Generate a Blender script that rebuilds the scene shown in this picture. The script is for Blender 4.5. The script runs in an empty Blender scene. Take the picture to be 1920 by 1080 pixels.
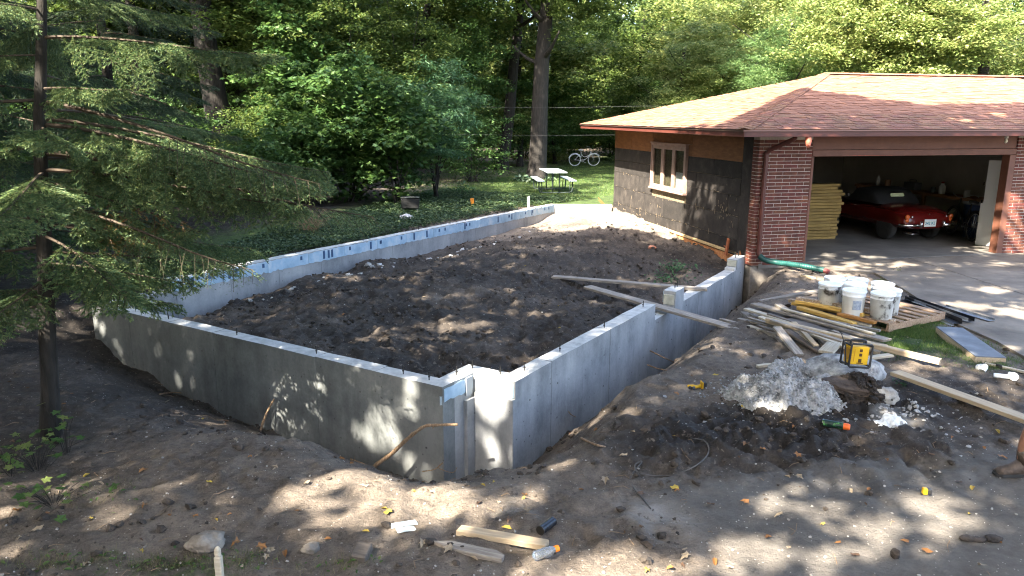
import bpy, bmesh, math, random
import numpy as np
from mathutils import Matrix, Vector
random.seed(7)
RNG = np.random.default_rng(11)
SC = bpy.context.scene
COL = SC.collection
# ------------------------------------------------------------------ camera, sky, sun, exposure
FPX, PITCH, ROLL, CAMH = 1412.6, .2243, .0027, 2.8193
cam = bpy.data.cameras.new('camera'); camo = bpy.data.objects.new('camera', cam); COL.objects.link(camo)
cam.sensor_fit = 'HORIZONTAL'; cam.sensor_width = 36.0; cam.lens = 36.0*FPX/1920.0
cam.clip_start = .05; cam.clip_end = 600
camo.location = (0, 0, CAMH)
camo.matrix_world = (Matrix.Translation((0, 0, CAMH)) @ Matrix.Rotation(math.pi/2-PITCH, 4, 'X') @ Matrix.Rotation(ROLL, 4, 'Z'))
SC.camera = camo
SUN_EL, SUN_AZ = math.radians(45), math.radians(36)
SDIR = np.array([-math.sin(SUN_AZ)*math.cos(SUN_EL), -math.cos(SUN_AZ)*math.cos(SUN_EL), math.sin(SUN_EL)])  # towards the sun
world = bpy.data.worlds.new("World"); SC.world = world; world.use_nodes = True
wn = world.node_tree.nodes; wl = world.node_tree.links; wn.clear()
sky = wn.new('ShaderNodeTexSky'); sky.sky_type = 'NISHITA'; sky.sun_disc = False
sky.sun_elevation = SUN_EL; sky.sun_rotation = math.atan2(SDIR[0], SDIR[1])
sky.air_density = .9; sky.dust_density = 3.0; sky.ozone_density = .5
bg = wn.new('ShaderNodeBackground'); bg.inputs['Strength'].default_value = .15
wo = wn.new('ShaderNodeOutputWorld'); wl.new(sky.outputs[0], bg.inputs[0]); wl.new(bg.outputs[0], wo.inputs[0])
sl = bpy.data.lights.new('sun', 'SUN'); sl.energy = 5.0; sl.angle = math.radians(.53); sl.color = (1, .92, .78)
so = bpy.data.objects.new('sun', sl); COL.objects.link(so)
so.rotation_euler = Vector(SDIR).to_track_quat('Z', 'Y').to_euler(); so.location = (-20, -28, 40)
SC.view_settings.view_transform = 'Standard'; SC.view_settings.look = 'None'
SC.view_settings.exposure = 3.15; SC.view_settings.gamma = 1; SC.view_settings.use_curve_mapping = False
SC.render.engine = 'CYCLES'
cy = SC.cycles
cy.use_denoising = True
try: cy.denoiser = 'OPENIMAGEDENOISE'
except Exception: pass
cy.filter_width = 1.1
cy.max_bounces = 7; cy.diffuse_bounces = 4; cy.glossy_bounces = 3; cy.transmission_bounces = 4; cy.transparent_max_bounces = 6
cy.sample_clamp_indirect = 6; cy.caustics_reflective = False; cy.caustics_refractive = False
# ------------------------------------------------------------------ rays, noise
_cp, _sp, _cr, _sr = math.cos(PITCH), math.sin(PITCH), math.cos(ROLL), math.sin(ROLL)
FW = np.array([0, _cp, -_sp]); _U = np.array([0, _sp, _cp]); _R = np.array([1., 0, 0])
RT = _cr*_R+_sr*_U; UP = -_sr*_R+_cr*_U; O = np.array([0, 0, CAMH])
def ray(x, y): return FW+RT*(x-960)/FPX+UP*(540-y)/FPX
def P(x, y, z=0.):                      # a point of the photograph on the level z
    d = ray(x, y); return O+d*((z-CAMH)/d[2])
def Pd(x, y, Y):                        # the same at the distance Y
    d = ray(x, y); return O+d*(Y/d[1])
def Ppl(x, y, q, n):
    d = ray(x, y); return O+d*(((q-O)@n)/(d@n))
def _h(ix, iy, s):
    n = (ix.astype(np.int64)*374761393+iy.astype(np.int64)*668265263+s*1442695041) & 0x7fffffff
    n = ((n ^ (n >> 13))*1274126177) & 0x7fffffff
    return ((n ^ (n >> 16)) & 0xffff)/65535.0
def noise2(x, y, s=0):
    x = np.asarray(x, float); y = np.asarray(y, float)
    ix = np.floor(x); iy = np.floor(y); fx = x-ix; fy = y-iy
    u = fx*fx*fx*(fx*(fx*6-15)+10); v = fy*fy*fy*(fy*(fy*6-15)+10)
    def g(a, b):
        t = _h(ix+a, iy+b, s)*2*np.pi
        return np.cos(t)*(fx-a)+np.sin(t)*(fy-b)
    return 1.5*((g(0, 0)*(1-u)+g(1, 0)*u)*(1-v)+(g(0, 1)*(1-u)+g(1, 1)*u)*v)
def fbm(x, y, s=0, o=4, gain=.5):
    a = 1; t = 0
    for k in range(o):
        t = t+a*noise2(x*2**k+13.7*k, y*2**k-7.1*k, s+k); a *= gain
    return t
def sstep(a, b, x):
    t = np.clip((x-a)/(b-a), 0, 1); return t*t*(3-2*t)
# ------------------------------------------------------------------ plan: foundation and garage
A1, A2 = .5606, .2219
D1 = np.array([math.sin(A1), math.cos(A1), 0]); N1 = np.array([-math.cos(A1), math.sin(A1), 0])
G1 = np.array([math.cos(A2), math.sin(A2), 0]); G2 = np.array([-math.sin(A2), math.cos(A2), 0])
ZT = .1349; ZL = .312
fD = np.array([.0364, 7.405, 0]); fC = fD+N1*.5327; fB = fC-D1*.5416; fA = fB+N1*6.4033; fF = fA+D1*13.7
GC = np.array([4.684, 14.527, 0]); GL = 7.894
GB = GC+G2*GL
fE = fD+D1*8.70
OUTL = [fA, fB, fC, fD, fE, GB, fF]
MIDL = [fA+(D1-N1)*.1, fB+(D1-N1*0)*.1+N1*.1, fC+D1*.1+N1*.1, fD+D1*.1+N1*.1, fE+N1*.1, GB, fF-(D1+N1)*.1]
def seg_d(x, y, a, b):
    dx, dy = b[0]-a[0], b[1]-a[1]
    t = np.clip(((x-a[0])*dx+(y-a[1])*dy)/(dx*dx+dy*dy), 0, 1)
    return np.hypot(x-a[0]-t*dx, y-a[1]-t*dy)
def inside(x, y, poly):
    r = np.zeros(np.shape(x), bool); n = len(poly)
    for i in range(n):
        a, b = poly[i], poly[(i+1) % n]
        c = (a[1] > y) != (b[1] > y)
        with np.errstate(divide='ignore', invalid='ignore'):
            r ^= c & (x < (b[0]-a[0])*(y-a[1])/((b[1]-a[1]) if b[1] != a[1] else 1e-9)+a[0])
    return r
def idw(x, y, pts, p=3.):
    w = 0; s = 0
    for a, b, c in pts:
        k = 1/((x-a)**2+(y-b)**2+.05)**(p/2); w = w+k; s = s+k*c
    return s/w
BASE = [(-4.5, 6.8, -.25), (0, 4.5, -.06), (3, 5, -.06), (5, 7, -.03), (4, 8.5, -.04), (6, 10, -.02), (8, 12, -.05), (-8, 9, -.25), (-2, 5, -.1), (-8, 14, .12),
        (-5, 18, .24), (-2, 21, .24), (0, 24, .2), (2, 27, .12), (4, 40, .1), (-10, 30, .3), (-20, 30, .35), (15, 10, -.04), (3, -5, 0), (-15, 5, -.2), (20, 30, 0), (10, 40, .1), (-3, 18.5, .25), (-6, 14, .2)]
WALLB = [(-6.3, 10.75, -.42), (-5.3, 10.1, -.70), (-4.4, 9.6, -.88), (-3.2, 8.8, -.98), (-2.2, 8.2, -1.05), (-1.0, 7.4, -1.02), (-.5, 7.4, -1.10), (0, 7.3, -1.0), (.5, 8.1, -.92),
         (1.2, 9.2, -.95), (1.9, 10.3, -1.08), (2.6, 11.4, -1.15), (3.6, 13, -1.1), (4.6, 14.4, -.9), (5.2, 14.2, -.5), (-6.4, 11.5, -.2), (-5.5, 12.5, .16), (-4, 15, .23), (-2, 18, .26), (0, 21, .26), (2, 22.6, .2)]
INT = [(-5.6, 11.2, -.48), (-5.1, 11.9, -.42), (-4.4, 13.2, -.28), (-3.5, 14.5, -.24), (-2.4, 16.2, -.26), (-.6, 19, -.20), (.5, 20.8, -.13), (-3.6, 13.2, -.06), (-2.7, 14.6, -.04), (-4.3, 11.8, -.16), (-1, 9.5, -.05), (-.6, 8.5, -.16), (.2, 8.3, -.18), (1, 9.5, -.1),
       (-3, 10, -.06), (-4.5, 10.6, -.16), (-1, 13, .05), (1, 15, .06), (2.5, 18, .08), (1.8, 21, .14), (3, 19, .07), (3.6, 16.5, -.02), (3.9, 15, -.12), (2.2, 12.2, -.2), (2.75, 12.5, -.4), (1.5, 11, -.08), (-2.5, 12, .02)]
DRIVE = [P(1505, 495), P(1560, 507), P(1640, 511), P(1700, 545), P(1790, 605), P(1870, 640), P(1960, 690), P(2300, 800), P(2900, 700), GC+G1*11-G2*.02, GC+G1*1.16-G2*.02]
MUCK = [(*P(a, b, -.05)[:2], r, k) for a, b, r, k in ((1490, 800, .45, 1.1), (1618, 772, .28, .9), (1260, 835, .55, .7), (1690, 760, .28, .6), (1830, 775, .3, .6), (1560, 870, .7, .6), (1150, 1000, .5, .4), (1750, 860, .4, .6), (1330, 800, .4, .5))]
def in_garage(x, y):
    u = (x-GC[0])*G1[0]+(y-GC[1])*G1[1]; w = (x-GC[0])*G2[0]+(y-GC[1])*G2[1]
    return (u > .1) & (u < 14) & (w > -.02) & (w < GL-.1)
def gz(x, y, full=False):
    x = np.asarray(x, float); y = np.asarray(y, float)
    n = len(OUTL); sd = 1e9
    for i in range(n):
        if i == 4: continue
        sd = np.minimum(sd, seg_d(x, y, OUTL[i], OUTL[(i+1) % n]))
    ins = inside(x, y, MIDL)
    sd = np.where(inside(x, y, OUTL) & ~ins, 0, sd)
    base = idw(x, y, BASE)
    zw = idw(x, y, WALLB, 4.)
    W = 1.75-.6*sstep(0, 1.5, x)+.3*fbm(x*.6, y*.6, 31, 2)
    tk = np.clip(sd/np.maximum(W, .5), 0, 1); k = .45*tk*(2-tk)+.55*sstep(0, 1, tk)
    z = zw+(base-zw)*k
    # loose soil thrown up left of the corner
    z = z+.34*np.exp(-(((x+7.6)/.9)**2+((y-10.9)/.8)**2))
    z = np.where(ins, idw(x, y, INT, 4.), z)
    und = in_garage(x, y) | inside(x, y, DRIVE)
    dd = 1e9
    for i in range(len(DRIVE)): dd = np.minimum(dd, seg_d(x, y, DRIVE[i], DRIVE[(i+1) % len(DRIVE)]))
    lawn = sstep(.35, 1.2, (x-fA[0])*N1[0]+(y-fA[1])*N1[1]+ .0) * sstep(11.2, 13, y)
    lawn = np.maximum(lawn, sstep(22.5, 23.2, y))*sstep(-9.5, -4.5, x-.35*(y-16))
    lum = np.where(ins, 1., .5-.2*sstep(5.5, 4, y))*(1-.9*lawn)
    lum = np.where(ins, lum*(1-.6*sstep(18.5, 20.5, y))*(.25+.75*sstep(.2, .8, sd)), lum)
    apron = (~ins)*sstep(.35, -.15, y-(5.55+.19*(x-1.6))+.18*noise2(x*1.3, y*1.3, 91))*sstep(.6, 1.8, x+.3*noise2(x*1.1, y*1.1, 92))
    lum = lum*(1-.75*apron)
    for (mx_, my_, mr_, ma_) in MUCK: lum = lum+np.where(ins, 0, ma_*np.exp(-((x-mx_)**2+(y-my_)**2)/mr_**2))
    rid = 1-np.abs(fbm(x*2.1+.4*noise2(y*3, x*3, 5), y*2.1, 3, 3))*1.5
    wx_ = x+.12*noise2(x*2.7, y*2.7, 15); wy_ = y+.12*noise2(x*2.7, y*2.7, 16)
    lump = .075*rid*np.clip(.4+noise2(x*.7, y*.7, 9), 0, 1.2)+.060*fbm(wx_*4.2, wy_*4.2, 21, 3)+.045*(1-2*np.abs(noise2(wx_*6.5, wy_*6.5, 43)))*np.clip(.5+noise2(x*1.1, y*1.1, 19), 0, 1)+.016*fbm(x*15, y*15, 41, 2)
    z = z+lum*lump+.02*fbm(x*.8, y*.8, 60, 2)*(1-lawn*.5)
    z = np.where(und, np.minimum(z, -.07), np.where(dd < .25, z+(-.03-z)*(1-sstep(0, .25, dd)), z))
    if full: return z, ins, sd, lawn, apron, und, k
    return z
def zg(x, y): return float(gz(np.array([x]), np.array([y]))[0])
def Gd(px, py, up=0.):                  # where the line of sight meets the ground
    d = ray(px, py); t = np.linspace(4, 60, 900) if py > 380 else np.linspace(10, 80, 900)
    q = O+d*t[:, None]/d[1]*1.0
    h = q[:, 2]-gz(q[:, 0], q[:, 1])-up
    i = np.argmax(h < 0)
    if h[i] >= 0: return P(px, py, .1)
    a = h[i-1]/(h[i-1]-h[i]) if i > 0 else 0
    r = q[i-1]+(q[i]-q[i-1])*a; r[2] = zg(r[0], r[1]); return r
# ------------------------------------------------------------------ materials
MATS = {}
def mat(name, c1, c2=None, c3=None, scale=6., rough=.75, bump=0., bscale=40., stretch=(1, 1, 1), metal=0., spec=.4, var=.0, detail=6., coords='Object', hue=0., trans=0.):
    if name in MATS: return MATS[name]
    m = bpy.data.materials.new(name); m.use_nodes = True; nt = m.node_tree; N = nt.nodes; L = nt.links
    b = N['Principled BSDF']; b.inputs['Roughness'].default_value = rough; b.inputs['Metallic'].default_value = metal
    b.inputs['Specular IOR Level'].default_value = spec
    tc = N.new('ShaderNodeTexCoord'); mp = N.new('ShaderNodeMapping'); mp.inputs['Scale'].default_value = stretch
    L.new(tc.outputs[coords], mp.inputs[0])
    col = None
    oi = N.new('ShaderNodeObjectInfo')
    if c2 is None and var == 0:
        b.inputs['Base Color'].default_value = (*c1, 1)
    else:
        add = N.new('ShaderNodeVectorMath'); add.operation = 'ADD'
        sc = N.new('ShaderNodeVectorMath'); sc.operation = 'SCALE'; sc.inputs[0].default_value = (37, 17, 71); L.new(oi.outputs['Random'], sc.inputs['Scale'])
        L.new(mp.outputs[0], add.inputs[0]); L.new(sc.outputs[0], add.inputs[1])
        nz = N.new('ShaderNodeTexNoise'); nz.inputs['Scale'].default_value = scale; nz.inputs['Detail'].default_value = detail; nz.inputs['Roughness'].default_value = .62
        L.new(add.outputs[0], nz.inputs['Vector'])
        cr = N.new('ShaderNodeValToRGB'); e = cr.color_ramp.elements
        e[0].position = .33; e[0].color = (*c1, 1); e[1].position = .68; e[1].color = (*(c2 or c1), 1)
        if c3: k = e.new(.52); k.color = (*c3, 1)
        L.new(nz.outputs['Fac'], cr.inputs[0]); col = cr.outputs[0]
        if var or hue:
            hv = N.new('ShaderNodeHueSaturation'); L.new(col, hv.inputs['Color'])
            mr = N.new('ShaderNodeMapRange'); mr.inputs['To Min'].default_value = 1-var; mr.inputs['To Max'].default_value = 1+var
            L.new(oi.outputs['Random'], mr.inputs[0]); L.new(mr.outputs[0], hv.inputs['Value'])
            if hue:
                m2 = N.new('ShaderNodeMapRange'); m2.inputs['To Min'].default_value = .5-hue; m2.inputs['To Max'].default_value = .5+hue
                fr = N.new('ShaderNodeMath'); fr.operation = 'FRACT'; mu = N.new('ShaderNodeMath'); mu.operation = 'MULTIPLY'; mu.inputs[1].default_value = 7.31
                L.new(oi.outputs['Random'], mu.inputs[0]); L.new(mu.outputs[0], fr.inputs[0]); L.new(fr.outputs[0], m2.inputs[0]); L.new(m2.outputs[0], hv.inputs['Hue'])
            col = hv.outputs[0]
        L.new(col, b.inputs['Base Color'])
    if bump:
        nb = N.new('ShaderNodeTexNoise'); nb.inputs['Scale'].default_value = bscale; nb.inputs['Detail'].default_value = 5
        L.new(mp.outputs[0], nb.inputs['Vector']); bp = N.new('ShaderNodeBump'); bp.inputs['Strength'].default_value = bump; bp.inputs['Distance'].default_value = .02
        L.new(nb.outputs['Fac'], bp.inputs['Height']); L.new(bp.outputs[0], b.inputs['Normal'])
    MATS[name] = m; return m
def leaf_mat(name, ca, cb, cc, trans=.35, rough=.5, pos=(.0, .55, 1.)):
    m = bpy.data.materials.new(name); m.use_nodes = True; nt = m.node_tree; N = nt.nodes; L = nt.links
    b = N['Principled BSDF']; b.inputs['Roughness'].default_value = rough; b.inputs['Specular IOR Level'].default_value = .35
    g = N.new('ShaderNodeNewGeometry'); cr = N.new('ShaderNodeValToRGB'); e = cr.color_ramp.elements
    e[0].position = pos[0]; e[0].color = (*ca, 1); e[1].position = pos[2]; e[1].color = (*cc, 1); k = e.new(pos[1]); k.color = (*cb, 1)
    L.new(g.outputs['Random Per Island'], cr.inputs[0]); L.new(cr.outputs[0], b.inputs['Base Color'])
    t = N.new('ShaderNodeBsdfTranslucent'); mx = N.new('ShaderNodeMixShader'); mx.inputs[0].default_value = trans
    hs = N.new('ShaderNodeHueSaturation'); hs.inputs['Value'].default_value = 1.5; hs.inputs['Hue'].default_value = .485; L.new(cr.outputs[0], hs.inputs['Color']); L.new(hs.outputs[0], t.inputs[0])
    L.new(b.outputs[0], mx.inputs[1]); L.new(t.outputs[0], mx.inputs[2]); L.new(mx.outputs[0], N['Material Output'].inputs[0])
    MATS[name] = m; return m
# ------------------------------------------------------------------ mesh helpers
def fast_mesh(name, V, F, mats, smooth=False, mi=None):
    """V (n,3), F (m,k) of one face size"""
    me = bpy.data.meshes.new(name); V = np.asarray(V, np.float32); F = np.asarray(F, np.int32); m, k = F.shape
    me.vertices.add(len(V)); me.vertices.foreach_set('co', V.ravel())
    me.loops.add(m*k); me.loops.foreach_set('vertex_index', F.ravel())
    me.polygons.add(m); me.polygons.foreach_set('loop_start', np.arange(0, m*k, k, dtype=np.int32))
    if mi is not None: me.polygons.foreach_set('material_index', np.asarray(mi, np.int32))
    me.polygons.foreach_set('use_smooth', np.full(m, smooth, bool))
    me.update(calc_edges=True)
    for q in (mats if isinstance(mats, (list, tuple)) else [mats]): me.materials.append(q)
    return me
def link(name, me, parent=None, loc=None, label=None, cat=None, group=None, kind=None, M4=None):
    o = bpy.data.objects.new(name, me); COL.objects.link(o)
    if M4 is not None: o.matrix_world = M4
    elif loc is not None: o.location = loc
    if parent: o.parent = parent
    tag(o, label, cat, group, kind); return o
def tag(o, label=None, cat=None, group=None, kind=None):
    if label: o['label'] = label
    if cat: o['category'] = cat
    if group: o['group'] = group
    if kind: o['kind'] = kind
    return o
def empty(name, loc, label, cat, rotz=0., group=None):
    o = bpy.data.objects.new(name, None); COL.objects.link(o); o.location = loc; o.rotation_euler = (0, 0, rotz)
    o.empty_display_size = .1
    return tag(o, label, cat, group)
def rotm(z=0, y=0, x=0): return np.array((Matrix.Rotation(z, 3, 'Z') @ Matrix.Rotation(y, 3, 'Y') @ Matrix.Rotation(x, 3, 'X')))
class MB:
    def __init__(s): s.v = []; s.f = []; s.m = []
    def add(s, V, F, mi=0):
        o = len(s.v); s.v += [tuple(map(float, p)) for p in V]; s.f += [tuple(i+o for i in q) for q in F]; s.m += [mi]*len(F); return s
    def box(s, c, d, R=None, mi=0, taper=1.):
        x, y, z = d[0]/2, d[1]/2, d[2]/2
        V = np.array([(sx*x*(taper if sz > 0 else 1), sy*y*(taper if sz > 0 else 1), sz*z) for sz in (-1, 1) for sy in (-1, 1) for sx in (-1, 1)])
        if R is not None: V = V@np.asarray(R).T
        return s.add(V+np.asarray(c), [(0, 2, 3, 1), (4, 5, 7, 6), (0, 1, 5, 4), (2, 6, 7, 3), (0, 4, 6, 2), (1, 3, 7, 5)], mi)
    def bx(s, a, b, mi=0): a = np.asarray(a, float); b = np.asarray(b, float); return s.box((a+b)/2, np.abs(b-a), mi=mi)
    def tube(s, pts, r, n=8, mi=0, cap=True, ridge=0., closed=False):
        pts = [np.asarray(p, float) for p in pts]; K = len(pts)
        rr = [r]*K if np.isscalar(r) else list(r)
        V = []; up = None
        for i in range(K):
            if closed: t = pts[(i+1) % K]-pts[i-1]
            else: t = pts[min(i+1, K-1)]-pts[max(i-1, 0)]
            t = t/(np.linalg.norm(t)+1e-12)
            if up is None:
                up = np.cross(t, [0, 0, 1.]) if abs(t[2]) < .9 else np.cross(t, [1., 0, 0])
            up = up-t*(up@t); up /= np.linalg.norm(up)+1e-12; w = np.cross(t, up)
            for j in range(n):
                a = 2*math.pi*j/n; k = rr[i]*(1+ridge*math.sin(j*2.4+i*.35)*math.cos(j*5.1+i*.13)) if ridge else rr[i]
                V.append(pts[i]+k*(math.cos(a)*up+math.sin(a)*w))
        F = [(i*n+j, i*n+(j+1) % n, (i+1)*n+(j+1) % n, (i+1)*n+j) for i in range(K-1) for j in range(n)]
        if closed: F += [((K-1)*n+j, (K-1)*n+(j+1) % n, (j+1) % n, j) for j in range(n)]
        elif cap: F += [tuple(range(n-1, -1, -1)), tuple((K-1)*n+j for j in range(n))]
        return s.add(V, F, mi)
    def lathe(s, prof, n=20, c=(0, 0, 0), R=None, mi=0):
        V = []
        for r, z in prof:
            for j in range(n): V.append((r*math.cos(2*math.pi*j/n), r*math.sin(2*math.pi*j/n), z))
        V = np.array(V)
        if R is not None: V = V@np.asarray(R).T
        K = len(prof)
        F = [(i*n+j, i*n+(j+1) % n, (i+1)*n+(j+1) % n, (i+1)*n+j) for i in range(K-1) for j in range(n)]
        F += [tuple(range(n-1, -1, -1)), tuple((K-1)*n+j for j in range(n))]
        return s.add(V+np.asarray(c), F, mi)
    def prism(s, poly, z0, z1, mi=0):
        n = len(poly); V = [(p[0], p[1], z0) for p in poly]+[(p[0], p[1], z1) for p in poly]
        return s.add(V, [tuple(range(n-1, -1, -1)), tuple(range(n, 2*n))]+[(i, (i+1) % n, n+(i+1) % n, n+i) for i in range(n)], mi)
    def mesh(s, name, mats, smooth=False, bevel=0., seg=1):
        me = bpy.data.meshes.new(name); me.from_pydata(s.v, [], s.f)
        for q in (mats if isinstance(mats, (list, tuple)) else [mats]): me.materials.append(q)
        me.polygons.foreach_set('material_index', s.m)
        if bevel:
            bm = bmesh.new(); bm.from_mesh(me)
            bmesh.ops.bevel(bm, geom=[e for e in bm.edges if len(e.link_faces) == 2 and e.calc_face_angle(0) > .5], offset=bevel, segments=seg, affect='EDGES', profile=.6)
            bm.to_mesh(me); bm.free()
        me.polygons.foreach_set('use_smooth', [smooth]*len(me.polygons)); me.update(); return me
    def build(s, name, mats, parent=None, smooth=False, bevel=0., seg=1, **k):
        return link(name, s.mesh(name, mats, smooth, bevel, seg), parent, **k)
def rand_rot(n, up=.6, rng=RNG, droop=0.):
    """n rotation matrices whose z axis leans upwards"""
    nz = rng.normal(size=(n, 3)); nz /= np.linalg.norm(nz, axis=1)[:, None]; nz[:, 2] = np.abs(nz[:, 2]); nz = nz*(1-up)+np.array([0, 0, up]); nz /= np.linalg.norm(nz, axis=1)[:, None]
    t = rng.normal(size=(n, 3)); t[:, 2] -= droop; x = t-nz*np.sum(t*nz, 1)[:, None]; x /= np.linalg.norm(x, axis=1)[:, None]
    y = np.cross(nz, x); return np.stack([x, y, nz], 2)
LEAF = {
 'oval': (np.array([(0, 0, 0), (.35, .24, .07), (.72, .2, .04), (1, 0, -.08), (.72, -.2, .04), (.35, -.24, .07)]), [(0, 1, 2, 3), (0, 3, 4, 5)]),
 'rhomb': (np.array([(0, 0, 0), (.45, .3, .06), (1, 0, -.05), (.45, -.3, .06)]), [(0, 1, 2, 3)]),
 'maple': (np.array([(0, 0, 0), (-.05, .42, .05), (.28, .30, .03), (.55, .52, -.02), (.62, .22, .03), (1, 0, -.08), (.62, -.22, .03), (.55, -.52, -.02), (.28, -.30, .03), (-.05, -.42, .05)]),
           [(0, 1, 2, 2), (0, 2, 3, 4), (0, 4, 5, 6), (0, 6, 7, 8), (0, 8, 9, 9)]),
 'long': (np.array([(0, 0, 0), (.4, .11, .03), (1, 0, -.12), (.4, -.11, .03)]), [(0, 1, 2, 3)]),
}
def leaf_mesh(name, C, S, m, shape='rhomb', R=None, up=.5, droop=.4, rng=RNG):
    T, F = LEAF[shape]; n = len(C)
    if R is None: R = rand_rot(n, up, rng, droop)
    V = np.einsum('nij,kj->nki', R, T)*np.asarray(S)[:, None, None]+np.asarray(C)[:, None, :]
    k = len(T)
    if shape == 'maple':
        tri = []
        for q in F:
            tri.append((q[0], q[1], q[2]))
            if q[3] != q[2]: tri.append((q[0], q[2], q[3]))
        F = tri
    F = np.array(F); FF = (F[None]+(np.arange(n)*k)[:, None, None]).reshape(-1, F.shape[1])
    return fast_mesh(name, V.reshape(-1, 3), FF, m)
def lump_mesh(name, rad, mats, seed=0, sub=3, amp=.25, freq=2., flat=None):
    """a rough stone"""
    bm = bmesh.new(); bmesh.ops.create_icosphere(bm, subdivisions=sub, radius=1)
    from mathutils import noise as mn
    for v in bm.verts:
        d = v.co.normalized(); q = d*freq+Vector((seed*3.1, seed*1.7, seed*.9))
        k = 1+amp*(mn.noise(q)+.5*mn.noise(q*2.3)+.3*mn.noise(q*5)+.16*mn.noise(q*11))
        v.co = Vector((d.x*k*rad[0], d.y*k*rad[1], d.z*k*rad[2]))
        if flat is not None and v.co.z < flat: v.co.z = flat+(v.co.z-flat)*.15
    me = bpy.data.meshes.new(name); bm.to_mesh(me); bm.free()
    for q in (mats if isinstance(mats, (list, tuple)) else [mats]): me.materials.append(q)
    me.polygons.foreach_set('use_smooth', [sub > 2]*len(me.polygons)); return me
# ------------------------------------------------------------------ ground
def axis(segs):
    a = []
    for s, e, d in segs: a += list(np.arange(s, e-1e-6, d))
    a.append(segs[-1][1]); return np.array(a)
gx = axis([(-110, -30, 8), (-30, -14, 1.0), (-14, -8, .2), (-8, 7.2, .035), (7.2, 12, .12), (12, 40, 1.5), (40, 110, 8)])
gy = axis([(-60, -6, 6), (-6, 3.6, .6), (3.6, 8.5, .03), (8.5, 14, .045), (14, 24, .08), (24, 46, .5), (46, 130, 6)])
X, Y = np.meshgrid(gx, gy)
Z, gins, gsd, glawn, gapr, gund, gk = gz(X.ravel(), Y.ravel(), True)
V = np.c_[X.ravel(), Y.ravel(), Z]
nx, ny = len(gx), len(gy)
I = np.arange(nx*ny).reshape(ny, nx)
F = np.stack([I[:-1, :-1], I[:-1, 1:], I[1:, 1:], I[1:, :-1]], -1).reshape(-1, 4)
gm = bpy.data.materials.new('soil'); gm.use_nodes = True
nt = gm.node_tree; N = nt.nodes; L = nt.links; b = N['Principled BSDF']; b.inputs['Roughness'].default_value = .9; b.inputs['Specular IOR Level'].default_value = .25
def nd(t, **k):
    n = N.new(t)
    for a, v in k.items():
        if a in n.inputs.keys(): n.inputs[a].default_value = v
        else: setattr(n, a, v)
    return n
def noise_node(scale, detail=6, rough=.6, dist=0.):
    n = nd('ShaderNodeTexNoise', Scale=scale, Detail=detail, Roughness=rough, Distortion=dist); L.new(tcn.outputs['Object'], n.inputs['Vector']); return n.outputs['Fac']
def ramp(fac, *stops):
    r = N.new('ShaderNodeValToRGB'); e = r.color_ramp.elements
    e[0].position, e[0].color = stops[0][0], (*stops[0][1], 1); e[1].position, e[1].color = stops[-1][0], (*stops[-1][1], 1)
    for p, c in stops[1:-1]: k = e.new(p); k.color = (*c, 1)
    L.new(fac, r.inputs[0]); return r.outputs[0]
def math_(op, a, b_=None, clamp=False):
    n = N.new('ShaderNodeMath'); n.operation = op; n.use_clamp = clamp
    for i, q in enumerate((a, b_)):
        if q is None: continue
        if isinstance(q, (int, float)): n.inputs[i].default_value = q
        else: L.new(q, n.inputs[i])
    return n.outputs[0]
def mixc(f, a, b_):
    n = N.new('ShaderNodeMix'); n.data_type = 'RGBA'
    if isinstance(f, (int, float)): n.inputs[0].default_value = f
    else: L.new(f, n.inputs[0])
    for i, q in ((6, a), (7, b_)):
        if isinstance(q, tuple): n.inputs[i].default_value = (*q, 1)
        else: L.new(q, n.inputs[i])
    return n.outputs[2]
tcn = N.new('ShaderNodeTexCoord')
za = nd('ShaderNodeVertexColor', layer_name='zone'); sepz = N.new('ShaderNodeSeparateColor'); L.new(za.outputs[0], sepz.inputs[0])
n1 = noise_node(1.7, 7, .62); n2 = noise_node(13, 6, .7); n3 = noise_node(75, 4, .7)
fac = math_('ADD', math_('MULTIPLY', n1, .65), math_('MULTIPLY', n2, .55)); fac = math_('ADD', fac, math_('MULTIPLY', n3, .40)); fac = math_('SUBTRACT', fac, .30)
dry = math_('ADD', math_('SUBTRACT', fac, .5), sepz.outputs[0])
soilc = ramp(dry, (.10, (.022, .0175, .0145)), (.36, (.064, .052, .043)), (.60, (.155, .126, .102)), (.9, (.275, .228, .184)))
# pale concrete dust in drawn-out smears
mpd = nd('ShaderNodeMapping'); mpd.inputs['Rotation'].default_value = (0, 0, .9); mpd.inputs['Scale'].default_value = (1.7, 3.4, 1); L.new(tcn.outputs['Object'], mpd.inputs[0])
nd1 = nd('ShaderNodeTexNoise', Scale=1.6, Detail=8, Roughness=.68); L.new(mpd.outputs[0], nd1.inputs['Vector'])
dust = math_('MULTIPLY', math_('SUBTRACT', math_('ADD', nd1.outputs['Fac'], sepz.outputs[2]), .78), 3.2, True)
c = mixc(math_('MULTIPLY', dust, .6), soilc, (.30, .29, .275))
grs = ramp(noise_node(5, 8, .7), (.35, (.022, .034, .012)), (.55, (.045, .075, .018)), (.75, (.10, .11, .035)))
slabn = ramp(math_('ADD', math_('MULTIPLY', n1, .6), math_('MULTIPLY', n2, .4)), (.3, (.065, .057, .050)), (.5, (.115, .104, .093)), (.72, (.18, .166, .15)))
afac = math_('MULTIPLY', math_('SUBTRACT', math_('ADD', za.outputs[1], math_('MULTIPLY', n2, .5)), .62), 3., True)
c = mixc(math_('MULTIPLY', afac, .85), c, slabn)
gfac = math_('MULTIPLY', math_('SUBTRACT', math_('ADD', sepz.outputs[1], math_('MULTIPLY', noise_node(9, 6), .8)), .75), 3.5, True)
c = mixc(gfac, c, grs)
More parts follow.
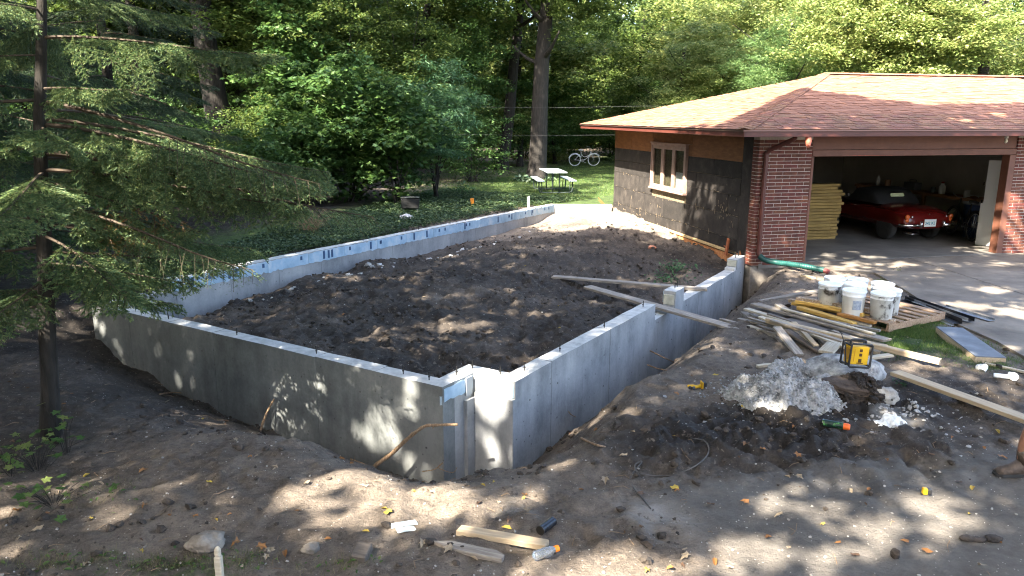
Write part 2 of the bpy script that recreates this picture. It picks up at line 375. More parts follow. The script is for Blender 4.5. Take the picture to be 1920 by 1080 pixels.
# crumbs of gravel and mortar
vo = nd('ShaderNodeTexVoronoi', Scale=38.); L.new(tcn.outputs['Object'], vo.inputs['Vector'])
sepv = N.new('ShaderNodeSeparateColor'); L.new(vo.outputs['Color'], sepv.inputs[0])
crumb = math_('MULTIPLY', math_('LESS_THAN', vo.outputs['Distance'], .20), math_('GREATER_THAN', sepv.outputs[0], .84))
c = mixc(math_('MULTIPLY', crumb, .9), c, ramp(sepv.outputs[1], (0, (.10, .08, .06)), (.6, (.28, .25, .21)), (1, (.45, .42, .38))))
dn = nd('ShaderNodeTexNoise', Scale=30., Detail=2); L.new(tcn.outputs['Object'], dn.inputs['Vector']); dm = N.new('ShaderNodeVectorMath'); dm.operation = 'MULTIPLY_ADD'; L.new(dn.outputs['Color'], dm.inputs[0]); dm.inputs[1].default_value = (.09, .09, .09); L.new(tcn.outputs['Object'], dm.inputs[2])
vo2 = nd('ShaderNodeTexVoronoi', Scale=19.); L.new(dm.outputs[0], vo2.inputs['Vector']); sv2 = N.new('ShaderNodeSeparateColor'); L.new(vo2.outputs['Color'], sv2.inputs[0])
grit = math_('MULTIPLY', math_('SUBTRACT', 1.15, za.outputs[1], True), math_('MULTIPLY', math_('LESS_THAN', vo2.outputs['Distance'], .33), math_('GREATER_THAN', sv2.outputs[0], .62))); c = mixc(math_('MULTIPLY', grit, .5), c, ramp(sv2.outputs[1], (0, (.028, .022, .018)), (.5, (.07, .056, .044)), (1, (.26, .215, .17))))
bh = math_('ADD', math_('MULTIPLY', noise_node(22, 8, .7), .6), math_('MULTIPLY', n3, .25)); bh = math_('ADD', bh, math_('MULTIPLY', crumb, .12))
L.new(c, b.inputs['Base Color'])
bp = nd('ShaderNodeBump', Strength=1., Distance=.06); L.new(bh, bp.inputs['Height']); L.new(bp.outputs[0], b.inputs['Normal'])
rg = math_('SUBTRACT', .98, math_('MULTIPLY', math_('SUBTRACT', .5, dry, True), .55)); L.new(rg, b.inputs['Roughness'])
me = fast_mesh('ground', V, F, gm, True)
xr, yr = X.ravel(), Y.ravel()
dryv = np.where(gins, .29+.34*sstep(16.2, 20, yr+.25*xr), .50)
dryv = np.where(gins, dryv+.22*sstep(.55, 1, noise2(xr*.55+3, yr*.55, 77)*.5+.5+.2*sstep(1, 3, xr)), dryv+.05)
dryv = np.where(gins, dryv+.16*noise2(xr*.45+5, yr*.45, 88)+.10*noise2(xr*1.3, yr*1.3, 89), dryv)
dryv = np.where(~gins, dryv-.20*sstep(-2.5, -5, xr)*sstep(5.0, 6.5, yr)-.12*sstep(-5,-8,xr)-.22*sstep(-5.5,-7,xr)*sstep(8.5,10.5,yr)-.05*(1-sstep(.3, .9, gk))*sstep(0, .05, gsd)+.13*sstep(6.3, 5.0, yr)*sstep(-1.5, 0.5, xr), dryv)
# black muck dug out beside the heap
for (px, py, r, a) in [(1480, 795, .5, .55), (1640, 775, .45, .55), (1260, 835, .6, .42), (1700, 745, .4, .4), (1860, 735, .5, .42), (1550, 865, .6, .35), (1330, 800, .4, .3), (1750, 860, .35, .3), (1100, 1000, .7, .2), (1800, 800, .5, .15)]:
    q = P(px, py, -.05); dryv = dryv-a*np.exp(-((xr-q[0])**2+(yr-q[1])**2)/r**2)
veg = glawn*.9
for (px, py, r, a) in [(1700, 625, .55, .8), (1760, 600, .4, .6), (1790, 650, .6, .55), (1850, 690, .5, .45), (1690, 655, .4, .5), (640, 1060, .0001, 0), (330, 1065, .35, .38), (150, 1060, .5, .35), (450, 1060, .25, .3)]:
    q = P(px, py, -.05); veg = veg+a*np.exp(-((xr-q[0])**2+(yr-q[1])**2)/r**2)
for (px, py, r, a) in [(1268, 500, .3, .3), (1255, 522, .35, .4)]:
    q = P(px, py, -.05); veg = veg+a*np.exp(-((xr-q[0])**2+(yr-q[1])**2)/r**2)
dustv = .06+gapr*.17
for (px, py, r, a) in [(1670, 790, .22, .55), (1740, 780, .4, .22), (1250, 950, .5, .25), (1200, 975, .35, .2), (960, 960, .3, .22), (1450, 930, .5, .1), (1850, 850, .4, .2), (1120, 770, .2, .2), (1395, 780, .5, .12), (960, 1010, .35, .15)]:
    q = P(px, py, -.05); dustv = dustv+a*np.exp(-((xr-q[0])**2+(yr-q[1])**2)/r**2)
# mortar crumbs along the long wall inside
sl_ = (xr-fA[0])*N1[0]+(yr-fA[1])*N1[1]; tl_ = (xr-fA[0])*D1[0]+(yr-fA[1])*D1[1]
dustv = np.where(gins, np.clip(.02+.20*np.exp(-((sl_+.95)/.32)**2)*sstep(1, 3, tl_)+.3*sstep(11.3, 12.6, tl_)*sstep(-5, -.5, sl_), 0, 1), dustv)
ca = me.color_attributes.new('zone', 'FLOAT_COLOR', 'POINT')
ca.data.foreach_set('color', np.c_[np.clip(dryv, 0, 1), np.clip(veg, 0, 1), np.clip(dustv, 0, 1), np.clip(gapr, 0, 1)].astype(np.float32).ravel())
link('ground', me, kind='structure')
# clods, crumbs
def base_lumps():
    out = []
    for s in range(4):
        m_ = lump_mesh('clod', (1, .85, .6), [], s+3, 1, .55, 1.6); v = np.array([q.co[:] for q in m_.vertices]); f = np.array([p.vertices[:] for p in m_.polygons]); out.append((v, f)); bpy.data.meshes.remove(m_)
    return out
LUMPS = base_lumps()
def scatter(name, pts, sizes, m, sink=.25):
    Vs, Fs, o = [], [], 0
    for (x, y, z), s in zip(pts, sizes):
        v, f = LUMPS[int(RNG.integers(4))]; R = rotm(RNG.uniform(0, 6.28), RNG.uniform(-.5, .5), RNG.uniform(-.5, .5))
        Vs.append(v@R.T*s+np.array([x, y, z+s*(.5-sink)])); Fs.append(f+o); o += len(v)
    return link(name, fast_mesh(name, np.concatenate(Vs), np.concatenate(Fs), m, False), kind='stuff')
m_clod = mat('clod', (.020, .016, .013), (.085, .066, .052), scale=9, rough=.92, bump=.8, bscale=60)
m_crumb = mat('crumb', (.16, .14, .12), (.42, .40, .37), scale=14, rough=.9)
pts, sz = [], []
n = 21000
xs = RNG.uniform(-6, 6.5, n); ys = 4+RNG.uniform(0, 1, n)**1.2*17
zz, ii, sdd, lw, ap, un, kk = gz(xs, ys, True)
dens = np.where(ii, .75*np.clip(.5+1.3*noise2(xs*.8, ys*.8, 9), 0, 1)*(1-.8*sstep(17, 20, ys)), .30*np.clip(.3+1.6*noise2(xs*.9, ys*.9, 19), 0, 1)*(1-ap)+.3*(sdd < .35)+sum(.5*k*np.exp(-((xs-a)**2+(ys-b_)**2)/r**2) for a, b_, r, k in MUCK)*(1-.8*ap))*(1-lw)*(~un)
keep = RNG.uniform(0, 1, n) < dens
for x, y, z in zip(xs[keep], ys[keep], zz[keep]): pts.append((x, y, z))
sz = .010+.046*RNG.uniform(0, 1, len(pts))**3.0
scatter('soil_clods', pts, sz, m_clod)
n = 6500; xs = RNG.uniform(-4, 6, n); ys = 4+RNG.uniform(0, 1, n)**1.6*15; zz, ii, sdd, lw, ap, un, kk = gz(xs, ys, True)
keep = (RNG.uniform(0, 1, n) < np.where(ii, .12, .5)*(1-lw)) & ~un
scatter('mortar_crumbs', list(zip(xs[keep], ys[keep], zz[keep])), .004+.011*RNG.uniform(0, 1, keep.sum())**3, m_crumb)
# bigger mortar spills along the inside of the long wall and by the heap
pts = []; sz = []
for t in np.arange(2.2, 12.6, .16):
    for k in range(2):
        q = fA-N1*(.75+RNG.normal()*.16+.25)+D1*(t+RNG.normal()*.1)
        if RNG.uniform() < .55: pts.append((q[0], q[1], zg(q[0], q[1]))); sz.append(.03+.06*RNG.uniform()**2)
for k in range(60):
    q = P(1680+RNG.normal()*32, 785+RNG.normal()*9, -.05); pts.append((q[0], q[1], zg(q[0], q[1]))); sz.append(.012+.03*RNG.uniform()**2)
for k in range(40):
    q = P(1755+RNG.normal()*45, 790+RNG.normal()*22, -.05); pts.append((q[0], q[1], zg(q[0], q[1]))); sz.append(.01+.02*RNG.uniform()**2)
scatter('mortar_spills', pts, sz, mat('mortar', (.22, .21, .2), (.48, .47, .45), scale=20, rough=.95, bump=.6, bscale=90), .55)
# rootlets and bits of stick lying about
rt = MB(); m_root = mat('rootlets', (.10, .065, .04), (.28, .20, .13), scale=10, rough=.9)
for k in range(520):
    x_, y_ = RNG.uniform(-5.5, 6), 4+RNG.uniform()**1.4*14; zz_, ii_, sd_, lw_2, ap_, un_, k_ = gz(np.array([x_]), np.array([y_]), True)
    if un_[0] or lw_2[0] > .5: continue
    l_ = RNG.uniform(.03, .16); a_ = RNG.uniform(0, 6.28); d_ = np.array([math.cos(a_), math.sin(a_), 0])*l_; z0_ = float(zz_[0])
    z1_ = zg(x_+d_[0], y_+d_[1]); m_ = np.array([d_[0]/2+RNG.normal()*l_*.12, d_[1]/2+RNG.normal()*l_*.12, 0])
    rt.tube([(x_, y_, z0_+.006), (x_+m_[0], y_+m_[1], (z0_+z1_)/2+.010+RNG.uniform(0, .012)), (x_+d_[0], y_+d_[1], z1_+.005)], [.0035, .003, .0015], 4)
rt.build('rootlets', m_root, kind='stuff')
# driveway and garage floor
m_conc_d = mat('driveway_concrete', (.095, .078, .062), (.22, .185, .145), (.155, .13, .103), scale=1.4, rough=.9, bump=.25, bscale=55, detail=9)
def sheet(name, poly, z, th, m, **k):
    mb = MB(); mb.prism([(p[0], p[1]) for p in poly], z-th, z); return mb.build(name, m, **k)
drv = [P(1505, 495), P(1560, 507), P(1640, 511), P(1700, 545), P(1790, 605), P(1870, 640), P(1960, 690), P(2300, 800), P(2900, 700), GC+G1*11-G2*.06, GC+G1*1.16-G2*.06]
drvu = [((p-GC)@G1, (p-GC)@G2) for p in drv]
# two pours split by a control joint
jw = -3.0
def clip(poly, ax, val, sgn):
    out = []
    for i in range(len(poly)):
        a, b_ = poly[i], poly[(i+1) % len(poly)]; da = (a[ax]-val)*sgn; db = (b_[ax]-val)*sgn
        if da >= 0: out.append(a)
        if da*db < 0: t = da/(da-db); out.append((a[0]+t*(b_[0]-a[0]), a[1]+t*(b_[1]-a[1])))
    return out
ja, jb = np.array([(P(1725, 490)-GC)@G1, (P(1725, 490)-GC)@G2]), np.array([(P(1920, 552)-GC)@G1, (P(1920, 552)-GC)@G2])
jn = np.array([-(jb-ja)[1], (jb-ja)[0]]); jn /= np.linalg.norm(jn)
def clipl(poly, n_, c_):
    out = []
    for i in range(len(poly)):
        a, b_ = np.array(poly[i]), np.array(poly[(i+1) % len(poly)]); da = a@n_-c_; db = b_@n_-c_
        if da >= 0: out.append(tuple(a))
        if da*db < 0: out.append(tuple(a+(b_-a)*da/(da-db)))
    return out
for s in (1, -1):
    pl = clipl(drvu, jn*s, (ja@jn)*s+.009)
    if len(pl) > 2: sheet('driveway', [GC+G1*u+G2*w for u, w in pl], 0, .12, m_conc_d, kind='structure')
# ------------------------------------------------------------------ foundation
def concrete(name, lo, mi_, hi):
    m = bpy.data.materials.new(name); m.use_nodes = True; nt = m.node_tree; N = nt.nodes; L = nt.links; b = N['Principled BSDF']; b.inputs['Roughness'].default_value = .85; b.inputs['Specular IOR Level'].default_value = .3
    tc = N.new('ShaderNodeTexCoord')
    def nz(sc, st, det=7):
        mp = N.new('ShaderNodeMapping'); mp.inputs['Scale'].default_value = st; L.new(tc.outputs['Object'], mp.inputs[0]); n = N.new('ShaderNodeTexNoise'); n.inputs['Scale'].default_value = sc; n.inputs['Detail'].default_value = det; n.inputs['Roughness'].default_value = .65; L.new(mp.outputs[0], n.inputs['Vector']); return n.outputs['Fac']
    def ma(op, a, c_):
        q = N.new('ShaderNodeMath'); q.operation = op
        for i, v in enumerate((a, c_)):
            if isinstance(v, (int, float)): q.inputs[i].default_value = v
            else: L.new(v, q.inputs[i])
        return q.outputs[0]
    f = ma('ADD', ma('MULTIPLY', nz(1.3, (1, 1, .8)), .72), ma('MULTIPLY', nz(2.4, (2.2, 2.2, .25)), .28)); f = ma('ADD', f, ma('MULTIPLY', ma('SUBTRACT', nz(28, (1, 1, 1)), .5), .16))
    cr = N.new('ShaderNodeValToRGB'); e = cr.color_ramp.elements; e[0].position = .36; e[0].color = (*lo, 1); e[1].position = .64; e[1].color = (*hi, 1); k = e.new(.5); k.color = (*mi_, 1); L.new(f, cr.inputs[0])
    v = N.new('ShaderNodeTexVoronoi'); v.inputs['Scale'].default_value = 13; L.new(tc.outputs['Object'], v.inputs['Vector']); sp = N.new('ShaderNodeSeparateColor'); L.new(v.outputs['Color'], sp.inputs[0])
    hole_ = ma('MULTIPLY', ma('LESS_THAN', v.outputs['Distance'], .13), ma('GREATER_THAN', sp.outputs[0], .72))
    mx = N.new('ShaderNodeMix'); mx.data_type = 'RGBA'; L.new(ma('MULTIPLY', hole_, .6), mx.inputs[0]); L.new(cr.outputs[0], mx.inputs[6]); mx.inputs[7].default_value = (.05, .05, .05, 1); L.new(mx.outputs[2], b.inputs['Base Color'])
    bp = N.new('ShaderNodeBump'); bp.inputs['Strength'].default_value = .35; bp.inputs['Distance'].default_value = .01; L.new(ma('SUBTRACT', nz(45, (1, 1, 1)), hole_), bp.inputs['Height']); L.new(bp.outputs[0], b.inputs['Normal'])
    MATS[name] = m; return m
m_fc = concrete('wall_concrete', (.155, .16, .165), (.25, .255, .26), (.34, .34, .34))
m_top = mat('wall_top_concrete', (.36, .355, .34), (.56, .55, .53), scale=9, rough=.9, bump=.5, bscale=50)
m_dark = mat('damp_concrete', (.10, .098, .09), (.20, .195, .18), scale=2.5, rough=.85, bump=.15, bscale=60)
m_blue = mat('blue_concrete', (.22, .32, .41), (.44, .49, .53), (.30, .41, .51), scale=4, rough=.8, bump=.1, bscale=60, var=.06)
m_navy = mat('form_tie_blue', (.03, .07, .15), rough=.6)
m_steel = mat('bolt_steel', (.05, .045, .04), rough=.5, metal=.7)
fnd = empty('foundation_wall', (float(fB[0]), float(fB[1]), 0), 'new grey poured concrete foundation wall with blue upper band around bare soil', 'foundation')
fo = np.array([fB[0], fB[1], 0.])
TW = .2
def wallseg(p0, p1, z0, z1, th=TW, side=1, name='wall_section', mats=None, off=0., bevel=.008):
    """from p0 to p1, thickness to the left (side=1) or right of the run"""
    p0 = np.array(p0)-fo; p1 = np.array(p1)-fo; d = p1-p0; l = np.linalg.norm(d); d /= l; n_ = np.array([-d[1], d[0], 0])*side
    a = p0+n_*off; mb = MB(); K = max(2, int(l/.35))
    V = []; 
    rr = np.random.default_rng(int(abs(p0[0]*100))+int(abs(z1)*1000))
    for i in range(K+1):
        q = a+d*l*i/K; jit = rr.normal()*.0025 if 0 < i < K else 0
        for (o_, z_) in ((0, z0), (th, z0), (th, z1+rr.normal()*.003), (0, z1+rr.normal()*.003)): V.append((*(q+n_*(o_+jit))[:2], z_))
    F = []; M = []
    for i in range(K):
        for j in range(4):
            f_ = (i*4+j, i*4+(j+1) % 4, i*4+4+(j+1) % 4, i*4+4+j); F.append(f_ if side > 0 else f_[::-1]); M.append(1 if j == 2 else 0)
    F += [(3, 2, 1, 0), (K*4, K*4+1, K*4+2, K*4+3)] if side > 0 else [(0, 1, 2, 3), (K*4+3, K*4+2, K*4+1, K*4)]; M += [0, 0]
    mb.v = [tuple(map(float, v)) for v in V]; mb.f = F; mb.m = M
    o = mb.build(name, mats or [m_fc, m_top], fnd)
    me = o.data; bm = bmesh.new(); bm.from_mesh(me); bmesh.ops.recalc_face_normals(bm, faces=bm.faces); bm.to_mesh(me); bm.free()
    return o
ZB = -1.35
# front wall A..B, inner side is +D1 ; panels of the wall forms are shallow steps
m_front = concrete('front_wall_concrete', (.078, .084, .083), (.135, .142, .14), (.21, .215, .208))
LF = np.linalg.norm(fA-fB)
npan = 7
for i in range(npan):
    a = fB+(fA-fB)*i/npan; e = fB+(fA-fB)*(i+1)/npan-N1*.004*(i < npan-1)
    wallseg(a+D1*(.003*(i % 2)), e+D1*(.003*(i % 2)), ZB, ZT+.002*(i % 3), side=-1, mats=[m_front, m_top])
# notch: return B..C and front C..D
zl0 = ZT-.20
wallseg(fB+D1*TW-N1*.0, fC+D1*0, ZB, ZT-.001, side=1)
mid = fC-D1*.18
wallseg(mid-N1*.001-N1*.045, fC-N1*.046, ZB, zl0-.06, th=.045, side=1)                      # thicker pour below the ledge
wallseg(fC+N1*TW, fD+N1*TW, ZB, ZT+.001, side=1)
wallseg(fC-D1*.047-N1*.05, fD-D1*.047+N1*.0, ZB, zl0, th=.046, side=1)
mb = MB(); q0 = fC-fo-D1*.10; R_ = rotm(math.atan2(D1[1], D1[0]))
mb.box(q0+D1*.0-N1*.012+np.array([0, 0, ZT-.12]), (.10, .02, .20), R_); mb.build('form_strip', mat('grey_form', (.25, .27, .29), rough=.6), fnd)
def bluep(p0, p1, z0, z1, n_out, th=.006, gap=.004, name='blue_panel'):
    p0 = np.array(p0)-fo; p1 = np.array(p1)-fo; d = p1-p0; l = np.linalg.norm(d); d /= l
    rr = np.random.default_rng(int(abs(p0[0]*977)+abs(p0[1]*131))); K = max(3, int(l/.05)); mb = MB()
    V = []; n_ = np.array(n_out)
    for i in range(K+1):
        q = p0+d*(gap/2+(l-gap)*i/K); zb = z0+rr.normal()*.008; zt_ = z1-abs(rr.normal())*.01
        V += [(*(q+n_*th)[:2], zb), (*(q+n_*th)[:2], zt_), (*(q-n_*.01)[:2], zb), (*(q-n_*.01)[:2], zt_)]
    F = []
    for i in range(K):
        a = i*4; F += [(a, a+4, a+5, a+1), (a+1, a+5, a+7, a+3), (a+2, a, a+1+0, a+3) if i == 0 else (a, a+4, a+6, a+2)]
    mb.add(V, F); o = mb.build(name, m_blue, fnd)
    bm = bmesh.new(); bm.from_mesh(o.data); bmesh.ops.recalc_face_normals(bm, faces=bm.faces); bm.to_mesh(o.data); bm.free(); return o
bluep(fB+D1*.02, fC-D1*.02, zl0+.03, ZT-.02, -N1)
bluep(fC-N1*.16, fD+N1*.015, zl0+.01, ZT-.03, -D1)
bluep(fB+N1*.035, fB, zl0+.0, ZT-.10, -D1)
# right wall D..E with two window openings
rw = [(0, 3.885, ZT), (3.885, 4.72, -.10), (4.72, 5.10, ZT+.03), (5.10, 8.08, -.065), (8.08, 8.62, ZT)]
cuts = [0, .8, 1.6, 2.4, 3.2]
for (t0, t1, zt_) in rw:
    K = max(1, round((t1-t0)/.85))
    for i in range(K):
        a = t0+(t1-t0)*i/K; e = t0+(t1-t0)*(i+1)/K
        wallseg(fD+D1*(a+.001)-N1*.002*(i % 2), fD+D1*(e-.003*(i < K-1)-.001)-N1*.002*(i % 2), ZB, zt_+.002*(i % 2), side=1)
# steps and blue blocks at the openings
mb = MB(); Rz = rotm(math.atan2(D1[1], D1[0]))
def fbox(name, t, n_, z, d, m, bev=.006):
    mb = MB(); mb.box(fD+D1*t+N1*n_-fo+np.array([0, 0, z]), d, Rz); return mb.build(name, m, fnd, bevel=bev)
fbox('form_block', 4.705, .1, .03, (.025, .17, .16), mat('form_plywood', (.33, .32, .26), (.48, .46, .38), scale=9, rough=.8))
fbox('blue_panel', 4.90, .203, .06, (.36, .008, .18), m_blue, .002)
fbox('form_block', 8.067, .1, .06, (.022, .17, .12), mat('form_plywood', (.33, .32, .26)))
fbox('wall_step', 8.0, .1, -.035, (.12, .19, .055), m_top)
# long left wall: lower pour and blue upper pour
def lw_(t, n_=0.): return fA+D1*t-N1*n_
for i in range(13):
    t0, t1 = 0.205+i*1.03, .205+(i+1)*1.03-.005
    if i == 0: t0 = .205
    wallseg(lw_(t0), lw_(t1), ZB, ZT+.001, side=-1)
ts_ = 1.15
tt = [ts_]+[1.15+.95*k for k in range(1, 14)]
rb = np.random.default_rng(5)
for i in range(13):
    a, e = tt[i], min(tt[i+1], 13.6)
    if a >= 13.55: break
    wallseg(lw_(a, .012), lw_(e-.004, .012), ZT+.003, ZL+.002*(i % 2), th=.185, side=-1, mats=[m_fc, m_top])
    bluep(lw_(a, .205), lw_(e, .205), ZT-.03, ZL-.008, -N1, th=.004)
    for k in range(int(rb.integers(1, 4))):
        t = a+rb.uniform(.1, .85)
        if t > 13.4: continue
        mb = MB(); full = rb.uniform() < .5
        mb.box(lw_(t, .213)-fo+np.array([0, 0, ZL-.045-(.055 if full else .03)]), (.045, .006, .15 if full else .07), Rz); mb.build('form_tie', m_navy, fnd)
# end wall behind the sunlit soil
wallseg(lw_(13.62, .0), GB-G1*.06-G2*.05, ZB, ZL-.01, side=-1)
# plugged form-tie holes
m_tie = mat('tie_plug', (.06, .06, .06), (.16, .16, .155), scale=30, rough=.9)
def plug(q, n_):
    mb = MB(); p = np.array(q)-fo; p[2] = q[2]; ax = np.array(n_, float); mb.tube([p-ax*.012, p+ax*.0015], .013, 10); mb.build('tie_plug', m_tie, fnd)
for i in range(7):
    for z in (ZT-.28, ZT-.72):
        for f in (.25, .75): plug((fB+N1*LF*(i+f)/7)+np.array([0, 0, z])+D1*.003*(i % 2), -D1)
for t in np.arange(.3, 8.4, .62):
    for z in (ZT-.30, ZT-.72): plug(fD+D1*t+np.array([0, 0, z]), -N1)
# anchor bolts
def bolt(q, z, lean=0.):
    mb = MB(); p = np.array([*(q-fo)[:2], z]); R = rotm(RNG.uniform(0, 6), lean)
    tp = p+R@np.array([0, 0, .095]); mb.tube([p-[0, 0, .02], tp], .0065, 6); mb.lathe([(.012, 0), (.012, .012)], 6, p+[0, 0, .03]); mb.build('anchor_bolt', m_steel, fnd)
for t in (.35, 1.15, 2.35, 3.65): bolt(fD+D1*t+N1*.1, ZT, RNG.normal()*.06)
for t in (4.95, 5.05): bolt(fD+D1*t+N1*.1, ZT+.03)
for t in (8.3, 8.5): bolt(fD+D1*t+N1*.1, ZT)
for u in (.25, .6, 1.9, 3.3, 4.7, 5.9): bolt(fB+N1*u+D1*.1, ZT, RNG.normal()*.06)
bolt(fC+D1*.1-N1*.02+N1*.1, ZT); bolt(fB+D1*.38+N1*.1, ZT); bolt(fD+N1*.25+D1*.1, ZT)
for t in np.arange(2, 13, 1.8): bolt(lw_(t, .1), ZL)
# ------------------------------------------------------------------ garage (local frame: x along the front, y to the back)
m_brick = mat('red_brick', (.075, .021, .013), (.16, .050, .030), (.112, .033, .020), scale=14, rough=.8, bump=.4, bscale=90, var=.22, hue=.012)
m_mortar = mat('mortar_joint', (.36, .31, .27), (.50, .45, .40), scale=20, rough=.95, bump=.3, bscale=80)
m_shing = mat('red_shingle', (.14, .058, .032), (.245, .118, .068), (.19, .086, .049), scale=30, rough=.95, bump=.6, bscale=200, var=.26, hue=.012)
m_fascia = mat('brown_red_metal', (.075, .022, .016), (.115, .034, .025), scale=3, rough=.45)
m_trim = mat('brown_red_paint', (.11, .042, .025), (.155, .062, .037), scale=4, rough=.6, bump=.1)
m_sheath = mat('black_fibreboard', (.012, .010, .009), (.044, .036, .031), (.023, .019, .0165), scale=4, rough=.9, bump=.5, bscale=45, detail=9, var=.2)
m_tan = mat('torn_fibre', (.10, .075, .045), (.26, .20, .125), scale=20, rough=.95)
m_ply = mat('orange_plywood', (.15, .058, .016), (.25, .105, .032), (.20, .080, .023), scale=5, stretch=(1, 1, 4), rough=.75, bump=.1, var=.14)
m_orange = mat('orange_board', (.34, .13, .045), (.52, .24, .10), scale=4, stretch=(1, 5, 5), rough=.75)
m_cblock = mat('old_footing', (.11, .095, .08), (.25, .22, .19), scale=6, rough=.95, bump=.6, bscale=30)
m_int = mat('garage_plaster', (.13, .12, .105), (.17, .16, .14), scale=2, rough=.9)
m_glass = bpy.data.materials.new('window_glass'); m_glass.use_nodes = True
_n = m_glass.node_tree.nodes; _l = m_glass.node_tree.links
_t = _n.new('ShaderNodeBsdfTransparent'); _t.inputs[0].default_value = (.8, .83, .82, 1); _g = _n.new('ShaderNodeBsdfGlossy'); _g.inputs['Roughness'].default_value = .02; _f = _n.new('ShaderNodeFresnel'); _f.inputs[0].default_value = 1.6
_m = _n.new('ShaderNodeMixShader'); _m.inputs[0].default_value = .16; _l.new(_t.outputs[0], _m.inputs[1]); _l.new(_g.outputs[0], _m.inputs[2]); _l.new(_m.outputs[0], _n['Material Output'].inputs[0])
gar = empty('garage', tuple(GC), 'red brick garage with red shingled hip roof and open door', 'garage', A2)
ZE = 2.47; OH = .76; ZR = 2.60; RW = GL; LEN = 14.
def gb(name, a, b_, m, par=gar, bev=0., **k):
    mb = MB(); mb.bx(a, b_); return mb.build(name, m, par, bevel=bev, **k)
# pillars with every brick
brick_me = {}
def brick(par, x0, x1, y0, y1, z, h=.0575):
    d = (round(x1-x0, 3), round(y1-y0, 3))
    if d not in brick_me:
        mb = MB(); mb.box((0, 0, 0), (x1-x0, y1-y0, h)); brick_me[d] = mb.mesh('brick', m_brick, bevel=.004)
    link('brick', brick_me[d], par, loc=((x0+x1)/2, (y0+y1)/2, z))
def pillar(x0, x1, dep, z0, z1):
    core = gb('brick_pillar', (x0+.008, .008, z0), (x1-.008, dep, z1), m_mortar)
    ncr = int((z1-z0)/.0677); W = x1-x0
    for k in range(ncr):
        z = z0+.0677*(k+.5); x = x0; first = (.100 if k % 2 else .248)
        xs_ = [x0, x0+first]
        while xs_[-1]+.295 < x1-.05: xs_.append(xs_[-1]+.305)
        xs_.append(x1+.010)
        for i in range(len(xs_)-1):
            a, e = xs_[i], xs_[i+1]-.010
            if e-a < .03: continue
            brick(core, a, e, -.001+.002*((k+i) % 3 == 0), .10, z)
        brick(core, x0-.001, x0+.09, .110, dep, z)              # return along the side
    return core
pillar(0, 1.145, .22, -.04, 2.46)
pillar(5.90, 6.52, .22, -.02, 2.44)
gb('footing', (.02, .03, -1.2), (1.13, .5, -.05), m_cblock, bev=.02)
gb('footing', (.03, .51, -1.2), (.35, GL, -.30), m_cblock)
# side wall: backing, fibreboard panels, plywood, base boards
gb('wall', (.05, .235, -.29), (.16, GL, ZE), m_tan)
rows = [(.13, .365), (.369, .838), (.842, 1.255), (1.259, 1.60), (1.604, 1.935)]
rs = np.random.default_rng(3)
for r, (z0, z1) in enumerate(rows):
    y = GL-(.0 if r % 2 else 1.2); e_ = GL; ys_ = []
    cuts_ = [GL]; y = GL-(1.1 if r % 2 else 1.9)
    while y > .7: cuts_.append(y); y -= 1.22 if r < 3 else 2.1
    cuts_.append(.64)
    for a, b_ in zip(cuts_[1:], cuts_[:-1]):
        segs = [(a, b_)]
        if z1 > 1.05 and b_ > 3.08 and a < 5.09:
            segs = [(a, min(b_, 3.075)), (max(a, 5.095), b_)]
        for (p, q) in segs:
            if q-p < .04: continue
            zz0 = z0
            x_ = .030+rs.uniform(-.004, .006)
            mb = MB(); mb.bx((x_, p+.003+rs.uniform(0, .003), zz0+rs.uniform(0, .004)), (.05, q-.003, z1-rs.uniform(0, .004))); mb.build('sheathing_panel', m_sheath, gar, bevel=.003)
gb('sheathing_panel', (.028, .235, .02), (.05, .632, 2.46), m_sheath, bev=.003)
for (p, q, z0) in [(6.62, GL, 1.94), (5.11, 6.61, 1.94), (2.9, 5.10, 2.20), (.64, 2.89, 1.94)]:
    gb('plywood_panel', (.030+rs.uniform(-.002, .003), p, z0), (.05, q, 2.46), m_ply, bev=.002)
gb('plywood_panel', (.031, 2.90, 1.94), (.05, 3.07, 2.19), m_ply)
gb('ledger_trim', (-.012, 1.02, .075), (.05, GL, .122), mat('pale_wood_trim', (.38, .25, .12), (.52, .38, .20), scale=6, stretch=(6, 1, 6)), bev=.004)
gb('base_board', (.012, .55, -.26), (.05, GL, .045), m_orange, bev=.004)
gb('drip_gap', (.035, .5, .047), (.05, GL, .073), m_sheath)
mb = MB(); mb.box((-.055, .86, .20), (.04, .075, .36), rotm(x=.22)); mb.box((-.06, .93, .20), (.02, .12, .02)); mb.build('broken_trim', mat('orange_red_wood', (.30, .085, .035), (.42, .14, .06), scale=8, rough=.7), gar, bevel=.004)
mb = MB(); mb.prism([(0, 0), (.26, 0), (.24, .10), (.16, .05), (.12, .17), (.05, .07)], 0, .012)
o = mb.build('torn_fibre', m_orange, gar); o.rotation_euler = (math.pi/2, 0, math.pi/2); o.location = (.018, .36, .02)
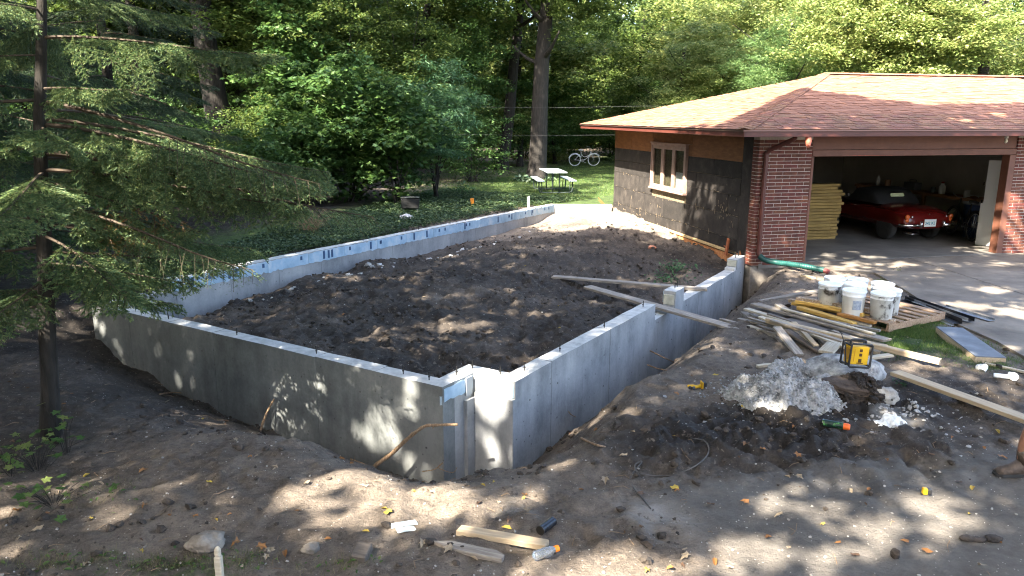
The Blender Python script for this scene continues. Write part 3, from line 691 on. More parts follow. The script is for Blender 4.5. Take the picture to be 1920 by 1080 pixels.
# scuffs where the paper tore off the boards, each a thin flake standing proud
fl = MB()
for k in range(95):
    y = rs.uniform(.7, GL-.05); r = rs.choice([.367, .84, 1.257, .62, 1.43], p=[.33, .33, .2, .08, .06]); z = r+rs.normal()*.018
    if 3.0 < y < 5.15 and z > 1.0: continue
    w = rs.uniform(.01, .09); h = rs.uniform(.003, .012)
    if rs.uniform() < .2: w, h = rs.uniform(.006, .014), rs.uniform(.05, .16)
    fl.box((.0245, y, z), (.004, w, h), rotm(x=rs.normal()*.12))
for k in range(22):
    fl.box((.0245, .75+rs.uniform(0, .9), .95+rs.normal()*.14), (.004, rs.uniform(.008, .02), rs.uniform(.02, .09)), rotm(x=rs.normal()*.6))
for k in range(13):
    fl.box((.0245, 5.6+rs.uniform(0, 1.9), .3+rs.normal()*.06), (.004, rs.uniform(.02, .07), rs.uniform(.01, .02)), rotm(x=rs.normal()*.6-.5))
fl.build('torn_flakes', mat('flake_tan', (.11, .085, .055), (.27, .21, .14), scale=30), gar, kind='stuff')
# window: three casements
wf = empty('window', (0, 0, 0), None, None); wf.parent = gar; del_ = None
mw = mat('window_brown', (.22, .14, .11), (.34, .24, .20), scale=5, rough=.55)
y0, y1, z0, z1 = 3.08, 5.09, 1.03, 2.17
mb = MB()
mb.bx((-.035, y0, z1-.05), (.05, y1, z1)); mb.bx((-.06, y0-.02, z0), (.05, y1+.02, z0+.05)); mb.bx((-.035, y0, z0+.052), (.05, y0+.05, z1-.052)); mb.bx((-.035, y1-.05, z0+.052), (.05, y1, z1-.052))
mb.build('window_frame', mw, wf, bevel=.005)
gb('window_head', (-.055, y0-.02, z1+.002), (.05, y1+.02, z1+.03), mw, wf, .004)
pw = (y1-y0-.1)/3
for k in range(3):
    a = y0+.052+k*pw; e = a+pw-.004
    mb = MB(); s_ = .075
    mb.bx((-.02, a, z0+.055), (.03, e, z0+.055+s_)); mb.bx((-.02, a, z1-.055-s_), (.03, e, z1-.055)); mb.bx((-.02, a, z0+.132), (.03, a+s_, z1-.132)); mb.bx((-.02, e-s_, z0+.132), (.03, e, z1-.132))
    sh = mb.build('window_sash', mw, wf, bevel=.004)
    gb('window_pane', (.005, a+s_, z0+.13), (.009, e-s_, z1-.13), m_glass, wf)
m_wh = mat('white_paint', (.72, .72, .70), (.80, .80, .78), scale=5, rough=.5)
gb('window_blind', (.045, y0+.08, z0+.08), (.049, y0+.64, z0+.50), m_wh, wf); gb('window_blind', (.055, y0+.75, z0+.08), (.059, y0+1.15, z0+.36), m_wh, wf)
# eaves: soffit, fascia, gutter
gb('soffit', (-OH+.02, -OH+.02, ZE+.005), (LEN, -.0, ZE+.02), m_trim)
gb('soffit', (-OH+.02, .002, ZE+.004), (.03, GL+OH-.02, ZE+.019), m_trim)
gb('fascia_board', (-OH, -OH-.02, ZE), (LEN, -OH+.002, ZR-.005), m_fascia, bev=.004)
gb('fascia_board', (-OH-.02, -OH-.02, ZE+.001), (-OH-.001, GL+OH, ZR-.006), m_fascia, bev=.004)
gb('drip_edge', (-OH-.05, -OH-.048, ZR-.035), (LEN, -OH-.022, ZR-.004), mat('drip_metal', (.22, .13, .12), rough=.3, metal=.5), bev=.004)
gb('drip_edge', (-OH-.05, -OH-.020, ZR-.036), (-OH-.024, GL+OH, ZR-.005), mat('drip_metal', (.22, .13, .12)), bev=.004)
# roof planes
hw = (RW+2*OH)/2; pk = hw-OH; rise = 1.244; ex = .05
P0 = (-OH-ex, -OH-ex, ZR-.015); P1 = (LEN, -OH-ex, ZR-.015); P2 = (LEN, GL+OH+ex, ZR-.015); P3 = (-OH-ex, GL+OH+ex, ZR-.015); K0 = (pk, pk, ZR+rise-.012); K1 = (LEN, pk, ZR+rise-.012)
mb = MB(); mb.add([P0, P1, P2, P3, K0, K1], [(0, 1, 5, 4), (2, 3, 4, 5), (0, 4, 3), (1, 2, 5), (3, 2, 1, 0)])
roof = mb.build('roof', mat('roof_felt', (.05, .03, .025), rough=.9), gar)
sl_len = math.hypot(hw+ex, rise); slope = math.atan2(rise, hw+ex); EXPO = .1385; nc = int(sl_len/EXPO)
sh_me = []
for w_ in (.13, .17, .21, .25):
    mb = MB(); mb.box((0, 0, 0), (w_, EXPO+.03, .007)); sh_me.append((w_, mb.mesh('shingle', m_shing)))
Rf = rotm(x=slope); Rl = rotm(z=-math.pi/2) @ rotm(x=slope)
rest = MB(); ind = 0
srng = np.random.default_rng(9)
for face in ('front', 'left'):
    for k in range(nc+1):
        s = k*EXPO+.07; yy = s*math.cos(slope); zz = s*math.sin(slope)
        off = -srng.uniform(0, .3); x = yy-OH-ex+off+.05
        xmax = 9.6 if face == 'front' else GL+2*OH+2*ex-yy-OH-ex
        while x < xmax:
            j = int(srng.integers(4)); w_, me_ = sh_me[j]; e_ = min(x+w_-.004, xmax); a_ = max(x, yy-OH-ex-.02)
            tl = .012+.006*(srng.uniform() < .45)
            if e_-a_ > .05:
                cx = (a_+e_)/2
                if face == 'front': c_ = np.array([cx, yy-OH-ex, zz+ZR-.012]); R = Rf
                else: c_ = np.array([yy-OH-ex, cx, zz+ZR-.012]); R = rotm(z=math.pi/2) @ rotm(x=-slope)
                nrm = R@np.array([0, 0, 1.]); c_ = c_+nrm*tl
                R2 = R @ rotm(x=-.035 if face == 'front' else .035)
                if face == 'front' and ind < 300 and e_ < 7.2 and e_-a_ > w_-.03:
                    M4 = Matrix.Translation(c_) @ Matrix(R2.tolist()).to_4x4(); o = bpy.data.objects.new('shingle', me_); COL.objects.link(o); o.parent = roof; o.matrix_local = M4; ind += 1
                else: rest.box(c_, (e_-a_, EXPO+.03, .007), R2)
            x += w_
rest.build('shingles', leaf_mat('red_shingle_field', (.15, .064, .036), (.195, .086, .049), (.24, .112, .067), 0., .95), roof, kind='stuff')
# hip caps
A_ = np.array(P0); B_ = np.array(K0); d_ = (B_-A_); hl = np.linalg.norm(d_); d_ /= hl
mb = MB(); wv = .15
for sgn in (1, -1):
    pass
nf = rotm(x=slope)@np.array([0, 0, 1.]); nl = (rotm(z=math.pi/2) @ rotm(x=-slope))@np.array([0, 0, 1.])
af = np.cross(d_, nf); af *= np.sign(af[0]); al = np.cross(d_, nl); al *= np.sign(al[1])
tb = .03
def capmesh():
    mb = MB(); L_ = .21
    pts_ = []
    for t, up_ in ((0, .010), (L_, .002)):
        m_ = d_*t; pts_ += [m_+af*.15+nf*(up_), m_+(nf+nl)/2*(up_+.006), m_+al*.15+nl*up_]
    lo = [p-np.array([0, 0, .007]) for p in pts_]
    mb.add(pts_+lo, [(0, 3, 4, 1), (1, 4, 5, 2), (6, 7, 10, 9), (7, 8, 11, 10), (0, 1, 7, 6), (1, 2, 8, 7), (3, 9, 10, 4), (4, 10, 11, 5), (0, 6, 9, 3), (2, 5, 11, 8)])
    me_ = mb.mesh('hip_shingle', m_shing); bm = bmesh.new(); bm.from_mesh(me_); bmesh.ops.recalc_face_normals(bm, faces=bm.faces); bm.to_mesh(me_); bm.free(); return me_
cm = capmesh()
for k in range(int(hl/.155)):
    q = A_+d_*(k*.155)+np.array([0, 0, tb]); link('hip_shingle', cm, roof, loc=tuple(q))
for k in range(46):
    mb = MB(); 
    if k == 0:
        mb.box((0, -.07, -.012), (.22, .15, .006), rotm(x=slope)); mb.box((0, .07, -.012), (.22, .15, .006), rotm(x=-slope)); rc = mb.mesh('ridge_shingle', m_shing)
    link('ridge_shingle', rc, roof, loc=(pk+.1+k*.155, pk, ZR+rise+.035+.002*(k % 2)))
# door opening: header, jambs, trim
gb('door_header', (1.15, .03, 2.20), (5.895, .16, 2.465), m_trim); gb('header_trim', (1.15, .0, 2.07), (5.895, .10, 2.195), m_trim, bev=.006)
gb('door_jamb', (5.74, -.005, .0), (5.895, .19, 2.065), m_trim, bev=.005); gb('door_jamb', (1.148, .005, .0), (1.20, .22, 2.065), m_trim, bev=.005)
gb('wall', (6.53, .01, 0), (LEN, .2, ZE), m_trim)
# inside
gb('floor', (.17, .0, -.1), (LEN, GL, .0), mat('garage_floor_concrete', (.10, .09, .08), (.18, .165, .145), scale=2, rough=.6, detail=8))
gb('ceiling', (.17, .21, ZE-.06), (LEN, GL-.11, ZE), mat('garage_ceiling', (.08, .07, .065), (.11, .10, .09), scale=3))
gb('wall', (.17, GL-.10, .0), (LEN, GL, ZE-.001), m_int); gb('wall', (7.55, .201, .0), (7.65, GL-.11, ZE-.062), mat('pale_plaster', (.36, .34, .30), (.44, .42, .38), scale=2, rough=.9))
# downspout, cut gutter outlet, lamp under the eave
m_ds = mat('downspout_red', (.070, .020, .014), (.095, .028, .020), scale=5, rough=.45)
mb = MB(); mb.tube([(.34, -.62, 2.46), (.34, -.58, 2.42), (.17, -.12, 2.22), (.125, -.06, 2.14), (.12, -.055, 1.6), (.12, -.055, .25), (.13, -.07, .17)], .045, 8); mb.build('downspout', m_ds, gar)
mb = MB(); mb.tube([(.55, -OH+.05, 2.47), (.55, -OH+.04, 2.38), (.51, -OH-.03, 2.30)], [.05, .06, .035], 8); mb.build('gutter_outlet', mat('salmon_plastic', (.50, .15, .09), rough=.5), gar)
mb = MB(); mb.lathe([(.035, 0), (.04, -.04), (.035, -.06)], 12, (5.28, -.30, ZE)); fx = mb.build('lamp_socket', mat('white_porcelain', (.6, .57, .5), rough=.4), gar)
mb = MB(); mb.lathe([(.012, 0), (.03, -.03), (.035, -.06), (.02, -.09), (.002, -.10)], 14, (5.28, -.30, ZE-.06)); mb.build('bulb', mat('bulb_glass', (.65, .6, .45), rough=.2), fx, smooth=True)
def gl(u, w, z=0.): return GC+G1*u+G2*w+np.array([0, 0, z])
# green drain pipe
m_pipe = mat('green_pipe', (.008, .052, .046), (.016, .082, .070), scale=5, rough=.45)
p_a = gl(.13, -.09, .14); p_z = P(1545, 507, .06)
cp = [p_a+np.array([0, 0, .03]), p_a+G1*.06-G2*.10-np.array([0, 0, .03]), p_a+G1*.25-G2*.20-np.array([0, 0, .07]), p_z+(p_a-p_z)*.35+np.array([0, 0, .0]), p_z]
def spline(c, n):
    c = [np.asarray(q, float) for q in c]; out = []
    for i in range(len(c)-1):
        a, b_, d, e = c[max(i-1, 0)], c[i], c[i+1], c[min(i+2, len(c)-1)]
        for t in np.linspace(0, 1, n, endpoint=False): out.append(.5*((2*b_)+(-a+d)*t+(2*a-5*b_+4*d-e)*t*t+(-a+3*b_-3*d+e)*t**3))
    return out+[c[-1]]
pp = spline(cp, 34); mb = MB(); mb.tube(pp, [.052+.007*math.sin(i*2*math.pi/3.) for i in range(len(pp))], 14); o = mb.build('drain_pipe', m_pipe, smooth=True, label='green corrugated drain pipe running from the downspout to the driveway', cat='drain pipe')
mb = MB(); q = p_z; mb.tube([p_z+(pp[-4]-p_z)*.2, p_z+(p_z-pp[-6])*1.0, p_z+(p_z-pp[-6])*2.2-np.array([0, 0, .02])], .046, 10); mb.build('pipe_end', mat('pipe_end_red', (.20, .05, .045), rough=.5), o)
# ------------------------------------------------------------------ garage contents
m_yel = mat('yellow_board', (.17, .105, .026), (.29, .19, .058), (.23, .148, .040), scale=3, stretch=(1, 6, 6), rough=.7, bump=.15, var=.14)
zs = 0.; rs = np.random.default_rng(17)
for k in range(18):
    l = 2.5; x1 = 3.70-rs.uniform(0, .09)+(.06 if 8 <= k <= 14 else 0)-(.05 if k > 15 else 0); th = .064+rs.uniform(0, .006)
    mb = MB(); mb.box((0, 0, th/2), (l, .30, th), rotm(z=rs.normal()*.004)); mb.box((l/2-.2, -.152, th*.5), (.02, .003, .02), None, 1)
    mb.build('yellow_board', [m_yel, m_sheath], None, bevel=.005, M4=Matrix.Translation(gl(x1-l/2, 2.62+rs.normal()*.012, zs)) @ Matrix.Rotation(A2, 4, 'Z'), label=('topmost' if k == 17 else 'lowest' if k == 0 else ('second third fourth fifth sixth seventh eighth ninth tenth eleventh twelfth thirteenth fourteenth fifteenth sixteenth seventeenth'.split()[k-1]+' from the floor'))+' yellow form board in the stack inside the garage', cat='board', group='stack of yellow form boards'); zs += th+.006
# red roadster, seen from behind: local x to its right, y forwards
cu0, cw0 = 5.34, 1.50
car = empty('red_roadster', tuple(gl(cu0, cw0)), 'small red open sports car with black soft top parked tail out', 'car', A2)
m_red = mat('red_car_paint', (.075, .005, .004), (.10, .0065, .005), scale=2, rough=.18, spec=.6); m_chr = mat('chrome', (.75, .75, .75), rough=.12, metal=1.); m_blk = mat('black_vinyl', (.012, .012, .013), (.022, .022, .022), scale=8, rough=.55); m_rub = mat('tyre_rubber', (.015, .015, .015), (.03, .03, .03), scale=20, rough=.85)
hw_ = .70; sect = [  # y, half width, sill z, belt z, deck z
 (.00, .60, .34, .50, .56), (.06, .67, .30, .60, .70), (.25, .70, .26, .68, .765), (.62, .70, .24, .72, .80), (1.0, .70, .24, .735, .81), (1.35, .69, .24, .72, .80), (2.05, .68, .24, .70, .78), (2.45, .69, .24, .72, .79), (2.9, .69, .26, .71, .77), (3.2, .66, .30, .66, .70), (3.42, .58, .36, .54, .58)]
V, F = [], []
for (y, w, s, bz, dz) in sect:
    V += [(-w*.93, y, s), (-w, y, (s+bz)/2), (-w*.985, y, bz-.04), (-w*.90, y, bz+.02), (-w*.45, y, dz), (0, y, dz+.012), (w*.45, y, dz), (w*.90, y, bz+.02), (w*.985, y, bz-.04), (w, y, (s+bz)/2), (w*.93, y, s)]
n = 11
for i in range(len(sect)-1):
    for j in range(n-1): F.append((i*n+j, i*n+j+1, (i+1)*n+j+1, (i+1)*n+j))
    F.append((i*n+n-1, i*n, (i+1)*n, (i+1)*n+n-1))
F += [tuple(range(n-1, -1, -1)), tuple((len(sect)-1)*n+j for j in range(n))]
mb = MB(); mb.add(V, F); body = mb.build('body', m_red, car, smooth=True); md = body.modifiers.new('s', 'SUBSURF'); md.levels = 2; md.render_levels = 2
mb = MB(); ts2 = [(1.02, .56, .80), (1.14, .58, .98), (1.35, .57, 1.12), (1.7, .56, 1.16), (2.0, .55, 1.11), (2.32, .53, .80)]
V, F = [], []
for (y, w, z) in ts2: V += [(-w-.06*(1.2-z), y, .79), (-w, y, .79+(z-.79)*.6), (-w*.86, y, z-.02), (0, y, z), (w*.86, y, z-.02), (w, y, .79+(z-.79)*.6), (w+.06*(1.2-z), y, .79)]
for i in range(len(ts2)-1):
    for j in range(6): F.append((i*7+j, i*7+j+1, i*7+j+8, i*7+j+7))
mb.add(V, F); tp = mb.build('soft_top', m_blk, car, smooth=True)
mb = MB(); mb.box((-.02, 1.115, .99), (.36, .012, .085), rotm(x=-.62)); mb.build('rear_window', mat('rear_window_plastic', (.55, .60, .38), rough=.3), car, bevel=.02, seg=3)
def wheel(x, y, r=.29, w=.155):
    mb = MB(); R = rotm(y=math.pi/2); mb.lathe([(r*.62, -w/2), (r*.93, -w/2), (r, -w*.32), (r, w*.32), (r*.93, w/2), (r*.62, w/2)], 28, (x, y, r), R); t = mb.build('wheel', m_rub, car, smooth=True)
    mb = MB(); sg = -1 if x < 0 else 1
    mb.lathe([(r*.62, sg*w*.40), (r*.58, sg*w*.36), (r*.30, sg*w*.30), (r*.12, sg*w*.42), (.001, sg*w*.44)], 24, (x, y, r), R); mb.build('rim', mat('wire_rim', (.30, .30, .31), rough=.35, metal=.8), t)
for x in (-.60, .60): wheel(x, .66); wheel(x, 2.72)
for sg in (-1, 1):
    mb = MB(); mb.tube([(sg*.70, .12, .42), (sg*.69, .02, .42), (sg*.62, -.05, .42), (sg*.30, -.085, .42)], [.028, .034, .036, .034], 8); mb.box((sg*.30, -.10, .44), (.04, .05, .15)); mb.build('bumper', m_chr, car, smooth=True)
    mb = MB(); mb.lathe([(.055, 0), (.058, .02), (.045, .04), (.01, .05)], 16, (sg*.58, .045, .60), rotm(x=math.pi/2)); mb.lathe([(.045, 0), (.045, .02), (.03, .03)], 14, (sg*.575, .045, .52), rotm(x=math.pi/2)); mb.build('tail_light', mat('amber_lens', (.50, .10, .02), rough=.2), car, smooth=True)
    mb = MB(); mb.lathe([(.026, 0), (.026, .02), (.01, .03)], 12, (sg*.46, .035, .60), rotm(x=math.pi/2)); mb.build('reversing_light', m_chr, car, smooth=True)
mb = MB(); mb.box((0, -.02, .46), (.31, .012, .17)); pl = mb.build('licence_plate', mat('plate_white', (.60, .63, .60), rough=.4), car, bevel=.004)
def text(name, s, size, m, par, loc, rot, ext=.002, w=None):
    c = bpy.data.curves.new(name, 'FONT'); c.body = s; c.size = size; c.extrude = ext; c.align_x = 'CENTER'; c.align_y = 'CENTER'; c.offset = size*.02; c.resolution_u = 2
    o = bpy.data.objects.new(name, c); dg = None; COL.objects.link(o)
    bpy.context.view_layer.update(); me_ = bpy.data.meshes.new_from_object(o.evaluated_get(bpy.context.evaluated_depsgraph_get())); bpy.data.objects.remove(o)
    me_.materials.clear(); me_.materials.append(m); o = bpy.data.objects.new(name, me_); COL.objects.link(o); o.parent = par; o.location = loc; o.rotation_euler = rot
    if w: o.scale = (w, 1, 1)
    return o
m_teal = mat('plate_blue', (.04, .22, .28), rough=.5)
text('lettering', '342', .095, m_teal, pl, (-.072, -.027, .452), (math.pi/2, 0, 0)); text('lettering', 'KE', .095, m_teal, pl, (.078, -.027, .452), (math.pi/2, 0, 0))
mb = MB(); mb.lathe([(.018, 0), (.018, .012)], 10, (-.0, .04, .655), rotm(x=math.pi/2)); mb.build('badge', m_chr, car)
mb = MB(); mb.tube([(-.42, .3, .22), (-.42, -.02, .21)], .025, 10); mb.tube([(-.40, .2, .19), (-.15, .12, .19)], .018, 8); mb.build('exhaust', m_chr, car, smooth=True)
mb = MB(); mb.tube([(-.64, 2.0, .82), (-.70, 1.98, .90)], .008, 6); mb.lathe([(.045, -.01), (.05, 0), (.04, .015)], 12, (-.72, 1.97, .93), rotm(x=math.pi/2)); mb.build('wing_mirror', m_chr, car)
# blue bin, white door, workbench and what is on it
bn = empty('recycling_bin', tuple(gl(7.08, 2.05)), 'tall blue plastic bin with a white panel and pale rim behind the white door', 'bin', A2)
m_bb = mat('bin_blue', (.025, .05, .13), (.035, .07, .17), scale=4, rough=.45)
mb = MB(); mb.lathe([(.20, 0), (.26, .78), (.26, .80)], 20); mb.build('bin_body', m_bb, bn, smooth=True)
mb = MB(); mb.lathe([(.275, .79), (.285, .82), (.27, .84), (.20, .85)], 20); mb.build('bin_rim', mat('bin_pale', (.40, .42, .45), rough=.5), bn, smooth=True)
mb = MB(); mb.box((-.02, -.245, .52), (.24, .02, .26), rotm(x=-.08)); mb.build('bin_panel', m_wh, bn, bevel=.004)
wd = empty('white_door', tuple(gl(6.22, 1.05)), 'white door panel standing open inside the right garage jamb', 'door', A2-math.radians(62))
mb = MB(); mb.prism([(-.0, 0), (.40, 0), (.40, 1.90), (.05, 1.90), (.05, .95), (0, .95)], -.02, .02); o = mb.build('door_panel', mat('door_white', (.82, .84, .85), (.86, .87, .88), scale=2, rough=.4), wd, bevel=.006); o.rotation_euler = (math.pi/2, 0, 0)
for z in (.15, .95, 1.35): mb = MB(); mb.tube([(.47 if z < .5 else .02, -.025, z), (.47 if z < .5 else .02, -.025, z+.07)], .016, 8); mb.build('hinge', m_steel, wd)
wb = empty('workbench', tuple(gl(7.25, 4.2)), 'long wooden workbench against the right garage wall', 'workbench', A2)
m_bw = mat('bench_wood', (.20, .10, .045), (.32, .17, .08), scale=4, stretch=(6, 1, 6), rough=.7)
mb = MB(); mb.box((0, 0, .88), (.55, 4.4, .07)); mb.build('bench_top', m_bw, wb); 
for y in (-2.1, 0, 2.1):
    for x in (-.22, .22): mb = MB(); mb.box((x, y, .42), (.08, .08, .84)); mb.build('leg', m_bw, wb)
mb = MB(); mb.box((.02, 0, .30), (.48, 4.2, .04)); mb.build('bench_shelf', m_bw, wb)
its = [('paint_tin', 'dull silver paint tin on the workbench end nearest the door', (.45, .45, .44), .07, .16, -1.7), ('jug', 'white plastic jug with a red cap on the workbench', (.75, .75, .72), .08, .26, -.9), ('jar', 'dark glass jar on the workbench beside the jug', (.05, .06, .06), .06, .14, -.6), ('toolbox', None, None, 0, 0, .2),
       ('paint_tin', 'brown paint tin at the back of the workbench', (.16, .08, .04), .08, .19, 1.1), ('bottle', 'tall grey bottle at the back of the workbench', (.35, .36, .36), .05, .28, 1.5)]
for nm, lb, c_, r_, h_, y_ in its:
    if nm == 'toolbox':
        mb = MB(); mb.box((0, 0, .1), (.22, .42, .2)); mb.tube([(0, -.12, .2), (0, -.12, .26), (0, .12, .26), (0, .12, .2)], .01, 6); mb.build('toolbox', mat('toolbox_grey', (.08, .085, .09), rough=.4), bevel=.008, label='dark metal toolbox with a handle on the workbench', cat='toolbox', M4=Matrix.Translation(gl(7.25, 4.2+y_, .918)) @ Matrix.Rotation(A2, 4, 'Z')); continue
    mb = MB(); mb.lathe([(r_*.96, 0), (r_, .01), (r_, h_*.7), (r_*(.5 if nm in ('jug', 'bottle') else 1), h_*.86), (r_*(.4 if nm in ('jug', 'bottle') else 1.03), h_)], 14); o = mb.build(nm, mat('item'+str(y_), c_, rough=.4), smooth=False, loc=tuple(gl(7.2, 4.2+y_, .917)), label=lb, cat=nm.replace('_', ' '))
    if nm == 'jug': mb = MB(); mb.lathe([(.035, 0), (.035, .04)], 10, (0, 0, h_+.001)); mb.build('cap', mat('cap_red', (.4, .03, .02), rough=.4), o)
def bicycle(loc, rz, label, c_, lean=.12):
    m_fr = mat('bike'+str(c_[0]), c_, rough=.35, metal=.3); b_ = empty('bicycle', tuple(loc), label, 'bicycle', rz); b_.rotation_euler = (lean, 0, rz)
    for x in (-.54, .54):
        mb = MB(); mb.tube([(x+.325*math.cos(a), 0, .345+.325*math.sin(a)) for a in np.linspace(0, 2*math.pi, 36, endpoint=False)], .021, 7, closed=True); w = mb.build('wheel', mat('bike_tyre'+str(c_[0]), tuple(.95*q for q in c_), rough=.8), b_, smooth=True)
        mb = MB(); mb.tube([(x+.300*math.cos(a), 0, .345+.300*math.sin(a)) for a in np.linspace(0, 2*math.pi, 36, endpoint=False)], .010, 5, closed=True)
        for a in np.linspace(0, 2*math.pi, 18, endpoint=False): mb.tube([(x, .02*(-1)**int(a*9), .345), (x+.3*math.cos(a), 0, .345+.3*math.sin(a))], .0022, 3, cap=False)
        mb.tube([(x, -.04, .345), (x, .04, .345)], .022, 8); mb.build('rim', mat('rim_metal', (.5, .5, .5), rough=.3, metal=.9), w)
        mb = MB(); mb.tube([(x+.365*math.cos(a), 0, .345+.365*math.sin(a)) for a in np.linspace(.35 if x < 0 else .6, 2.9 if x < 0 else 2.4, 14)], .018, 6); mb.build('mudguard', m_fr, b_)
    mb = MB(); bb = (-.10, 0, .30); st = (-.20, 0, .72); hd = (.36, 0, .78); hb = (.38, 0, .66)
    mb.tube([bb, st, (-.22, 0, .84)], .017, 7); mb.tube(spline([st, (-.05, 0, .52), (.15, 0, .55), hb], 6), .018, 7); mb.tube(spline([bb, (.1, 0, .40), (.25, 0, .56), hd], 6), .018, 7)
    for s in (-1, 1): mb.tube([bb, (-.54, s*.05, .345)], .011, 6); mb.tube([st, (-.54, s*.05, .345)], .010, 6); mb.tube([hb, (.46, s*.05, .52), (.54, s*.05, .345)], .012, 6)
    mb.tube([hb, hd, (.345, 0, .92)], .017, 7); mb.build('frame', m_fr, b_, smooth=True)
    mb = MB(); mb.tube(spline([(.12, -.28, 1.0), (.28, -.24, 1.03), (.36, -.08, .95), (.36, .08, .95), (.28, .24, 1.03), (.12, .28, 1.0)], 5), .012, 7); mb.build('handlebar', mat('rim_metal', (.5, .5, .5)), b_, smooth=True)
    mb = MB(); mb.prism([(-.36, -.09), (-.34, .09), (-.22, .07), (-.08, .02), (-.08, -.02), (-.22, -.07)], .87, .92); mb.build('saddle', mat('saddle'+str(c_[0]), tuple(min(1, 1.1*q) for q in c_), rough=.6), b_, bevel=.015, seg=2)
    mb = MB(); mb.tube([(-.1, -.06, .30), (-.1, .06, .30)], .02, 8); mb.lathe([(.09, 0), (.09, .006)], 16, (-.1, -.045, .30), rotm(x=math.pi/2)); mb.tube([(-.1, -.06, .3), (.02, -.07, .2)], .01, 5); mb.box((.03, -.11, .2), (.09, .08, .02)); mb.tube([(-.1, .06, .3), (-.22, .07, .4)], .01, 5); mb.box((-.23, .11, .4), (.09, .08, .02)); mb.build('crankset', mat('rim_metal', (.5, .5, .5)), b_)
    return b_
bicycle(gl(6.62, 1.95), A2+1.25, 'dark bicycle leaning between the red car and the blue bin', (.035, .032, .035), .1)
bk = Gd(1095, 311); bicycle(bk, .12, 'pale cruiser bicycle standing at the hedge beyond the lawn', (.70, .73, .72))
# ------------------------------------------------------------------ things on the ground
m_w = {'grey': mat('weathered_wood', (.15, .125, .105), (.35, .31, .26), (.245, .21, .175), scale=7, stretch=(.6, 7, 7), rough=.85, bump=.35, bscale=30, var=.16),
       'new': mat('new_wood', (.31, .235, .15), (.47, .37, .25), (.39, .30, .195), scale=5, stretch=(.5, 7, 7), rough=.75, bump=.2, bscale=30, var=.10),
       'pale': mat('pale_wood', (.36, .31, .235), (.54, .475, .37), (.45, .39, .30), scale=6, stretch=(.5, 7, 7), rough=.8, bump=.2, bscale=30, var=.08),
       'dark': mat('wet_wood', (.07, .058, .05), (.17, .14, .115), scale=6, stretch=(.6, 7, 7), rough=.8, bump=.3, bscale=30, var=.12),
       'amber': mat('amber_wood', (.40, .22, .05), (.62, .42, .12), (.54, .33, .08), scale=5, stretch=(.5, 7, 7), rough=.6, bump=.2, bscale=30, var=.15),
       'speck': mat('mortared_wood', (.22, .15, .10), (.62, .56, .47), (.34, .25, .17), scale=38, rough=.9, bump=.5, bscale=60),
       'rust': mat('orange_brown_wood', (.24, .10, .025), (.42, .20, .05), scale=5, stretch=(.5, 7, 7), rough=.65, bump=.2)}
def plank(p0, p1, w, t, k, label, group=None, name='plank', cat='plank', roll=0., bow=.004, taper=None):
    p0 = np.array(p0, float); p1 = np.array(p1, float); d = p1-p0; l = np.linalg.norm(d); x = d/l; y = np.cross([0, 0, 1.], x); y /= np.linalg.norm(y); z = np.cross(x, y)
    if roll: y, z = y*math.cos(roll)+z*math.sin(roll), z*math.cos(roll)-y*math.sin(roll)
    mb = MB(); K = max(2, int(l/.3)); V = []
    for i in range(K+1):
        s = i/K; bz = bow*math.sin(math.pi*s)*random.uniform(.5, 1.2); ww = w/2
        if taper and (s in (0, 1)): ww *= taper[0 if s == 0 else 1]
        j = random.uniform(-.0015, .0015); e = random.uniform(-.012, .012) if i in (0, K) else 0
        V += [(s*l+e, -ww+j, bz), (s*l, ww+j, bz), (s*l-e, ww+j, t+bz), (s*l, -ww+j, t+bz)]
    F = [(3, 2, 1, 0), (K*4, K*4+1, K*4+2, K*4+3)]
    for i in range(K):
        for j in range(4): F.append((i*4+j, i*4+(j+1) % 4, i*4+4+(j+1) % 4, i*4+4+j))
    mb.add(V, F); M4 = Matrix(((x[0], y[0], z[0], p0[0]), (x[1], y[1], z[1], p0[1]), (x[2], y[2], z[2], p0[2]), (0, 0, 0, 1)))
    return mb.build(name, m_w[k] if isinstance(k, str) else k, bevel=min(.004, t*.15), M4=M4, label=label, cat=cat, group=group)
def Q(px, py, up=0.): q = Gd(px, py); q[2] += up; return q
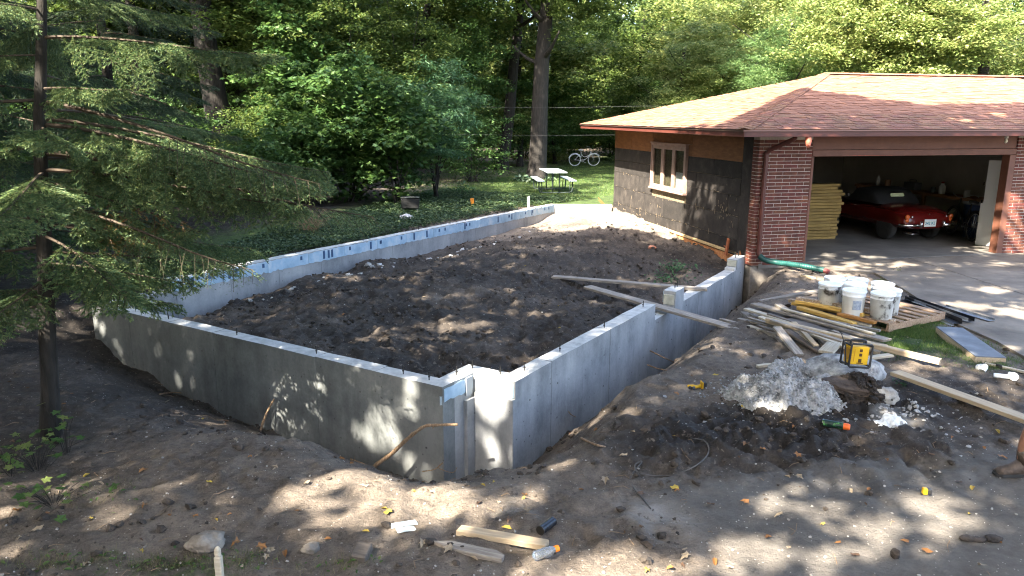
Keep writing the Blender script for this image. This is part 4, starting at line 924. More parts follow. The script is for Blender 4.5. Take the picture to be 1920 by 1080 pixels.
# long board through the wall opening
plank(P(1101, 540, .01), P(1452, 640, -.12), .19, .04, 'grey', 'long grey board passing through the wall opening down to the lumber pile')
plank(Q(1036, 521, .015), P(1326, 545, -.06), .15, .04, 'grey', 'grey board lying on the soil with its end over the second wall opening')
gpile = 'boards in the loose lumber pile'
L_ = [  # ends in the photograph with the height of the level they lie on, width, thickness, kind, label
 ((1366, 625, -.20), (1488, 673, -.10), .09, .04, 'pale', 'thin pale batten lowest on the wall side of the lumber pile'),
 ((1352, 604, -.22), (1459, 634, -.02), .085, .07, 'grey', 'pale square post just behind the long grey board at the pile'),
 ((1394, 588, -.06), (1418, 607, -.03), .12, .04, 'grey', 'short stub of board at the wall end of the pile'),
 ((1399, 581, .05), (1575, 637, .09), .12, .035, 'pale', 'long pale plank lying across the middle of the pile'),
 ((1414, 572, .04), (1663, 641, .06), .19, .04, 'grey', 'widest grey board on the far side of the pile'),
 ((1436, 604, .14), (1762, 683, .02), .10, .075, 'new', 'longest thick beam crossing the pile towards the grass'),
 ((1456, 616, .15), (1498, 668, -.02), .14, .04, 'grey', 'mottled plank sloping towards the viewer from the pile'),
 ((1474, 621, .10), (1543, 665, -.03), .14, .04, 'dark', 'brown wet plank beside the mottled sloping one'),
 ((1447, 626, -.02), (1470, 645, -.04), .10, .04, 'grey', 'short end of board tucked under the sloping planks'),
 ((1548, 664, .02), (1570, 641, .06), .20, .05, 'pale', 'short pale block end beside the yellow radio'),
 ((1424, 568, -.04), (1538, 547, .01), .12, .045, 'grey', 'grey board lying behind the pile towards the pallet'),
 ((1458, 574, .09), (1484, 592, .05), .12, .05, 'grey', 'short grey offcut on top of the far end of the pile'),
 ((1476, 602, .02), (1548, 624, .03), .20, .04, 'dark', 'dark stained board under the widest grey board'),
 ((1500, 620, -.02), (1585, 655, -.02), .16, .05, 'dark', 'dark board in the shadow under the longest beam'),
 ((1628, 674, .02), (1671, 668, .03), .10, .035, 'pale', 'short whitish board right of the yellow radio'),
 ((1622, 655, -.01), (1646, 664, -.01), .10, .04, 'new', 'short reddish stub under the longest beam near the radio'),
 ((1411, 592, -.03), (1450, 622, -.05), .12, .04, 'grey', 'grey plank peeping out low at the wall side of the pile'),
 ((1385, 600, -.04), (1530, 634, .0), .09, .035, 'grey', 'grey batten low between the long pale plank and the post'),
 ((1425, 596, .10), (1520, 640, .06), .09, .035, 'pale', 'thin pale batten slanting over the wall side of the pile'),
 ((1440, 590, .09), (1600, 645, .08), .07, .03, 'dark', 'slim dark strip between the pale plank and the beam'),
 ((1510, 612, .02), (1560, 662, -.02), .09, .04, 'grey', 'grey plank end pointing down towards the concrete heap'),
 ((1400, 612, -.06), (1480, 640, -.02), .08, .035, 'pale', 'pale lath lying between post and sloping planks'),
 ((1560, 622, .05), (1655, 655, .03), .07, .03, 'grey', 'slim grey strip on the grass side of the longest beam'),
 ((1595, 632, -.01), (1660, 652, -.01), .10, .04, 'pale', 'light batten between the beam and the widest grey board')]
L_ += [((1405, 598, .02), (1500, 628, .05), .07, .03, 'grey', 'narrow grey lath under the long pale plank at the wall side'), ((1465, 580, .10), (1640, 628, .10), .07, .03, 'pale', 'narrow pale lath lying on the widest grey board'), ((1488, 606, .16), (1530, 650, .06), .08, .03, 'new', 'tan lath slanting down beside the dark board'), ((1420, 612, .03), (1540, 652, -.02), .07, .03, 'dark', 'narrow brown lath crossing under the sloping planks'), ((1535, 600, .06), (1650, 622, .06), .09, .03, 'grey', 'narrow grey board between the yellow bundle and the widest grey board'), ((1380, 610, -.10), (1440, 634, -.06), .08, .03, 'grey', 'short grey lath beside the foot of the long grey board'), ((1520, 628, .10), (1600, 660, .04), .06, .03, 'pale', 'pale lath just behind the radio'), ((1446, 602, .19), (1580, 642, .17), .08, .03, 'grey', 'thin grey board lying on top of the longest beam')]
for a, e, w, t, k, lb in L_: plank(P(*a), P(*e), w*.84, t*.85, k, lb, gpile)
plank(P(1677, 702, .045), P(1930, 793, .055), .145, .042, 'new', 'clean long plank lying alone on the mud at the right')
plank(Q(1847, 684, .0), Q(1935, 704, .005), .03, .03, 'pale', 'thin pale stake on the dirt near the two white pipe elbows', name='stick', cat='stick')
plank(Q(1419, 691, .01), Q(1449, 688, .02), .06, .03, 'pale', 'small pale offcut against the far side of the concrete heap', name='offcut', cat='offcut')
plank(Q(1506, 518, .0), Q(1526, 524, .0), .10, .035, 'new', 'little wood block on the soil below the green pipe', name='offcut', cat='offcut')
plank(Q(860, 999, .0), Q(1026, 1028, .0), .085, .042, 'new', 'short new stud lying on the soil below the notch')
st_ = Q(812, 1022, .0); en_ = Q(945, 1050, .0)
mb = MB(); d = en_-st_; l = np.linalg.norm(d); mb.prism([(0, .0), (.12, .045), (l-.07, .045), (l, .01), (l, -.045), (.12, -.045)], 0, .035); x = d/l; y = np.cross([0, 0, 1.], x); y /= np.linalg.norm(y); z = np.cross(x, y)
mb.build('pointed_stake', m_w['grey'], bevel=.003, M4=Matrix(((x[0], y[0], z[0], st_[0]), (x[1], y[1], z[1], st_[1]), (x[2], y[2], z[2], st_[2]), (0, 0, 0, 1))), label='grey sharpened stake with mud on it beside the new stud', cat='stake')
mud = MB()
for px, py, r in ((848, 1023, .03), (871, 1028, .018)):
    q = P(px, py, 0); 
    v, f = LUMPS[1]; mud.add(v*np.array([r, r*.7, r*.5])+(st_+x*np.linalg.norm(q-P(812, 1022, 0))+np.array([0, 0, .036])), f)
mud.build('mud_clod', m_clod, label='dark mud stuck on top of the sharpened stake', cat='mud')
# survey stake at the lower edge
q = P(408, 1035, .32); gq = zg(q[0], q[1]); mb = MB(); mb.box((0, 0, .10), (.042, .040, .95)); mb.lathe([(.020, 0), (.021, .04), (.012, .06)], 8, (0, 0, .575)); mb.build('survey_stake', m_w['pale'], bevel=.006, loc=(q[0], q[1], .32-.6), label='pale square wooden stake driven upright at the bottom left', cat='stake')
# pallet with buckets
pa, pb = P(1513, 563, .14), P(1668, 603, .14); pdv = pb-pa; pw_ = np.linalg.norm(pdv); pang = math.atan2(pdv[1], pdv[0])
pc_ = P(1702, 566, .14); pdep = abs(np.cross(pdv[:2]/pw_, (pc_-pb)[:2])); pdep = min(max(pdep, .9), 1.25)
pal = empty('pallet', (pa[0], pa[1], -.02), 'weathered wooden pallet on the grass holding white buckets', 'pallet', pang)
mpw = mat('pallet_wood', (.19, .12, .075), (.36, .25, .165), (.27, .18, .115), scale=6, stretch=(.6, 6, 6), rough=.85, bump=.3, bscale=30, var=.2)
for i in range(3): mb = MB(); mb.box((.02+i*(pw_-.04)/2, pdep/2, .07), (.04, pdep, .09)); mb.build('stringer', mpw, pal, bevel=.004)
for i in range(7): mb = MB(); w_ = .10 if i not in (0, 6) else .14; mb.box((pw_/2, .06+i*(pdep-.12)/6, .127), (pw_+random.uniform(-.02, .03), w_, .020), rotm(z=random.uniform(-.01, .01))); mb.build('deck_board', mpw, pal, bevel=.003)
for i in range(3): mb = MB(); mb.box((pw_/2, .06+i*(pdep-.12)/2, .013), (pw_, .10, .020)); mb.build('bottom_board', mpw, pal, bevel=.003)
m_bk = mat('white_bucket', (.76, .77, .76), (.85, .85, .83), scale=3, rough=.38); m_bkd = bpy.data.materials.new('muddy_bucket')
m_bkd = mat('muddy_bucket', (.07, .06, .05), (.70, .70, .68), (.58, .57, .54), scale=4.5, rough=.6, detail=7)
_e = m_bkd.node_tree.nodes['Color Ramp'].color_ramp.elements; _e[0].position = .40; _e[1].position = .49; _e[2].position = .66
lidm = mat('bucket_lid', (.74, .74, .72), (.88, .88, .86), (.85, .85, .83), scale=11, rough=.42)
m_lab = mat('bucket_print', (.20, .25, .34), (.42, .46, .52), scale=40, rough=.5)
BK = [(1567, 515.5, 'white bucket at the back left corner of the pallet', 0), (1608, 518, 'white bucket at the back between two others on the pallet', 0), (1656, 525.5, 'white bucket at the back right of the pallet nearest the driveway', 0), (1557, 526, 'muddy white bucket at the left front edge of the pallet', 1), (1604.5, 527, 'white bucket hidden between the back and front middle ones', 0),
      (1669, 537, 'white bucket at the right edge of the pallet', 1), (1603, 538.5, 'clean white bucket with a blue printed square at the front middle', 2), (1657, 544, 'white bucket at the front right with a large mud smear', 1)]
bk_prof = [(.132, 0), (.136, .004), (.149, .27), (.151, .272), (.156, .275), (.156, .283), (.151, .286), (.153, .325), (.153, .335)]
for i, (px, py, lb, dirty) in enumerate(BK):
    q = P(px, py, .137+.375); b_ = empty('bucket', (q[0], q[1], .119), lb, 'bucket', RNG.uniform(0, 6), 'white buckets on the pallet')
    mb = MB(); mb.lathe(bk_prof, 28); mb.build('bucket_body', m_bkd if dirty == 1 else m_bk, b_, smooth=True)
    mb = MB(); mb.lathe([(.158, .325), (.162, .33), (.162, .352), (.157, .356), (.150, .352), (.002, .351)], 28); mb.build('lid', lidm, b_, smooth=False)
    mb = MB(); a0 = RNG.uniform(-.4, .4); mb.tube([(.158*math.cos(a), .162*math.sin(a), .285-.09*math.sin(a*1.0)*(1 if math.sin(a) > 0 else 0)) for a in np.linspace(0, math.pi, 12)], .003, 5); mb.build('bail', m_steel, b_)
    if dirty == 2:
        b_.rotation_euler = (0, 0, 0); mb = MB()
        for k in range(6):
            a = -2.05+k*.13; a2 = a+.13; r = .1475
            mb.add([(r*math.cos(a), r*math.sin(a), .10), (r*math.cos(a2), r*math.sin(a2), .10), ((r+.006)*math.cos(a2), (r+.006)*math.sin(a2), .23), ((r+.006)*math.cos(a), (r+.006)*math.sin(a), .23)], [(0, 1, 2, 3)])
        mb.build('printed_label', m_lab, b_)
# stacked yellow boards at the front of the pallet
Yb = [((1486, 577, .02), (1630, 604, .02), .09, .04, 'amber', 'lowest amber board of the yellow bundle'), ((1497, 586, .01), (1602, 618, .01), .10, .04, 'amber', 'amber board nearest the lumber pile in the yellow bundle'), ((1492, 574, .075), (1618, 600, .075), .08, .04, 'amber', 'bright yellow board in the middle of the bundle'),
      ((1570, 598, .055), (1640, 615, .05), .07, .035, 'rust', 'orange brown board end sticking out of the yellow bundle'), ((1494, 568, .12), (1666, 597, .10), .11, .04, 'speck', 'mortar speckled board on top of the yellow bundle'), ((1640, 602, .03), (1674, 613, .03), .10, .045, 'speck', 'short speckled stub at the grass end of the bundle'), ((1580, 608, .0), (1632, 620, .0), .07, .02, 'pale', 'thin white strip under the yellow bundle'), ((1479, 572, .03), (1508, 578, .03), .08, .04, 'speck', 'stub of speckled board at the pile end of the yellow bundle')]
for a, e, w, t, k, lb in Yb: plank(P(a[0], a[1], a[2])+np.array([0, 0, .05]), P(e[0], e[1], e[2])+np.array([0, 0, .05]), w, t+.008, k, lb, 'yellow boards beside the pallet')
plank(P(1643, 617, -.02), P(1672, 622, -.02), .02, .02, 'amber', 'thin yellow lath in the grass beside the bundle', name='stick', cat='stick')
# black metal angle strips, thick grey slab
m_bm = mat('black_angle_metal', (.018, .018, .020), (.045, .045, .05), scale=6, rough=.35, metal=.5); m_gm = mat('grey_flashing', (.20, .215, .23), (.30, .31, .33), scale=5, rough=.35, metal=.6)
def angle(p0, p1, w, h, m, label):
    p0 = np.array(p0); p1 = np.array(p1); d = p1-p0; l = np.linalg.norm(d); x = d/l; y = np.cross([0, 0, 1.], x); y /= np.linalg.norm(y); z = np.cross(x, y); mb = MB()
    mb.bx((0, -w/2, 0), (l, w/2, .006)); mb.bx((0, w/2-.006, .0065), (l, w/2, h)); mb.build('metal_strip', m, M4=Matrix(((x[0], y[0], z[0], p0[0]), (x[1], y[1], z[1], p0[1]), (x[2], y[2], z[2], p0[2]), (0, 0, 0, 1))), label=label, cat='metal strip', group='metal strips at the driveway edge')
angle(P(1690, 563, .03), P(1796, 607, .01), .12, .07, m_bm, 'widest black metal angle strip beside the pallet'); angle(P(1700, 561, .06), P(1822, 603, .03), .09, .06, m_bm, 'black metal angle strip lying across the widest one')
angle(P(1712, 566, .07), P(1812, 602, .05), .05, .04, m_gm, 'slim grey metal strip between the black ones'); angle(P(1768, 575, .02), P(1860, 602, .01), .12, .03, m_gm, 'grey metal flashing furthest onto the driveway')
angle(P(1708, 577, .0), P(1785, 611, .0), .05, .03, m_gm, 'grey strip at the grass side of the black metal')
sa, sb, sc_, sd_ = P(1757, 614, .07), P(1803, 613, .07), P(1884, 668, .07), P(1833, 671, .07)
ctr = (sa+sc_)/2; ang = math.atan2(*( (sd_-sa)[1::-1])); ln = (np.linalg.norm(sd_-sa)+np.linalg.norm(sc_-sb))/2; wd_ = abs(np.cross(((sd_-sa)/np.linalg.norm(sd_-sa))[:2], (sb-sa)[:2]))
slab = empty('grey_form_panel', (ctr[0], ctr[1], -.03), 'thick grey topped panel with timber edges lying on the grass', 'panel', ang)
mb = MB(); mb.box((0, 0, .095), (ln, wd_, .012)); mb.build('panel_face', mat('panel_grey', (.085, .095, .11), (.17, .18, .20), (.125, .135, .15), scale=4, rough=.6, detail=8), slab, bevel=.003)
for a, d in (((ln/2-.02, 0, .044), (.04, wd_-.002, .088)), ((-ln/2+.02, 0, .044), (.04, wd_-.002, .088)), ((0, wd_/2-.02, .043), (ln-.082, .04, .086)), ((0, -wd_/2+.02, .043), (ln-.082, .04, .086))): mb = MB(); mb.box(a, d); mb.build('edge_board', m_w['new'], slab, bevel=.003)
# concrete spoil heap, boulder, peat overhang
m_heap = mat('fresh_concrete_spoil', (.13, .133, .138), (.46, .46, .457), (.31, .313, .317), scale=11, rough=.97, bump=1., bscale=55)
def mound(name, c, rx, ry, h, rot, m, seed, label, cat, prof=1.3, rough=1.):
    n = 130; g = np.linspace(-1, 1, n); A_, B_ = np.meshgrid(g, g); r = np.hypot(A_, B_); th = np.arctan2(B_, A_)
    edge = 1-.22*noise2(np.cos(th)*1.3+seed, np.sin(th)*1.3, seed)-.10*noise2(np.cos(th)*4+seed, np.sin(th)*4, seed+1)
    k = np.clip(1-(r/edge/.86)**2, -.3, 1); x = A_*rx; y = B_*ry; cr_, s_ = math.cos(rot), math.sin(rot)
    wx = c[0]+x*cr_-y*s_; wy = c[1]+x*s_+y*cr_; base = gz(wx.ravel(), wy.ravel()).reshape(n, n)
    hh = np.where(k > 0, np.maximum(k, 0)**(1/prof)*h, k*.5); 
    hh = hh+np.where(k > 0, rough*(.10*fbm(wx*3, wy*3, seed, 2)+.040*fbm(wx*7, wy*7, seed+3, 3)+.012*fbm(wx*19, wy*19, seed+7, 2))*np.minimum(1, k*5), 0)
    z = np.where(k > -.25, base+hh, base-.12); V = np.stack([wx, wy, z], -1).reshape(-1, 3)-np.array([c[0], c[1], 0]); I = np.arange(n*n).reshape(n, n)
    F = np.stack([I[:-1, :-1], I[:-1, 1:], I[1:, 1:], I[1:, :-1]], -1).reshape(-1, 4); kk_ = k.ravel()[F].max(1) > -.2
    return link(name, fast_mesh(name, V, F[kk_], m, False), loc=(c[0], c[1], 0), label=label, cat=cat)
hc = P(1462, 738, .05); heap1 = mound('concrete_heap', hc, .64, .54, .25, -.25, m_heap, 4, 'largest heap of pale crumbly concrete spoil on the mud', 'concrete heap', 1.5)
hb_ = P(1478, 690, .15); heap2 = mound('concrete_heap', hb_, .42, .26, .30, .2, m_heap, 14, 'lower ridge of grey concrete spoil behind the largest heap', 'concrete heap', 1.7)
bc_ = P(1592, 700, .15); bo = link('concrete_boulder', lump_mesh('concrete_boulder', (.40, .30, .25), m_heap, 6, 4, .22, 1.3), loc=(bc_[0], bc_[1]+.12, zg(bc_[0], bc_[1])+.10), label='rounded lump of grey concrete carrying the yellow radio', cat='concrete lump')
sc2 = P(1540, 735, .02); link('concrete_boulder', lump_mesh('concrete_boulder', (.17, .15, .13), m_heap, 9, 4, .3, 1.5), loc=(sc2[0]+.08, sc2[1]+.1, zg(sc2[0], sc2[1])+.08), label='small concrete lump wedged between the heap and the boulder', cat='concrete lump')
m_peat = mat('black_muck', (.010, .0085, .008), (.055, .042, .034), scale=10, rough=.93, bump=1., bscale=40, stretch=(1, 1, 3))
pc2 = P(1610, 745, .0); heap3 = mound('muck_heap', pc2, .40, .34, .20, .2, m_peat, 24, 'dark heap of wet muck in front of the concrete boulder', 'soil heap', 1.2, .8)
ck = P(1600, 722, .16); mb = MB(); o = link('muck_slab', lump_mesh('muck_slab', (.30, .17, .055), mat('peat_slab', (.030, .022, .018), (.11, .08, .062), scale=7, rough=.95, bump=.8, stretch=(1, 1, 6)), 12, 4, .25, 1.4), loc=(ck[0], ck[1], .15), label='curved slab of dry brown turf overhanging the wet muck', cat='turf slab'); o.rotation_euler = (.12, .10, -.15)
for k in range(150):
    pass
pts = []; sz = []
for k in range(240):
    a_ = RNG.uniform(0, 6.28); rr_ = .42+abs(RNG.normal())*.22; q = np.array([hc[0]+rr_*1.15*math.cos(a_), hc[1]+rr_*.95*math.sin(a_)]); pts.append((q[0], q[1], zg(q[0], q[1]))); sz.append(.005+.022*RNG.uniform()**3)
scatter('concrete_crumbs', pts, sz, m_heap, .3)
rk = P(1655, 752, .02); link('rock', lump_mesh('rock', (.14, .10, .09), mat('pale_rock', (.16, .14, .12), (.48, .46, .42), scale=5, rough=.9, bump=.5), 3, 4, .3, 1.5), loc=(rk[0], rk[1], zg(rk[0], rk[1])+.04), label='brown and white rock beside the muck heap', cat='rock')
lm = P(1668, 792, 0); mound('lime_spill', lm, .20, .10, .035, .3, mat('white_lime', (.62, .61, .58), (.80, .79, .76), scale=25, rough=.95, bump=.5), 33, 'small bright white patch of spilled powder on the mud', 'spill', 1.1, .3)
def crumbs_on(par, n, s0, s1, m, seed):
    r = np.random.default_rng(seed); vs = np.array([v.co[:] for v in par.data.vertices]); Vs, Fs, o = [], [], 0
    g0 = gz(vs[:, 0]+par.location.x, vs[:, 1]+par.location.y); ok = np.where(vs[:, 2] > g0-.03)[0]
    for i in r.choice(ok, n):
        v, f = LUMPS[int(r.integers(4))]; s = s0+(s1-s0)*r.uniform()**2.5; R = rotm(r.uniform(0, 6.28), r.uniform(-1, 1), r.uniform(-1, 1)); Vs.append(v@R.T*s+vs[i]+np.array([r.normal()*.01, r.normal()*.01, s*.15])); Fs.append(f+o); o += len(v)
    link('crumbs', fast_mesh('crumbs', np.concatenate(Vs), np.concatenate(Fs), m, False), par, kind='stuff')
crumbs_on(heap1, 2600, .005, .026, m_heap, 1); crumbs_on(heap2, 1100, .005, .026, m_heap, 2); crumbs_on(heap3, 500, .008, .05, m_peat, 3)
# radio on the boulder
rq = P(1603, 678, .36); rd = empty('jobsite_radio', (rq[0], rq[1], .315), 'yellow and black jobsite radio standing on the concrete boulder', 'radio', .10); rd.rotation_euler = (-.05, .09, .10); rd.scale = (.76, .76, .76)
m_ry = mat('radio_yellow', (.60, .34, .010), (.70, .42, .015), scale=3, rough=.4); m_rk = mat('radio_black', (.018, .018, .020), (.035, .035, .038), scale=8, rough=.5)
mb = MB(); mb.box((0, 0, .165), (.245, .18, .25)); mb.build('radio_body', m_ry, rd, bevel=.012, seg=2)
mb = MB(); y = -.105
mb.tube([(-.15, y, .02), (-.15, y, .31), (-.135, y, .325), (.135, y, .325), (.15, y, .31), (.15, y, .02), (.135, y, .008), (-.135, y, .008)], .014, 8, closed=True); y = .105
mb.tube([(-.15, y, .02), (-.15, y, .31), (-.135, y, .325), (.135, y, .325), (.15, y, .31), (.15, y, .02), (.135, y, .008), (-.135, y, .008)], .014, 8, closed=True)
for sx in (-1, 1):
    for z in (.03, .30): mb.tube([(sx*.145, -.105, z), (sx*.145, .105, z)], .014, 8)
mb.build('roll_cage', m_rk, rd, smooth=True)
mb = MB(); mb.tube(spline([(-.11, 0, .30), (-.09, 0, .36), (.09, 0, .36), (.11, 0, .30)], 5), .016, 8); mb.build('handle', m_rk, rd, smooth=True)
for z in (.235, .175): mb = MB(); mb.box((.005, -.093, z), (.042, .008, .040)); mb.build('button', mat('radio_brown', (.09, .04, .01), rough=.5), rd, bevel=.004)
mb = MB(); mb.box((.005, -.093, .095), (.045, .008, .05)); mb.box((.005, -.094, .062), (.10, .008, .010)); mb.build('latch', mat('radio_brown', (.09, .04, .01)), rd, bevel=.003)
mb = MB(); mb.box((-.085, -.0915, .165), (.008, .006, .17)); mb.build('door_seam', mat('radio_orange', (.45, .22, .01), rough=.5), rd)
mb = MB(); mb.lathe([(.075, 0), (.08, .012), (.06, .014), (.02, .005)], 18, (-.123, 0, .17), rotm(y=-math.pi/2)); mb.build('speaker', mat('radio_orange', (.45, .22, .01)), rd)
mb = MB(); mb.tube([(-.17, -.06, .02), (-.21, -.06, .27), (-.30, -.05, .46)], [.012, .009, .005], 7); mb.box((-.30, -.05, .455), (.05, .012, .012), rotm(y=.4)); mb.build('antenna', m_rk, rd)
# drill, cans, tape, bottle, pipe pieces, block, rocks
def lying(q, ang, tilt=0.): return Matrix.Translation(Vector(q)) @ Matrix.Rotation(ang, 4, 'Z') @ Matrix.Rotation(math.pi/2+tilt, 4, 'Y')
m_dy = mat('tool_yellow', (.45, .26, .012), (.55, .34, .015), scale=5, rough=.45)
q = Q(1302, 730, .035); dr = empty('cordless_drill', tuple(q), 'yellow and black cordless drill lying on the mud', 'drill', .12)
mb = MB(); mb.tube([(-.075, 0, .0), (-.02, 0, .0), (.02, 0, 0), (.07, -.0, .01)], [.026, .030, .018, .019], 10); mb.build('drill_body', m_dy, dr, smooth=True)
mb = MB(); mb.box((.105, 0, .015), (.045, .075, .085)); mb.build('battery', m_rk, dr, bevel=.008); mb = MB(); mb.box((.082, 0, .015), (.014, .078, .088)); mb.build('battery_clip', m_dy, dr, bevel=.004)
mb = MB(); mb.lathe([(.02, 0), (.018, .03), (.010, .05), (.004, .055)], 10, (-.02, -.03, -.0), rotm(z=-1.9) @ rotm(y=math.pi/2)); mb.lathe([(.024, -.0), (.024, .02)], 10, (-.06, -.025, 0), rotm(x=math.pi/2)); mb.build('chuck', m_rk, dr)
def can(q, ang, r, h, mats_, label, cat, name, parts):
    o = empty(name, tuple(q), label, cat); o.matrix_world = lying(q, ang)
    for nm, prof, m in parts: mb = MB(); mb.lathe(prof, 18); mb.build(nm, m, o, smooth=False)
    return o
pq = Q(1541, 798, .034); pe = Q(1585, 808, .034); an = math.atan2((pe-pq)[1], (pe-pq)[0]); pl_ = np.linalg.norm(pe-pq)
can(pq, an, .033, .2, None, 'dark green marking paint can with an orange cap on the mud', 'paint can', 'paint_can', [('can_body', [(.030, 0), (.033, .006), (.033, .17), (.028, .183)], mat('can_print', (.006, .022, .018), (.10, .30, .08), (.012, .04, .03), scale=22, rough=.35, metal=.2)), ('can_cap', [(.031, .184), (.031, .225), (.024, .24)], mat('orange_cap', (.75, .13, .02), rough=.45)), ('can_band', [(.0335, .004), (.0335, .012)], m_chr)])
pq = Q(1013, 1003, .03); pe = Q(1036, 984, .03); an = math.atan2((pe-pq)[1], (pe-pq)[0])
can(pq, an, .03, .15, None, 'black tube shaped can with its open end towards the stud', 'can', 'black_can', [('can_body', [(.024, .008), (.031, .0), (.033, .004), (.033, .158), (.030, .165)], mat('black_can', (.012, .013, .016), (.03, .035, .045), scale=12, rough=.25, metal=.4)), ('can_rim', [(.034, -.002), (.034, .008)], m_steel)])
bq = Q(1001, 1052, .036); be = Q(1056, 1040, .030); an = math.atan2((be-bq)[1], (be-bq)[0])
m_pet = bpy.data.materials.new('clear_plastic'); m_pet.use_nodes = True; b_ = m_pet.node_tree.nodes['Principled BSDF']; b_.inputs['Base Color'].default_value = (.62, .66, .70, 1); b_.inputs['Roughness'].default_value = .10; b_.inputs['Transmission Weight'].default_value = .85
bt = can(bq, an, .035, .2, None, 'empty clear sports drink bottle with an orange cap in front', 'bottle', 'drink_bottle', [('bottle_body', [(.028, 0), (.034, .01), (.035, .04), (.032, .06), (.035, .08), (.035, .115), (.026, .145), (.019, .158), (.019, .165)], m_pet), ('bottle_cap', [(.021, .162), (.022, .166), (.022, .19), (.016, .192)], mat('cap_orange', (.80, .20, .01), rough=.4))])
mb = MB(); lp = []
for k in range(9): 
    a = -.9+k*.22
    lp.append(a)
for i in range(8): mb.add([(.0357*math.cos(lp[i]), .0357*math.sin(lp[i]), .078), (.0357*math.cos(lp[i+1]), .0357*math.sin(lp[i+1]), .078), (.0357*math.cos(lp[i+1]), .0357*math.sin(lp[i+1]), .118), (.0357*math.cos(lp[i]), .0357*math.sin(lp[i]), .118)], [(0, 1, 2, 3)])
mb.build('bottle_label', mat('bottle_label', (.22, .23, .28), (.50, .50, .52), scale=50, rough=.5), bt)
tq = Q(1737, 927, .0); tp_ = empty('tape_measure', tuple(tq), 'yellow and grey tape measure on the dusty concrete', 'tape measure', -.1); tp_.scale = (.8, .8, .8)
mb = MB(); mb.box((-.02, 0, .036), (.045, .055, .066)); mb.build('tape_case', m_dy, tp_, bevel=.014, seg=3); mb = MB(); mb.box((.022, 0, .033), (.04, .05, .058)); mb.build('tape_side', m_rk, tp_, bevel=.014, seg=3); mb = MB(); mb.box((-.055, -.02, .012), (.02, .02, .006)); mb.build('tape_hook', m_steel, tp_)
m_pvc = mat('white_pvc', (.66, .68, .68), (.74, .75, .75), scale=4, rough=.35)
for (px, py, a, lb) in ((1845, 698, .6, 'white plastic pipe elbow nearer the grass'), (1884, 711, -.4, 'white plastic pipe joint with a round open end')):
    q = Q(px, py, .035); mb = MB()
    if a > 0: mb.tube(spline([(-.05, 0, -.01), (.0, .0, .03), (.03, .05, .0)], 6), .034, 12); mb.tube([(.025, .045, .004), (.05, .08, -.012)], .042, 12)
    else: mb.tube([(-.11, 0, 0), (.05, 0, .0)], .026, 12); mb.tube([(.045, 0, .0), (.06, 0, .045), ], .034, 12); mb.lathe([(.045, -.025), (.045, .025), (.032, .025), (.030, .0)], 14, (.075, -.01, .01), rotm(x=1.2))
    o = mb.build('pipe_elbow', m_pvc, smooth=False, bevel=0, loc=tuple(q), label=lb, cat='pipe fitting', group='white pipe fittings on the dirt'); o.rotation_euler = (0, 0, a)
m_foam = mat('pale_blue_foam', (.58, .70, .72), (.74, .80, .80), scale=12, rough=.85, bump=.3)
for (a, e, lb) in (((734, 989), (782, 982), 'pale blue foam strip further from the viewer on the soil'), ((744, 998), (779, 992), 'shorter pale foam strip nearer the viewer on the soil')): plank(Q(*a), Q(*e), .04, .022, m_foam, lb, 'pale foam strips', 'foam_strip', 'foam strip')
q = Q(680, 1044, .0); mb = MB(); mb.box((0, 0, .035), (.10, .13, .07)); o = mb.build('wood_block', m_w['dark'], bevel=.006, loc=tuple(q), label='small grey wood block half sunk in the shaded soil', cat='block'); o.rotation_euler = (.3, .05, -.2)
m_rock = mat('field_rock', (.10, .085, .07), (.30, .27, .23), (.19, .165, .14), scale=6, rough=.92, bump=.6, bscale=35)
for (px, py, r, lb) in ((385, 1025, (.125, .095, .075), 'large pale rock beside the upright wooden stake'), (582, 1032, (.06, .05, .045), 'small round rock on the soil between stake and block')): q = Q(px, py); link('rock', lump_mesh('rock', r, m_rock, 5, 4, .25, 1.4), loc=(q[0], q[1], q[2]+r[2]*.35), label=lb, cat='rock')
for (px, py, r, lb, c_) in ((1212, 1075, .03, 0, 0),): pass
for i, (px, py, r) in enumerate(((1812, 1012, (.05, .035, .02)), (1832, 1014, (.065, .035, .018)), (1862, 1013, (.06, .04, .022)), (1678, 1045, (.03, .03, .04)))): q = Q(px, py); link('dung_clod', lump_mesh('dung_clod', r, m_peat, 20+i, 3, .25, 1.5), loc=(q[0], q[1], q[2]+r[2]*.6), label=['small dark clod left of the row on the dusty slab', 'longest dark clod in the middle of the row on the slab', 'round dark clod at the right of the row on the slab', 'little dark clod near the bottom edge of the dusty slab'][i], cat='clod')
# brick chip, sticks and roots, cable
q = Q(1223, 465, .01); link('brick_chip', lump_mesh('brick_chip', (.09, .06, .05), mat('brick_chip', (.38, .15, .09), (.48, .21, .13), scale=8, rough=.9), 2, 2, .2, 1.5), loc=tuple(q), label='salmon broken brick chip on the soil below the garage window', cat='brick chip')
m_bark1 = mat('dead_branch', (.16, .10, .06), (.36, .25, .16), (.26, .17, .10), scale=9, stretch=(6, 6, 1), rough=.85, bump=.4)
def stick(px, r, label, m=None, up=0., cat='stick'):
    pts_ = [p for p in px]; mb = MB(); sp = spline(pts_, 7); rr = np.linspace(r[0], r[1], len(sp))*(1+.12*np.sin(np.arange(len(sp))*2.3)); mb.tube(sp, list(rr), 7); return mb.build('stick' if cat == 'stick' else cat, m or m_bark1, smooth=True, label=label, cat=cat)
y_ = 7.25; f0 = Pd(694, 884, 7.3); f0[2] = zg(f0[0], f0[1])-.02
pts_ = [f0, Pd(705, 872, 7.28), Pd(735, 850, 7.22), Pd(765, 822, 7.16), Pd(795, 800, 7.10), Pd(820, 797, 7.05), Pd(858, 796, 7.0)]
